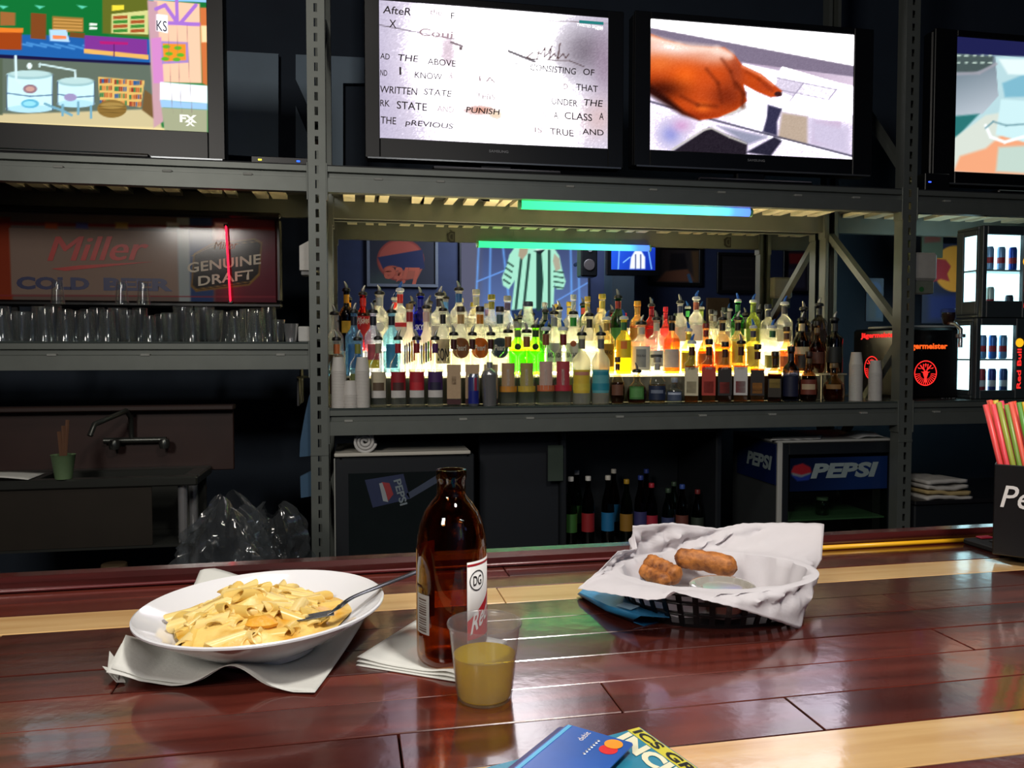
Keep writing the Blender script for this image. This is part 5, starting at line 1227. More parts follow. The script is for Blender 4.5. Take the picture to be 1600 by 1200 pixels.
for x, nk_, c, d in ((720, (176, 140, 92), (150, 92, 50), 'brown'), (750, (196, 120, 36), (236, 116, 24), 'orange'), (781, (66, 92, 104), (62, 78, 92), 'slate')):
    bottle(1, x, 30, 486, 'std', CLR, vodka, ('cap', (60, 50, 46)), nk_, [(.26, .58, c, 60, 1)], 'clear vodka bottle with a round %s label and white script' % d, text=('Pearl', .38, .47, (230, 226, 216), 34))
for x, cp, d in ((809, ('cap', (150, 150, 140)), 'grey cap'), (837, pour, 'black pourer')):
    bottle(1, x, 30, 512, 'std', (.50, .97, .12), (.45, .95, .08), cp, (110, 120, 90) if x == 809 else (40, 60, 30), [(.52, .66, (54, 60, 30), 40, 1)], 'bright green liqueur bottle with a round dark label and %s' % d)
for x, nk_, cp, d in ((866, (150, 152, 150), pour, 'silver neck wrap'), (896, (40, 140, 50), pour, 'green neck wrap')):
    bottle(1, x, 28, 491, 'std', CLR, vodka, cp, nk_, [(.2, .52, (224, 220, 206), 58)] + ([(.46, .56, (176, 90, 56), 16, 1)] if x == 896 else []), 'clear rum bottle with a white label and %s' % d, text=('BACARDI', .28, .36, (40, 40, 44), 44))
bottle(1, 921, 26, 494, 'tall', (.97, .97, .95), vodka, pour, (50, 46, 40), [], 'plain clear bottle with a dark neck wrap and no label, middle row')
bottle(1, 948, 27, 500, 'std', (.98, .9, .6), (.95, .7, .2), pourb, (150, 120, 60), [(.14, .56, (206, 150, 40), 56)], 'gold tequila bottle with a yellow label in black letters', text=('CUERVO', .36, .44, (50, 36, 20), 40))
bottle(1, 975, 27, 499, 'std', (.98, .92, .25), (.98, .86, .12), pourb, (40, 100, 60), [(.3, .62, (240, 206, 40), 58), (.46, .6, (226, 120, 40), 22)], 'bright yellow liqueur bottle with an orange patch')
bottle(1, 1002, 33, 507, 'std', CLR, vodka, pour, (206, 196, 180), [(.08, .56, (226, 222, 208), 60), (.14, .50, (150, 152, 148), 28)], 'wide white tequila bottle with a grey arched label', text=('TEQUILA', .34, .39, (60, 60, 60), 26))
bottle(1, 1026, 26, 500, 'tall', CLR, vodka, pour, (206, 200, 180), [(.14, .44, (216, 212, 200), 56), (.3, .36, (60, 60, 60), 44)], 'clear bottle with a white label and dark bar beside the amber whiskey')
bottle(1, 1050, 27, 500, 'std', (.98, .8, .45), amber, ('cap', (24, 22, 22)), (24, 22, 22), [(.12, .46, (206, 186, 176), 58)], 'amber whiskey bottle with a long black neck, middle row', fill=.66)
bottle(1, 1076, 24, 518, 'std', (.95, .92, .5), (.95, .85, .3), pourb, (190, 180, 60), [(.12, .5, (176, 170, 50), 58)], 'yellow-green bottle with a blue spout behind the cream bourbon label')
bottle(1, 1103, 28, 512, 'round', (.95, .6, .3), (.9, .45, .12), ('cap', (120, 40, 36)), (120, 40, 36), [(.2, .44, (196, 96, 40), 50)], 'round amber bottle with a dark red cap behind the brick red bourbon')
bottle(1, 1129, 26, 500, 'std', (.96, .85, .6), amber, pour, (40, 34, 30), [(.16, .42, (206, 140, 60), 56)], 'amber bottle with a steel spout and tan label, middle row')
bottle(1, 1153, 26, 500, 'std', (.96, .9, .65), (.9, .65, .25), pour, (34, 30, 28), [(.2, .6, (236, 200, 60), 40)], 'pale gold bottle with a yellow label and steel spout')
bottle(1, 1177, 25, 513, 'square', (.98, .92, .4), (.95, .8, .2), pourb, (60, 60, 90), [(.15, .6, (236, 214, 70), 56)], 'square yellow bottle with a blue spout behind the orange fruit bourbon')
bottle(1, 1207, 26, 513, 'std', CLR, vodka, pourb, (40, 90, 60), [(.12, .4, (90, 100, 46), 58)], 'clear bottle with a green neck wrap and moss label, middle row')
bottle(1, 1229, 28, 517, 'round', (.96, .75, .45), amber, ('cap', (60, 40, 30)), (90, 60, 50), [(.15, .4, (190, 90, 40), 50)], 'round orange-brown liqueur bottle near the end of the lit steps')
bottle(1, 1253, 27, 501, 'std', (.16, .10, .06), None, pour, (206, 190, 150), [(.36, .50, (206, 190, 150), 58), (.1, .34, (40, 34, 30), 58)], 'black coffee-liqueur bottle with a cream neck band')
bottle(1, 1277, 27, 508, 'round', (.55, .32, .14), dark, ('cap', (40, 34, 30)), (130, 110, 80), [(.2, .44, (90, 50, 36), 50)], 'round brown bottle in shade beside the tall black bottle')
bottle(1, 1304, 27, 501, 'tall', (.10, .08, .07), None, pour, (60, 60, 58), [(.2, .5, (30, 34, 32), 58)], 'tall black bottle at the far right end of the middle row')
# ---- back row
bottle(2, 541, 24, 455, 'std', (.22, .16, .10), None, pour, (226, 160, 40), [(.3, .5, (230, 180, 60), 40)], 'dark bottle with a gold neck wrap at the left end of the back row')
t = bottle(2, 567, 27, 461, 'std', (.75, .05, .04), (.8, .06, .05), pour, (206, 40, 34), [(.2, .62, (200, 30, 34), 64)], 'bright red bottle with white script in the back row', text=('Wicked', .50, .60, (240, 220, 210), 46))
wrap_text('Spirit', t.location, .045, -30, 30, .115, .150, mat((240, 220, 210), .5), t, shear=.2)
bottle(2, 593, 31, 460, 'std', CLR, vodka, pour, (170, 176, 170), [(.34, .5, (236, 232, 220), 40, 1)], 'clear bottle with a round white label in the back row')
bottle(2, 625, 25, 455, 'tall', CLR, vodka, pourb, (206, 50, 44), [(.22, .44, (224, 220, 214), 58), (.40, .47, (206, 50, 60), 58)], 'clear bottle with a bright red neck wrap and blue spout')
bottle(2, 657, 25, 463, 'tall', (.05, .10, .75), (.04, .08, .7), pour, (26, 36, 140), [(.1, .3, (30, 40, 160), 50)], 'cobalt blue bottle with a steel spout in the back row', text=('SKYY', .38, .48, (220, 226, 250), 40))
bottle(2, 687, 30, 462, 'std', CLR, vodka, pour, (44, 40, 42), [(.2, .45, (206, 204, 200), 58)], 'clear bottle with a black and white neck wrap, back row')
bottle(2, 717, 29, 454, 'std', CLR, vodka, pour, (44, 90, 150), [(.2, .45, (226, 224, 216), 58)], 'clear bottle with a denim blue neck wrap, back row')
bottle(2, 744, 28, 459, 'std', (.97, .96, .9), vodka, ('cap', (210, 204, 180)), (206, 204, 176), [], 'clear bottle with a pale cream cap left of the reflected screen')
bottle(2, 768, 31, 467, 'round', CLR, vodka, ('cap', (150, 140, 50)), (150, 140, 50), [], 'round clear bottle with an olive gold cap below the reflected screen')
bottle(2, 793, 32, 469, 'round', CLR, vodka, ('cap', (170, 170, 160)), (90, 74, 110), [], 'round clear bottle with a purple neck wrap below the reflected screen')
bottle(2, 825, 31, 478, 'carafe', (.84, .95, .90), vodka, ('cap', (46, 54, 80)), None, [], 'broad clear carafe bottle with a slate cap in front of the reflected performer', fill=.35)
bottle(2, 852, 20, 488, 'tall', (.12, .20, .12), None, pour, (60, 70, 60), [], 'thin dark green bottle beside the broad carafe bottle')
bottle(2, 874, 21, 484, 'std', (.93, .97, .9), vodka, pour, (170, 174, 168), [], 'clear bottle with a silver neck wrap and steel spout, back row')
bottle(2, 896, 21, 467, 'std', CLR, vodka, ('cap', (190, 196, 200)), (160, 176, 190), [], 'clear bottle with a silver grey cap right of the reflected performer')
bottle(2, 918, 22, 470, 'std', (.97, .95, .8), vodka, ('cap', (190, 160, 70)), (196, 170, 80), [(.2, .5, (226, 216, 190), 58)], 'clear bottle with a brass cap and cream label, back row')
bottle(2, 941, 26, 466, 'std', (.97, .94, .75), vodka, ('cap', (196, 170, 60)), (210, 190, 90), [(.2, .5, (226, 210, 160), 58)], 'clear bottle with a mustard cap under the reflected loudspeaker')
bottle(2, 966, 25, 466, 'std', (.10, .40, .14), (.1, .4, .1), pour, (120, 40, 40), [(.2, .44, (40, 110, 60), 58)], 'green glass bottle with a dark red neck wrap, back row')
bottle(2, 996, 25, 477, 'std', (.95, .75, .35), amber, ('cap', (206, 150, 50)), (214, 160, 70), [(.2, .5, (176, 120, 50), 58)], 'amber bottle with a golden cap under the reflected column')
bottle(2, 1018, 21, 479, 'std', (.85, .1, .1), (.85, .1, .1), pour, (160, 24, 40), [(.25, .5, (190, 40, 50), 58)], 'red liqueur bottle with a steel spout, back row')
bottle(2, 1040, 20, 486, 'round', (.9, .25, .25), None, ('cap', (226, 40, 60)), (220, 40, 60), [], 'clear bottle with a scarlet round cap, back row', fill=.4)
bottle(2, 1063, 23, 474, 'std', CLR, vodka, pour, (50, 60, 90), [(.2, .5, (220, 216, 206), 58)], 'clear bottle with a steel blue neck wrap and white label, back row')
bottle(2, 1088, 24, 468, 'std', CLR, vodka, pourb, (150, 84, 70), [(.2, .5, (226, 222, 214), 58)], 'clear bottle with a copper neck wrap and blue spout, back row')
bottle(2, 1111, 21, 490, 'round', (.97, .95, .85), vodka, ('cap', (60, 56, 50)), (150, 140, 120), [], 'round clear bottle in front of the reflected oak door')
bottle(2, 1132, 20, 487, 'std', CLR, vodka, ('cap', (50, 60, 50)), (90, 96, 90), [(.2, .5, (226, 220, 200), 58)], 'clear bottle with a charcoal cap and white label, back row')
bottle(2, 1153, 21, 472, 'std', (.20, .70, .25), (.2, .65, .2), pourb, (40, 120, 60), [(.2, .46, (60, 130, 60), 58)], 'emerald bottle with a blue spout, back row')
bottle(2, 1177, 23, 473, 'std', (.62, .70, .25), (.6, .62, .2), pourb, (110, 130, 60), [(.2, .46, (130, 140, 70), 58)], 'olive green bottle with a blue spout, back row')
bottle(2, 1200, 26, 482, 'std', (.8, .82, .75), vodka, ('cap', (50, 56, 70)), (80, 84, 96), [], 'clear bottle with a navy cap and no label, back row')
bottle(2, 1226, 26, 476, 'std', CLR, vodka, pourb, (60, 60, 66), [(.2, .45, (180, 176, 160), 58)], 'clear bottle with a dark neck wrap and blue spout beneath the rack brace')
bottle(2, 1256, 26, 484, 'std', (.3, .26, .2), None, pour, (40, 40, 44), [(.2, .45, (60, 56, 50), 58)], 'smoky dark bottle with a steel spout, back row')
bottle(2, 1280, 26, 478, 'std', (.25, .2, .18), None, pour, (50, 52, 56), [(.2, .45, (50, 44, 44), 58)], 'dark bottle with a steel spout at the right end of the back row')

# ---------------------------------------------------------------- paper cup stacks, shaker, can
cupm = mat((206, 202, 196), .55, noise=.04, name='white_cup_paper')
src = MB().lathe([(0, .001), (.0225, 0), (.0305, .0590), (.0318, .0596), (.0312, .0610), (.0300, .0600), (.0218, .002), (0, .002)], 24).build('portion_cup', cupm, None, smooth=40)
frst = True
def cup_stack(x, ytop, Y, desc, inv=True):
    global frst
    a = WY(x, ytop, Y); n = max(2, int((a.z - zCs - .061) / .0066) + 1)
    for k in range(n):
        o = src if frst else src.copy()
        if not frst: col.objects.link(o)
        frst = False
        o.location = (a.x, Y, zCs + .0615 + .0066 * k + .0005); o.rotation_euler = (math.pi, 0, random.uniform(0, 6))
        tag(o, 'white portion cup upside down in ' + desc, 'cup', desc)
cup_stack(529, 558, 3.440, 'the tall cup stack by the left post'); cup_stack(547, 592, 3.462, 'the shortest cup stack between the two tall left stacks') if False else None
cup_stack(566, 558, 3.440, 'the left cup stack beside the vanilla label bottle'); cup_stack(547.5, 594, 3.432, 'the short cup stack between the two tall left stacks')
cup_stack(1338, 549, 3.47, 'the taller cup stack on the right of the bottles'); cup_stack(1368, 563, 3.46, 'the cup stack nearest the right rack post')
p = WY(765, 637, 3.436)
t = thing('cocktail_shaker', 'polished steel cocktail shaker standing before the bottles', 'shaker', (p.x, 3.436, zCs + .0006))
chrome = mat((214, 214, 216), .24, .8, noise=.03, name='polished_steel')
MB().lathe([(0, 0), (.027, 0), (.029, .004), (.0365, .135), (.0372, .137), (.0365, .139), (0, .139)], 32).build('tumbler', chrome, t, local=True, smooth=40)
MB().lathe([(0, .139), (.0355, .139), (.034, .146), (.018, .162), (.0145, .165), (.0145, .170), (0, .170)], 32).build('shoulder', chrome, t, local=True, smooth=40)
MB().lathe([(0, .170), (.0142, .170), (.0142, .188), (.011, .191), (0, .191)], 24).build('cap', chrome, t, local=True, smooth=40)
p = WY(740, 640, 3.430)
t = thing('drink_can', 'slim blue and silver drink can beside the cocktail shaker', 'can', (p.x, 3.430, zCs + .0006))
MB().lathe([(0, .002), (.019, 0), (.0225, .005), (.0235, .010), (.0235, .128), (.0205, .138), (.020, .140), (.0185, .138), (0, .137)], 28).build('can_body', mat((170, 176, 190), .25, .8, name='can_silver'), t, local=True, smooth=40)
label_patch(p, .0238, -80, 80, .012, .068, 14).build('label', mat((34, 44, 130), .35), t, local=True, smooth=60); label_patch(p, .0238, 8, 36, .068, .124, 6).build('label_band', mat((150, 40, 70), .4), t, local=True, smooth=60)
label_patch(p, .0238, -80, 0, .068, .126, 8).build('label_panel', mat((50, 60, 120), .4), t, local=True, smooth=60)

# ---------------------------------------------------------------- left shelf: glasses in front of the beer mirror
gl = glass((.92, .94, .94), .06, 1.0, frost=.045, frostc=(.8, .82, .82), ior=1.6)
gsrc = MB().lathe([(0, .0), (.028, 0), (.0305, .003), (.041, .148), (.0415, .150), (.0395, .149), (.029, .012), (0, .010)], 20).build('drinking_glass', gl, None, smooth=40)
gf = True
def put_glass(x, Y, z0=None, inv=False, sc_=1.0, lab='clear pint glass in the crowd on the left shelf'):
    global gf
    p = WY(x, 540, Y); o = gsrc if gf else gsrc.copy()
    if not gf: col.objects.link(o)
    gf = False; zb = (zLs if z0 is None else z0) + .0006
    o.location = (p.x, Y, zb + (.15 * sc_ if inv else 0)); o.rotation_euler = (math.pi if inv else 0, 0, random.uniform(0, 6)); o.scale = (sc_,) * 3
    tag(o, lab, 'glass', 'glasses on the left shelf')
k = 0
for Y in (3.47, 3.58, 3.70):
    x = 4 if Y < 3.5 else (18 if Y < 3.6 else 2)
    while x < 428:
        put_glass(x, Y, inv=random.random() < .5, sc_=random.choice((.78, .86, .94, 1.0)) if Y > 3.5 else random.choice((.7, .78, .86))); x += random.uniform(31.5, 35)
for x in (92, 192, 226): put_glass(x, 3.64, z0=zLs + .158, inv=True, sc_=.66, lab='small clear glass turned over on top of the glasses at the left shelf')
put_glass(436, 3.47, sc_=.62, lab='short clear glass at the right end of the left shelf')
p = WY(455, 541, 3.47)
t = thing('metal_cup', 'small polished metal cup at the end of the left shelf', 'cup', (p.x, 3.47, zLs + .0006))
MB().lathe([(0, 0), (.022, 0), (.03, .075), (.031, .076), (.028, .074), (.0205, .003), (0, .003)], 24).build('vessel', chrome, t, local=True, smooth=40)
p0 = WY(466, 541, 3.46); p1 = WY(484, 510, 3.46)
o = MB().cbox(p0.x, p1.x, 3.46, 3.53, zLs + .0006, p1.z, .004).build('napkin_stack', mat((206, 206, 202), .7), None); tag(o, 'small block of white napkins against the left post', 'napkins')
# white dispenser on the far side of the left post
p0 = WY(468, 422, 3.52); p1 = WY(488, 370, 3.52)
t = thing('towel_dispenser', 'white wall dispenser beside the left rack post', 'dispenser', ((p0.x + p1.x) / 2, 3.52, p0.z))
mb = MB(); w_ = p1.x - p0.x + .03; h_ = p1.z - p0.z; mb.prism([(0, 0), (w_, 0), (w_, h_), (w_ * .8, h_), (0, h_ * .72)], (p0.x, 3.52, p0.z), (1, 0, 0), (0, 0, 1), -.10); mb.build('cover', mat((214, 212, 206), .5), t)
MB().cbox(p0.x + .005, p1.x, 3.53, 3.60, p0.z - .02, p0.z - .001, .003).build('outlet', mat((150, 150, 150), .5), t)
MB().cbox(p0.x + w_ - .02, p0.x + w_ - .002, 3.52, 3.60, p0.z + h_, zUb, .002).build('hanger_bracket', steel, t)
# beer mirror sign
YS = 3.98
pa = WY(-60, 478, YS); pb = WY(440, 340, YS)
sg = thing('beer_sign', 'long black-framed red and blue beer mirror sign behind the glasses', 'sign', ((pa.x + pb.x) / 2, YS, zLs + .0006))
zlo, zhi = pa.z, pb.z + .02
fr = mat((14, 14, 16), .3, name='sign_black_frame')
for q in ((pa.x, pb.x, zhi - .03, zhi), (pa.x, pb.x, zlo, zlo + .03), (pa.x, pa.x + .03, zlo + .03, zhi - .03), (pb.x - .03, pb.x, zlo + .03, zhi - .03)):
    MB().cbox(q[0], q[1], YS - .02, YS + .03, q[2], q[3], .01).build('frame', fr, sg)
for x in (pa.x + .2, pb.x - .2): MB().cbox(x, x + .03, YS, YS + .02, zLs + .0006, zlo, .003).build('foot', fr, sg)
cv = Canvas((pa.x + .028, YS, zlo + .028), (1, 0, 0), (0, 0, 1), pb.x - pa.x - .056, zhi - zlo - .056, 260, 80, fill=(120, 104, 96))  # brown-grey base colour paints the room reflected in the sign glass
cv.poly([(-80, 340), (16, 340), (20, 480), (-80, 480)], (150, 62, 40), 4)
cv.poly([(14, 356), (276, 362), (280, 462), (18, 460)], (150, 128, 116), 2)
cv.poly([(276, 340), (296, 340), (300, 480), (280, 480)], (160, 170, 172), 2).poly([(296, 340), (334, 340), (334, 480), (298, 480)], (46, 70, 120), 3)
cv.poly([(332, 340), (432, 340), (434, 480), (336, 480)], (104, 44, 56), 6)
cv.line([(-80, 347), (432, 358)], 5, (140, 44, 40), .8, 3).line([(-80, 461), (430, 464)], 2, (150, 60, 70), .8)
for x, c in ((80, (196, 90, 50)), (128, (90, 90, 150)), (190, (196, 150, 70)), (270, (210, 200, 190)), (345, (236, 232, 226))): cv.poly([(x - 10, 347), (x + 10, 348), (x + 10, 358), (x - 10, 357)], c, 3, .8)
cv.poly([(332, 354), (352, 354), (350, 374), (334, 376)], (230, 224, 214), 4)  # white reflection painted on the sign face
em_ = [(302, 396), (330, 380), (398, 372), (410, 378), (406, 430), (390, 446), (306, 456), (298, 448)]
cv.poly([(x, y) for x, y in em_], (128, 96, 44), 1.5); cv.poly([(354 + (x - 354) * .95, 414 + (y - 414) * .92) for x, y in em_], (34, 28, 26), 1.5)
cv.line([(300, 400), (332, 385), (404, 377)], 1.5, (150, 120, 60), .8).line([(306, 452), (392, 440), (404, 428)], 1.5, (150, 120, 60), .8)
cv.build('sign_face', printed(0, .12, key='sign_print_and_reflection'), sg)
mred = mat((186, 44, 36), .4, name='sign_script_red'); mnav = mat((40, 44, 92), .4, name='sign_navy'); mcr = mat((190, 180, 160), .4, name='sign_cream')
letter_px('Miller', 74, 408, 230, 38, YS, mred, sg, shear=.3, slope=.03); letter_px('Miller', 76, 408, 233, 38, YS, mred, sg, shear=.3, slope=.03, lift=.002)
p = WY(80, 420, YS); q = pxm(p)
mb = MB(); mb.prism([(0, 0), (20 * q, -3 * q), (150 * q, 14 * q), (40 * q, 6 * q)], (p.x, YS - .002, p.z), (1, 0, 0), (0, 0, 1), -.001); mb.build('swoosh', mred, sg)
fl = [(94, 396, 4), (82, 397, 6), (72, 390, 7), (70, 378, 7), (78, 370, 6), (92, 369, 5), (104, 376, 3)]
mb = MB(); mb.sheet([[WY(x, y - w_ / 2, YS - .003) for x, y, w_ in fl], [WY(x + (2 if i in (2, 3) else 0), y + w_ / 2, YS - .003) for i, (x, y, w_) in enumerate(fl)]]); mb.build('flourish', mred, sg) if False else None
letter_px('COLD', 26, 452, 140, 20, YS, mnav, sg, bold=.05); letter_px('BEER', 162, 454, 270, 20, YS, mnav, sg, bold=.05)
letter_px('Miller', 334, 390, 372, 12, YS, mcr, sg, shear=.3, slope=.06)
letter_px('GENUINE', 293, 427, 408, 16, YS, mcr, sg, bold=.02, slope=.15, lift=.003); letter_px('DRAFT', 310, 447, 396, 15, YS, mcr, sg, bold=.02, slope=.15, lift=.003)
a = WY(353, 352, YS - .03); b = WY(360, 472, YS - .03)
t = thing('reflected_red_strip', 'thin glowing red strip standing in for a reflection on the beer sign', 'reflection', (b.x, YS - .03, b.z))
MB().tube([a, b], .0045, 8).build('tube', glow((255, 30, 60), 2.6), t)  # made-up glowing tube imitating a red line reflected in the sign
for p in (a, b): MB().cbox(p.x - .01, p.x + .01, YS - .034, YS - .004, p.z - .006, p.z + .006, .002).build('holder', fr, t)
# ================================================================ right bay: shot machine, lit mini fridges
YJ = 3.58; x0 = WY(1416, 570, YJ).x; x1 = WY(1499, 570, YJ).x; zt = WY(1460, 512, YJ).z; yb_ = 4.03
t = thing('shot_machine', 'black chilled shot dispenser with glowing red stag emblems beside the right post', 'dispenser', ((x0 + x1) / 2, YJ, zCs + .0006))
MB().cbox(x0, x1, YJ, yb_, zCs + .0006, zt, .012).build('cabinet', mat((15, 14, 15), .25, noise=.05, name='machine_black'), t)
MB().cbox(x0 + .02, x1 - .01, YJ + .02, yb_ - .1, zt, zt + .012, .006).build('top_tray', mat((196, 196, 196), .35, name='tray_grey'), t)
nr = glow((255, 44, 40), 1.5); nro = glow((255, 92, 30), 1.4)
letter_px('Jägermeister', 1414, 548, 1480, 12, YJ, nro, t, bold=.03, lift=.002)
def emblem(F, par):
    """ring with a stag's head and rays; F(u, v) gives a point, u to the viewer's right"""
    def pl(pts, m, name, lift=0): 
        mb = MB(); V = [F(u, v, .0012 + lift) for u, v in pts]; mb.add(V, [list(range(len(V)))]); mb.build(name, m, par)
    R = .064
    V = [[F(r * math.cos(2 * math.pi * i / 40), r * math.sin(2 * math.pi * i / 40), .0012) for i in range(40)] for r in (R, R * .92)]
    MB().sheet(V, wrap=True).build('emblem_ring', nr, par)
    for k in range(15):
        a = math.pi + math.pi * (k + .5) / 15; c, s_ = math.cos(a), math.sin(a); n = (-s_ * .0022, c * .0022)
        r0_ = .030; pl([(r0_ * c + n[0] * .5, r0_ * s_ + n[1] * .5), (r0_ * c - n[0] * .5, r0_ * s_ - n[1] * .5), (R * .9 * c - n[0], R * .9 * s_ - n[1]), (R * .9 * c + n[0], R * .9 * s_ + n[1])], nr, 'ray')
    pl([(-.010, .012), (.010, .012), (.014, -.004), (.007, -.022), (.010, -.046), (-.010, -.046), (-.007, -.022), (-.014, -.004)], nr, 'stag_head')
    for sx_ in (-1, 1):
        for q in ([(.006, .012), (.020, .022), (.034, .040), (.028, .042), (.016, .028), (.004, .018)], [(.020, .022), (.040, .022), (.046, .030), (.040, .028)], [(.012, .024), (.016, .046), (.011, .046), (.008, .024)], [(.012, .006), (.026, .008), (.014, .000)]):
            pl([(sx_ * a, b) for a, b in q], nr, 'antler')
    pl([(-.0018, .030), (.0018, .030), (.0018, .050), (-.0018, .050)], nr, 'cross'); pl([(-.007, .040), (.007, .040), (.007, .0435), (-.007, .0435)], nr, 'cross')
c = WY(1446, 583, YJ); emblem(lambda u, v, l: Vector((c.x + u, YJ - l, c.z + v)), t)
ys = (YJ + yb_) / 2 - .05
zc_ = c.z + .02
emblem(lambda u, v, l: Vector((x0 - l, ys + .10 - u, zc_ + v)), t)
lettering('Jägermeister', (x0, ys + .20, zt - .055), .30, .035, nr, t, ux=(0, -1, 0), bold=.03)
letter_px('SHOT', 1470, 625, 1492, 3, YJ, mat((200, 200, 200), .4), t)
p = WY(1462, 505, YJ + .05)
b = thing('tap_bottle', 'clear upturned bottle with chrome tap on the black shot dispenser', 'bottle', (p.x, p.y - .09, zt))
MB().lathe([(0, .012), (.02, .012), (.024, .02), (.036, .05), (.036, .085), (.030, .094), (0, .094)], 20).build('glass_body', glass((.9, .9, .88), .04, 1.0), b, local=True, smooth=40)
MB().lathe([(0, .014), (.019, .014), (.030, .05), (.030, .075), (0, .075)], 18).build('liquid', glass((.5, .25, .15), .03, .4), b, local=True, smooth=40)
MB().tube([(0, 0, .02), (0, -.05, .015), (0, -.085, -.01), (0, -.085, -.10)], .010, 10).build('tap', chrome, b, local=True, smooth=50)
MB().lathe([(0, -.06), (.022, -.05), (.022, -.035), (0, -.03)], 16, cy=-.085).build('tap_knob', chrome, b, local=True, smooth=40)

def fridge(label, xl, ytop, ybot, wx0, wx1, wy0, wy1, z0f, side, cans, base_on):
    YFr = 3.50; xL = WY(xl, 500, YFr).x; xR = xL + .40
    zT = WY(xl, ytop, YFr).z; zB0 = base_on
    t = thing('mini_fridge', label, 'fridge', ((xL + xR) / 2, YFr, zB0))
    fb = mat((58, 66, 70), .4, noise=.08, name='fridge_grey')
    th = .018; D = .17
    MB().cbox(xL, xR, YFr + .02, YFr + D, zT - th, zT, .004).build('top_panel', fb, t); MB().cbox(xL, xR, YFr + .02, YFr + D, zB0, zB0 + th, .004).build('bottom_panel', fb, t)
    MB().cbox(xR - th, xR, YFr + .02, YFr + D, zB0 + th, zT - th, .003).build('side_panel', fb, t)
    ws0, ws1 = YFr + .035, YFr + .125
    zw0, zw1 = WY(wx0, wy1, YFr).z, WY(wx0, wy0, YFr).z
    for q in ((YFr + .02, ws0, zB0 + th, zT - th), (ws1, YFr + D, zB0 + th, zT - th), (ws0, ws1, zB0 + th, zw0), (ws0, ws1, zw1, zT - th)):
        MB().cbox(xL, xL + .012, q[0], q[1], q[2], q[3], .002).build('side_panel', fb, t)
    MB().box(xL + .003, xL + .006, ws0, ws1, zw0, zw1).build('side_glass', glass((.9, .95, .97), .03), t)
    MB().box(xL + .013, xR - th, YFr + .145, YFr + .15, zB0 + th, zT - th).build('lit_back', glow((200, 240, 244), 3.6), t)
    a0 = WY(wx0, 500, YFr).x; a1 = WY(wx1, 500, YFr).x
    for q in ((xL, a0, zB0, zT), (a1, xR, zB0, zT), (a0, a1, zB0, zw0), (a0, a1, zw1, zT)):
        MB().cbox(q[0], q[1], YFr - .012, YFr + .014, q[2], q[3], .003).build('door_frame', fb, t)
    MB().box(a0, a1, YFr, YFr + .004, zw0, zw1).build('door_glass', glass((.9, .95, .97), .03), t)
    zm = (zw0 + zw1) / 2 - .01
    MB().cbox(xL + .013, xR - th, YFr + .02, YFr + .14, zm - .004, zm + .004, .001).build('wire_shelf', mat((180, 200, 200), .4), t)
    MB().tube([(a0 + .012, YFr + .03, zw0 + .004), (a0 + .012, YFr + .03, zw1 - .004)], .004, 6).build('lamp_strip', glow((226, 250, 255), 3.0), t)
    lettering('Red Bull', (a1 + .03, YFr - .012, zB0 + .05), .20, .024, nr, t, ux=(0, 0, 1), uy=(-1, 0, 0), bold=.02, lift=.002)
    e = MB().lathe([(0, 0), (.022, 0), (.022, .003), (0, .003)], 20); e.v = [(a1 + .018 + x, YFr - .012 - z, zB0 + .28 + y) for x, y, z in e.v]; e.build('sun_emblem', glow((250, 180, 30), 1.2), t)
    for sh, lst in enumerate(cans):
        zb_ = (zB0 + th if sh == 0 else zm + .004) + .0006
        for (xx, yy, c, hh, nm) in lst:
            xw = WY(xx, 500, YFr + yy).x
            k = thing('drink_can', nm, 'can', (xw, YFr + yy, zb_), group='cans in the lit mini fridges')
            MB().lathe([(0, .002), (.015, 0), (.0185, .006), (.019, .012), (.019, hh - .014), (.016, hh - .002), (.015, hh), (.0135, hh - .002), (0, hh - .003)], 20).build('can_body', mat(c, .3, .35), k, local=True, smooth=40)
            label_patch(k.location, .0193, -70, 70, hh * .3, hh * .55, 8).build('label', mat((190, 40, 50) if c[2] > 120 else (200, 200, 206), .4), k, local=True, smooth=60)
    return t
cz0 = zCs
lo_top = WY(1530, 497, 3.5).z
f1 = fridge('lower lit glass-door mini fridge on the right shelf, blue cans inside', 1524, 497, 625, 1531, 1586, 508, 610, 0, 0,
       [[(1536, .075, (150, 40, 46), .13, 'red can low in the lower lit fridge'), (1552, .075, (30, 50, 120), .13, 'navy can low in the lower lit fridge, beside the red can'), (1570, .075, (40, 60, 110), .13, 'dark blue can low in the lower lit fridge, by the hinge')],
        [(1536, .075, (110, 150, 200), .12, 'pale blue can high in the lower lit fridge'), (1552, .075, (60, 110, 190), .12, 'mid blue can high in the lower lit fridge'), (1568, .075, (120, 160, 200), .12, 'silver blue can high in the lower lit fridge')]], cz0 + .0006)
f2 = fridge('upper lit glass-door mini fridge stacked on another on the right shelf', 1531, 352, 492, 1538, 1594, 366, 470, 0, 0,
       [[(1546, .075, (196, 200, 190), .14, 'white can low in the upper lit fridge'), (1576, .075, (40, 44, 56), .10, 'dark can low in the upper lit fridge')],
        [(1544, .075, (150, 180, 220), .12, 'pale blue can high in the upper lit fridge'), (1562, .075, (140, 170, 210), .12, 'silver can high in the upper lit fridge'), (1580, .075, (40, 70, 170), .12, 'royal blue can high in the upper lit fridge')]], lo_top + .003)
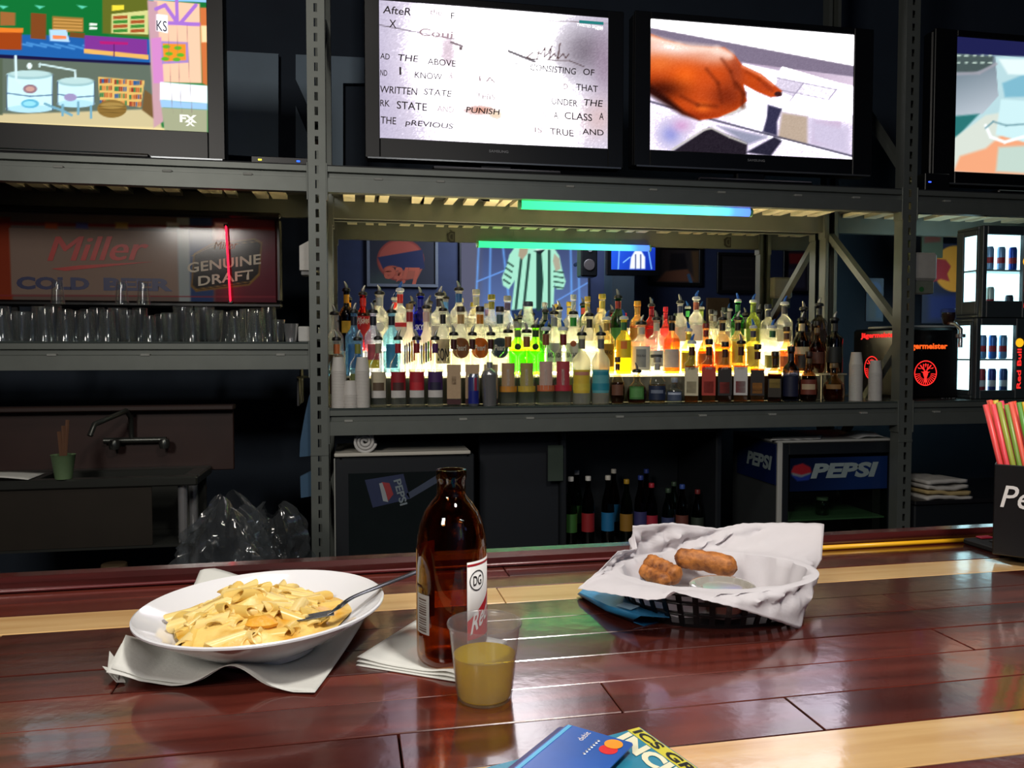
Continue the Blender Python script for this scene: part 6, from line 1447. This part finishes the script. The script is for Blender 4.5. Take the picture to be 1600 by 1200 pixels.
# things on the wall behind
def wallsheet(name, label, cat, xa, ya, xb, yb, Y, n, k, fill):
    a = WY(xa, yb, Y); b = WY(xb, ya, Y)
    t = thing(name, label, cat, ((a.x + b.x) / 2, Y, a.z))
    MB().cbox(a.x, b.x, Y + .0012, Y + .014, a.z, b.z, .002).build('board', mat(fill, .6), t)
    return t, Canvas((a.x, Y, a.z), (1, 0, 0), (0, 0, 1), b.x - a.x, b.z - a.z, n, k, fill=fill)
YWB = 4.18
t, cv = wallsheet('wall_sign', 'dark blue sign with an orange sun and a charging red animal beside the mini fridges', 'sign', 1440, 382, 1530, 505, YWB, 60, 70, (24, 26, 50))
cv.ell(1492, 420, 33, 36, (196, 128, 44), 2).poly([(1452, 420), (1462, 404), (1478, 406), (1486, 416), (1480, 428), (1484, 440), (1470, 436), (1456, 442), (1458, 430)], (140, 36, 44), 2).poly([(1450, 460), (1520, 460), (1520, 500), (1450, 500)], (26, 34, 86), 8, .8)
cv.build('print', printed(0, .5), t)
t, cv = wallsheet('wall_sign', 'small pale green notice with red heading above the orange sun sign', 'notice', 1440, 358, 1474, 402, 4.16, 24, 30, (66, 72, 58))
cv.poly([(1444, 368), (1470, 366), (1470, 378), (1444, 380)], (96, 44, 36), 3, .8); cv.build('print', printed(0, .6), t)
t, cv = wallsheet('wall_sign', 'narrow faded blue poster on the wall left of the right post', 'poster', 1353, 435, 1381, 502, YWB - .03, 24, 40, (30, 44, 66))
cv.ell(1367, 452, 10, 12, (36, 60, 100), 3).poly([(1356, 468), (1378, 468), (1378, 500), (1356, 500)], (50, 56, 66), 4, .8); cv.poly([(1368, 476), (1378, 476), (1378, 498), (1368, 498)], (30, 56, 84), 3, .8); cv.build('print', printed(0, .6), t)
a = WY(1434, 440, 3.48); b = WY(1453, 397, 3.48)
t = thing('towel_dispenser', 'white dispenser box with green label fixed to the right rack post', 'dispenser', ((a.x + b.x) / 2, 3.48, a.z))
MB().cbox(SR + PW / 2 + .002, b.x, 3.42, 3.50, a.z, b.z, .012).build('cover', mat((190, 186, 178), .5), t)
MB().cbox(SR + PW / 2 + .002, b.x - .012, 3.43, 3.49, a.z - .062, a.z - .001, .004).build('cartridge', mat((120, 126, 112), .5), t)
p = WY(1440, 452, 3.428); MB().cyl((p.x, 3.43, p.z), (p.x, 3.427, p.z), .012, seg=16).build('green_label', mat((50, 110, 60), .5), t)

# ================================================================ under the shelves: coolers
cab = mat((27, 31, 36), .45, noise=.1, name='cooler_black'); whm = mat((196, 196, 190), .5, noise=.04, name='white_enamel')
drk = glass((.22, .25, .26), .05, 1.0)
def cooler(name, label, x0, x1, Y, z1, D=.42):
    t = thing(name, label, 'cooler', ((x0 + x1) / 2, Y, 0))
    MB().cbox(x0, x0 + .03, Y, Y + D, .02, z1, .006).build('side_panel', cab, t); MB().cbox(x1 - .03, x1, Y, Y + D, .02, z1, .006).build('side_panel', cab, t)
    MB().cbox(x0 + .03, x1 - .03, Y + D - .03, Y + D, .02, z1, .004).build('back_panel', cab, t); MB().cbox(x0 + .03, x1 - .03, Y, Y + D - .03, z1 - .03, z1, .004).build('top_panel', cab, t)
    MB().cbox(x0 + .03, x1 - .03, Y, Y + D - .03, 0.0, .08, .004).build('plinth', cab, t)
    return t
# left cooler with a sheet and a rolled towel on it
xa, xb = WY(522, 760, 3.46).x, WY(742, 740, 3.46).x; zt = WY(620, 712, 3.46).z
t = cooler('bottle_cooler', 'black glass-door cooler under the shelf, topped with a white sheet', xa, xb, 3.47, zt)
MB().cbox(xa + .004, xb - .004, 3.452, 3.468, .08, zt - .012, .004).build('door_frame', cab, t)
MB().box(xa + .06, xb - .06, 3.449, 3.4515, .12, zt - .07).build('door_glass', mat((26, 32, 34), .12, noise=.15, scale=10, name='smoked_door'), t)
MB().cbox(xa + .0, xa + .006, 3.448, 3.468, .08, zt - .005, .001).build('edge_strip', mat((150, 152, 146), .5), t)
dc = mat((40, 50, 84), .5, noise=.2, name='decal_navy')
p = WY(570, 750, 3.448); q = pxm(p)
mb = MB(); mb.prism([(0, 0), (60 * q, 8 * q), (70 * q, -32 * q), (12 * q, -44 * q)], (p.x, 3.4485, p.z), (1, 0, 0), (0, 0, 1), -.0006); mb.build('decal', dc, t)
mb = MB(); mb.prism([(26 * q, -4 * q), (38 * q, -6 * q), (44 * q, -24 * q), (36 * q, -34 * q), (30 * q, -18 * q)], (p.x, 3.4475, p.z), (1, 0, 0), (0, 0, 1), -.0006); mb.build('decal_swirl', mat((150, 52, 56), .5), t)
mb = MB(); mb.prism([(22 * q, -6 * q), (27 * q, -5 * q), (32 * q, -20 * q), (36 * q, -36 * q), (28 * q, -34 * q)], (p.x, 3.4470, p.z), (1, 0, 0), (0, 0, 1), -.0006); mb.build('decal_swirl', mat((150, 156, 160), .5), t)
lettering('PEPSI', (p.x + 44 * q, 3.447, p.z - 2 * q), 42 * q, 12 * q, mat((120, 132, 140), .5, name='decal_white'), t, ux=Vector((.25, 0, -.97)), uy=Vector((.97, 0, .25)), bold=.03)
mb = MB(); mb.prism([(70 * q, -32 * q), (130 * q, 2 * q), (122 * q, 10 * q), (64 * q, -24 * q)], (p.x, 3.4485, p.z), (1, 0, 0), (0, 0, 1), -.0005); mb.build('decal_smear', mat((60, 70, 92), .6), t)
o = MB().cbox(xa + .002, xb - .02, 3.45, 3.83, zt + .0008, zt + .016, .003).build('paper_sheet', mat((206, 202, 190), .7, noise=.05), None); tag(o, 'flat white board lying on the left cooler', 'board')
p = WY(570, 697, 3.50); rr = .047
t = thing('rolled_towel', 'white rolled paper towel lying on the left cooler', 'towel', (p.x, 3.46, zt + .0165))
sp = []
for i in range(70):
    a = i * .27; r = .006 + (rr - .006) * i / 69; sp.append((p.x + r * math.cos(a), zt + .0165 + rr + r * math.sin(a)))
mb = MB(); mb.sheet([[(x, 3.455, z) for x, z in sp], [(x, 3.68, z) for x, z in sp]]); mb.build('paper_roll', mat((220, 218, 214), .8, noise=.03), t, smooth=60, solid=.0115)
# navy panel between the coolers
pa = WY(748, 760, 3.62); pb = WY(872, 760, 3.62)
o = struct(MB().cbox(pa.x, pb.x, 3.60, 3.64, 0, zCb - .002, .004).build('trim_5', mat((17, 23, 32), .6, noise=.1, name='navy_panel')))
# open-fronted bottle cooler
xa, xb = WY(876, 760, 3.56).x, WY(1128, 760, 3.56).x; zt = WY(900, 684, 3.56).z
t = cooler('open_cooler', 'dark open-fronted cooler full of soft drink bottles', xa, xb, 3.56, zCb - .004, .50)
zsh = [WY(980, 846, 3.62).z - .02, WY(980, 846, 3.62).z - .36]
for z in zsh: MB().cbox(xa + .031, xb - .031, 3.58, 4.02, z - .012, z, .002).build('wire_shelf', mat((60, 62, 64), .4, .5), t)
a = WY(855, 700, 3.55)
tg = MB().cbox(WY(856, 700, 3.55).x, WY(880, 700, 3.55).x, 3.548, 3.552, WY(856, 752, 3.55).z, WY(856, 696, 3.55).z, .001).build('paper_tag', mat((56, 70, 60), .7), None); tag(tg, 'faded green paper tag on the edge of the open cooler', 'tag')
sod = [(892, 744, (230, 228, 222), (60, 110, 50), 'white cap and green label'), (919, 743, (230, 228, 222), (150, 36, 40), 'white cap and dark red label'), (950, 742, (226, 220, 206), (30, 110, 160), 'cream cap and blue label'), (979, 748, (190, 150, 40), (150, 110, 40), 'yellow cap and tan label'), (1001, 742, (50, 70, 150), (60, 60, 110), 'blue cap and violet label'), (1018, 754, (190, 44, 60), (170, 40, 60), 'red cap and crimson label'), (1044, 762, (60, 80, 60), (60, 70, 110), 'green cap and indigo label'), (1066, 756, (60, 90, 170), (110, 60, 50), 'bright blue cap and rust label'), (1090, 764, (120, 40, 40), (50, 60, 50), 'brown cap and moss label')]
for i, (x, y, cc_, lc, d) in enumerate(sod):
    for rw, Y in enumerate((3.66, 3.86)):
        if rw == 1 and i % 2: continue
        p = WY(x + (9 if rw else 0), y - (10 if rw else 0), Y); H_ = p.z - zsh[0] - .02
        k = thing('soda_bottle', ('soft drink bottle with %s in the open cooler' % d) if rw == 0 else 'soft drink bottle behind the one with %s' % d, 'bottle', (p.x, Y, zsh[0] + .0006), group='soft drinks in the open cooler')
        MB().lathe([(0, 0), (.026, 0), (.031, .01), (.031, H_ * .55), (.027, H_ * .68), (.012, H_ * .88), (.012, H_), (0, H_)], 18).build('glass_body', glass((.30, .24, .22) if i % 3 else (.25, .4, .25), .05, 1.0), k, local=True, smooth=50)
        MB().lathe([(0, H_), (.0135, H_ - .004), (.0138, H_ + .014), (.012, H_ + .017), (0, H_ + .017)], 14).build('cap', mat(cc_, .45), k, local=True, smooth=40)
        label_patch(k.location, .0316, -75, 75, H_ * .22, H_ * .5, 8).build('label', mat(lc, .5), k, local=True, smooth=60)
# branded cooler on the right
Yp = 3.50; xa = WY(1213, 760, Yp).x; xb = WY(1396, 760, Yp).x; zt = WY(1300, 691, Yp).z
t = thing('display_cooler', 'white-edged display cooler with glowing-blue soft drink sign under the shelf', 'cooler', ((xa + xb) / 2, Yp, 0))
t['label'] = 'white-edged display cooler with a blue soft drink sign under the shelf'
D = .46
MB().cbox(xa, xa + .025, Yp, Yp + D, .02, zt, .004).build('side_panel', mat((60, 64, 66), .5), t); MB().cbox(xb - .025, xb, Yp, Yp + D, .02, zt, .004).build('side_panel', cab, t)
MB().cbox(xa, xb, Yp, Yp + D, zt, zt + .012, .004).build('top_panel', whm, t); MB().cbox(xa + .025, xb - .025, Yp + D - .03, Yp + D, .02, zt, .004).build('back_panel', cab, t); MB().cbox(xa + .025, xb - .025, Yp, Yp + D - .03, 0, .08, .004).build('plinth', cab, t)
MB().cbox(xa - .002, xa + .022, Yp - .018, Yp - .001, .08, zt + .01, .003).build('edge_strip', whm, t)
for q in ((xa + .022, xa + .055, .08, zt - .002), (xb - .035, xb, .08, zt - .002), (xa + .055, xb - .035, zt - .055, zt - .002)):
    MB().cbox(q[0], q[1], Yp - .016, Yp - .001, q[2], q[3], .003).build('door_frame', cab, t)
a = WY(1233, 768, Yp); b = WY(1386, 712, Yp)
cv = Canvas((a.x, Yp - .004, a.z), (1, 0, 0), (0, 0, 1), b.x - a.x, b.z - a.z, 90, 36, fill=(16, 30, 70))
cv.grad([(1225, 700), (1390, 700), (1390, 775), (1225, 775)], (10, 20, 46), (24, 48, 100), (1240, 712), (1330, 760)); 
cv.ell(1252, 738, 15, 12, (130, 140, 146)).poly([(1236, 738), (1240, 728), (1254, 724), (1266, 730), (1268, 738), (1252, 742)], (170, 40, 50), 2).poly([(1236, 742), (1252, 746), (1268, 740), (1264, 750), (1246, 752)], (40, 60, 150), 2)
o = cv.build('sign_face', printed(0, .25), t)
letter_px('PEPSI', 1266, 748, 1372, 24, Yp - .004, mat((150, 166, 168), .4, name='sign_white'), t, bold=.05, shear=.2, lift=.002)
MB().box(a.x, xb - .036, Yp - .006, Yp - .0045, .1, a.z - .004).build('door_glass', glass((.7, .78, .72), .04, 1.0), t)
z = WY(1300, 812, Yp).z; MB().cbox(xa + .026, xb - .026, Yp + .03, Yp + D - .04, z - .008, z, .001).build('wire_shelf', mat((120, 160, 120), .4), t)
p = WY(1288, 800, Yp + .1)
k = thing('jar', 'small glass jar with pale lid inside the branded cooler', 'jar', (p.x, Yp + .12, z + .0006)); MB().lathe([(0, 0), (.03, 0), (.034, .01), (.034, .06), (.026, .075), (0, .075)], 18).build('glass_body', glass((.55, .7, .5), .05), k, local=True, smooth=40); MB().lathe([(0, .075), (.028, .074), (.028, .088), (0, .09)], 16).build('lid', mat((150, 170, 140), .5), k, local=True, smooth=40)
# blue side panel of the cooler
MB().cbox(xa - .006, xa - .0005, Yp + .0, Yp + .40, zt - .20, zt - .004, .001).build('side_sign', mat((16, 30, 76), .35, name='panel_blue'), t)
lettering('PEPSI', (xa - .006, Yp + .29, zt - .135), .26, .07, mat((196, 204, 206), .4, name='sign_white'), t, ux=(0, -1, 0), bold=.05, shear=.2)
o = MB().sheet(quadsheet([WY(1204, 693, 3.50), WY(1282, 694, 3.50), WY(1284, 688, 3.66), WY(1210, 688, 3.66)], 10, 6, lambda u, v: .002)).build('cloth', mat((206, 206, 204), .8), None, smooth=60, solid=.002)
for v in o.data.vertices: v.co.z = zt + .0145 + .004 * abs(math.sin(v.co.x * 60))
tag(o, 'flat white cloth on top of the branded cooler', 'cloth')
c_ = WY(1352, 688, 3.58); G = [[(c_.x + (u - .5) * .17, 3.52 + .16 * v, zt + .0135 + .034 * max(0, math.sin(math.pi * u)) ** 1.5 * math.sin(math.pi * (v * .8 + .1)) * (1 + .3 * math.sin(9 * u))) for u in np.linspace(0, 1, 16)] for v in np.linspace(0, 1, 10)]
o = MB().sheet(G).build('cloth', mat((206, 206, 204), .8), None, smooth=60, solid=.002); tag(o, 'crumpled white cloth heaped on the branded cooler near the right post', 'cloth')
# dark counter with folded towels beyond the right post
xr = SR + .06
zk = WY(1460, 778, 3.45).z
t = thing('back_counter', 'plain black under-counter cabinet beyond the right post', 'cabinet', (xr + .6, 3.5, 0))
MB().cbox(xr, xr + 1.3, 3.40, 3.95, .02, zk - .02, .006).build('body', cab, t); MB().cbox(xr - .01, xr + 1.31, 3.385, 3.96, zk - .02, zk, .004).build('worktop', mat((28, 28, 32), .35), t)
pa = WY(1420, 770, 3.42); 
for i in range(4):
    cx_ = WY(1462, 760, 3.5).x; G = []
    for v in np.linspace(0, 1, 8): G.append([(cx_ + (u - .5) * (.25 - .012 * i) + .008 * math.sin(3 * i), 3.40 + .2 * v + .006 * i, zk + .004 + .024 * i + .006 * math.sin(5 * u + i) * (1 - v) + .004 * abs(math.sin(8 * u + 2 * i)) + (.012 * (1 - 2 * abs(u - .4)) if i == 3 else 0)) for u in np.linspace(0, 1, 18)])
    o = MB().sheet(G).build('folded_towel', mat((206, 202, 196) if i != 1 else (196, 172, 120), .9, noise=.06, scale=80), None, smooth=60, solid=.016)
    tag(o, ('white', 'yellow-striped', 'off-white', 'top white')[i] + ' bar towel in the folded pile beyond the right post', 'towel', 'folded bar towels')

# ================================================================ left: bar sink, bin bags, hanging cloth
zs = .90; ya, yb_ = 2.94, 3.36
xL_, xR_ = WZ(-120, 745, zs).x - .2, WZ(311, 742, zs).x
ya = WZ(311, 744, zs).y; yb_ = min(YF - .03, ya + .46)
ss = mat((84, 86, 82), .3, .8, noise=.1, scale=8, name='sink_steel')  # sink and board colours darkened to carry the shade under the shelf
t = thing('bar_sink', 'dull steel bar sink on chrome legs at the left', 'sink', ((xL_ + xR_) / 2, ya, 0))
for q in ((xL_, xR_, ya, ya + .05), (xL_, xR_, yb_ - .07, yb_), (xL_, xL_ + .06, ya + .05, yb_ - .07), (xR_ - .06, xR_, ya + .05, yb_ - .07), ((xL_ + xR_) / 2 - .03, (xL_ + xR_) / 2 + .03, ya + .05, yb_ - .07)):
    MB().cbox(q[0], q[1], q[2], q[3], zs - .035, zs, .006).build('rim', ss, t)
MB().box(xL_ + .02, xR_ - .02, ya + .012, yb_ - .012, zs - .26, zs - .25).build('basin_floor', ss, t)
MB().cbox(xL_ + .02, xR_ - .16, ya + .010, ya + .014, zs - .25, zs - .036, .001).build('apron', mat((40, 34, 27), .5, .3, noise=.3, scale=7, name='shaded_stained_apron'), t)  # apron tone includes painted-in shade
MB().cbox(xL_ + .02, xR_ - .02, yb_ - .014, yb_ - .010, zs - .25, zs - .036, .001).build('rear_wall', ss, t)
for x in (xL_ + .05, xR_ - .06):
    for y in (ya + .04, yb_ - .06): MB().cyl((x, y, 0), (x, y, zs - .036), .017, seg=12).build('leg', chrome, t, smooth=40)
p = WY(200, 825, ya + .15); MB().cbox(xL_ + .06, xR_ - .25, ya + .03, yb_ - .06, p.z - .01, p.z + .005, .003).build('lower_shelf', ss, t)
zbs = WY(300, 640, yb_).z
MB().cbox(xL_, WY(366, 700, yb_ + .01).x, yb_ + .001, yb_ + .02, zs - .02, zbs, .003).build('backsplash', mat((46, 24, 19), .5, noise=.3, scale=9, name='shaded_stained_board'), t)  # board brown deepened in colour for the shade here
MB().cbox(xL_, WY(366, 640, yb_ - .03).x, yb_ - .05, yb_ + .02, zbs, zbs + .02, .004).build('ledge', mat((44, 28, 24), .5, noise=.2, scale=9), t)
pf = WY(205, 688, yb_ - .02); zf_ = pf.z
MB().tube([(WY(165, 690, yb_).x, yb_ - .02, zf_), (WY(262, 686, yb_).x, yb_ - .02, zf_)], .012, 10).build('faucet_bar', ss, t, smooth=40)
px_ = WY(206, 680, yb_ - .02).x
MB().tube([(px_, yb_ - .02, zf_), (px_, yb_ - .03, zf_ + .09), (px_ - .005, yb_ - .07, zf_ + .12), (px_ - .08, yb_ - .2, zf_ + .08), (px_ - .09, yb_ - .22, zf_ + .04)], .010, 10).build('spout', ss, t, smooth=50)
for x in (180, 258):
    q = WY(x, 694, yb_ - .04); MB().lathe([(0, 0), (.018, 0), (.022, .02), (.016, .035), (0, .036)], 12, cx=q.x, cy=yb_ - .05, cz=zf_ - .03).build('valve', ss, t, smooth=40)
q = WY(126, 738, ya + .2)
k = thing('brush_cup', 'small green cup with brushes standing by the sink tap', 'cup', (q.x, ya + .025, zs + .0006)); MB().lathe([(0, 0), (.028, 0), (.04, .085), (.042, .087), (.037, .085), (.026, .004), (0, .004)], 20).build('vessel', mat((96, 120, 84), .6), k, local=True, smooth=40)
for i in range(3): MB().tube([(0, 0, .005), (.012 * (i - 1), .008 * i, .17 + .02 * i)], .007, 6).build('brush_handle', mat((96, 64, 44), .6), k, local=True)
q = WZ(6, 741, zs + .003); G = [[(q.x - .16 + .3 * u, ya + .004 + .16 * v, zs + .003 + .014 * math.sin(math.pi * u) * (1 - .3 * v)) for u in np.linspace(0, 1, 10)] for v in np.linspace(0, 1, 5)]
o = MB().sheet(G).build('paper_towel', mat((206, 206, 200), .8), None, smooth=60, solid=.001); tag(o, 'white paper towel draped on the sink edge', 'towel')
# turned timber post below the sink
q = WY(178, 860, 3.20); k = thing('timber_post', 'stubby turned wooden post under the sink', 'post', (q.x, 3.20, 0))
MB().lathe([(0, 0), (.06, 0), (.06, .1), (.04, .14), (.05, .25), (.036, .32), (.05, .40), (.036, .46), (.05, .52), (.045, .56), (0, .56)], 16).build('shaft', mat((92, 74, 50), .7, noise=.25, scale=10), k, local=True, smooth=50)
# bin with clear bags
q = WY(356, 880, 2.68)
k = thing('waste_bin', 'dark bin lined with crumpled clear plastic bag beside the sink', 'bin', (q.x, 2.68, 0))
MB().lathe([(0, 0), (.10, 0), (.125, .60), (.13, .60), (.12, .58), (.095, .01), (0, .01)], 24).build('bin_body', mat((24, 26, 28), .6), k, local=True, smooth=40)
bagm = glass((.80, .83, .85), .12, 1.0, frost=.10, frostc=(.55, .58, .6), ior=1.7)
def bag(cx_, cy_, z0, z1, rx, ry, seed):
    r_ = np.random.RandomState(seed); ph = r_.rand(12) * 6; G = []
    for v in np.linspace(0, 1, 26):
        row = []
        for i in range(60):
            a = 2 * math.pi * i / 60; e = math.sin(math.pi * min(1, v * .85 + .12)) ** .5
            w_ = 1 + .16 * math.sin(3 * a + ph[0] + 3 * v) + .10 * math.sin(7 * a + ph[1] - 5 * v) + .09 * math.sin(13 * a + ph[2] + 9 * v) + .07 * math.sin(23 * a + ph[3] - 14 * v) + .06 * math.sin(31 * a + 19 * v + 2 * math.sin(9 * v)) + .04 * math.sin(5 * a - 33 * v)
            row.append((cx_ + rx * e * w_ * math.cos(a), cy_ + ry * e * w_ * math.sin(a), z0 + (z1 - z0) * v + .03 * math.sin(2 * a + ph[4]) * v))
        G.append(row)
    return MB().sheet(G, wrap=True)
bag(q.x, 2.68, .52, WY(352, 783, 2.68).z, .135, .13, 3).build('bag_liner', bagm, k, smooth=50)
q2 = WY(425, 850, 3.12); o = bag(q2.x, 3.14, .40, WY(420, 797, 3.12).z, .12, .12, 8).build('plastic_bag', bagm, None, smooth=50); tag(o, 'full crumpled clear plastic bag between the bin and the left post', 'bag')
o.location.z = 0
k = thing('crate', 'dark low crate holding up the clear plastic bag', 'crate', (q2.x, 3.14, 0)); MB().cbox(q2.x - .13, q2.x + .13, 3.02, 3.27, 0, .395, .01).build('crate_body', mat((22, 24, 28), .6), k)
# cloths hung beside the left post
blc = mat((62, 92, 120), .85, noise=.1, name='blue_cloth')
def hang(pts, Y, label):
    P = [WY(x, y, Y) for x, y in pts]; k = len(P)
    mb = MB(); mb.add(P + [p + Vector((0, .03, 0)) for p in P], [list(range(k)), list(range(k, 2 * k))[::-1]] + [[i, (i + 1) % k, k + (i + 1) % k, k + i] for i in range(k)])
    o = mb.build('hanging_cloth', blc, None); tag(o, label, 'cloth'); return o
hang([(489, 610), (489, 712), (468, 714), (469, 690), (476, 650), (483, 618)], YF + .07, 'faded blue cloth hung behind the left post, upper one')
hang([(489, 735), (489, 775), (470, 778), (469, 745)], YF + .07, 'small faded blue rag hung low behind the left post')
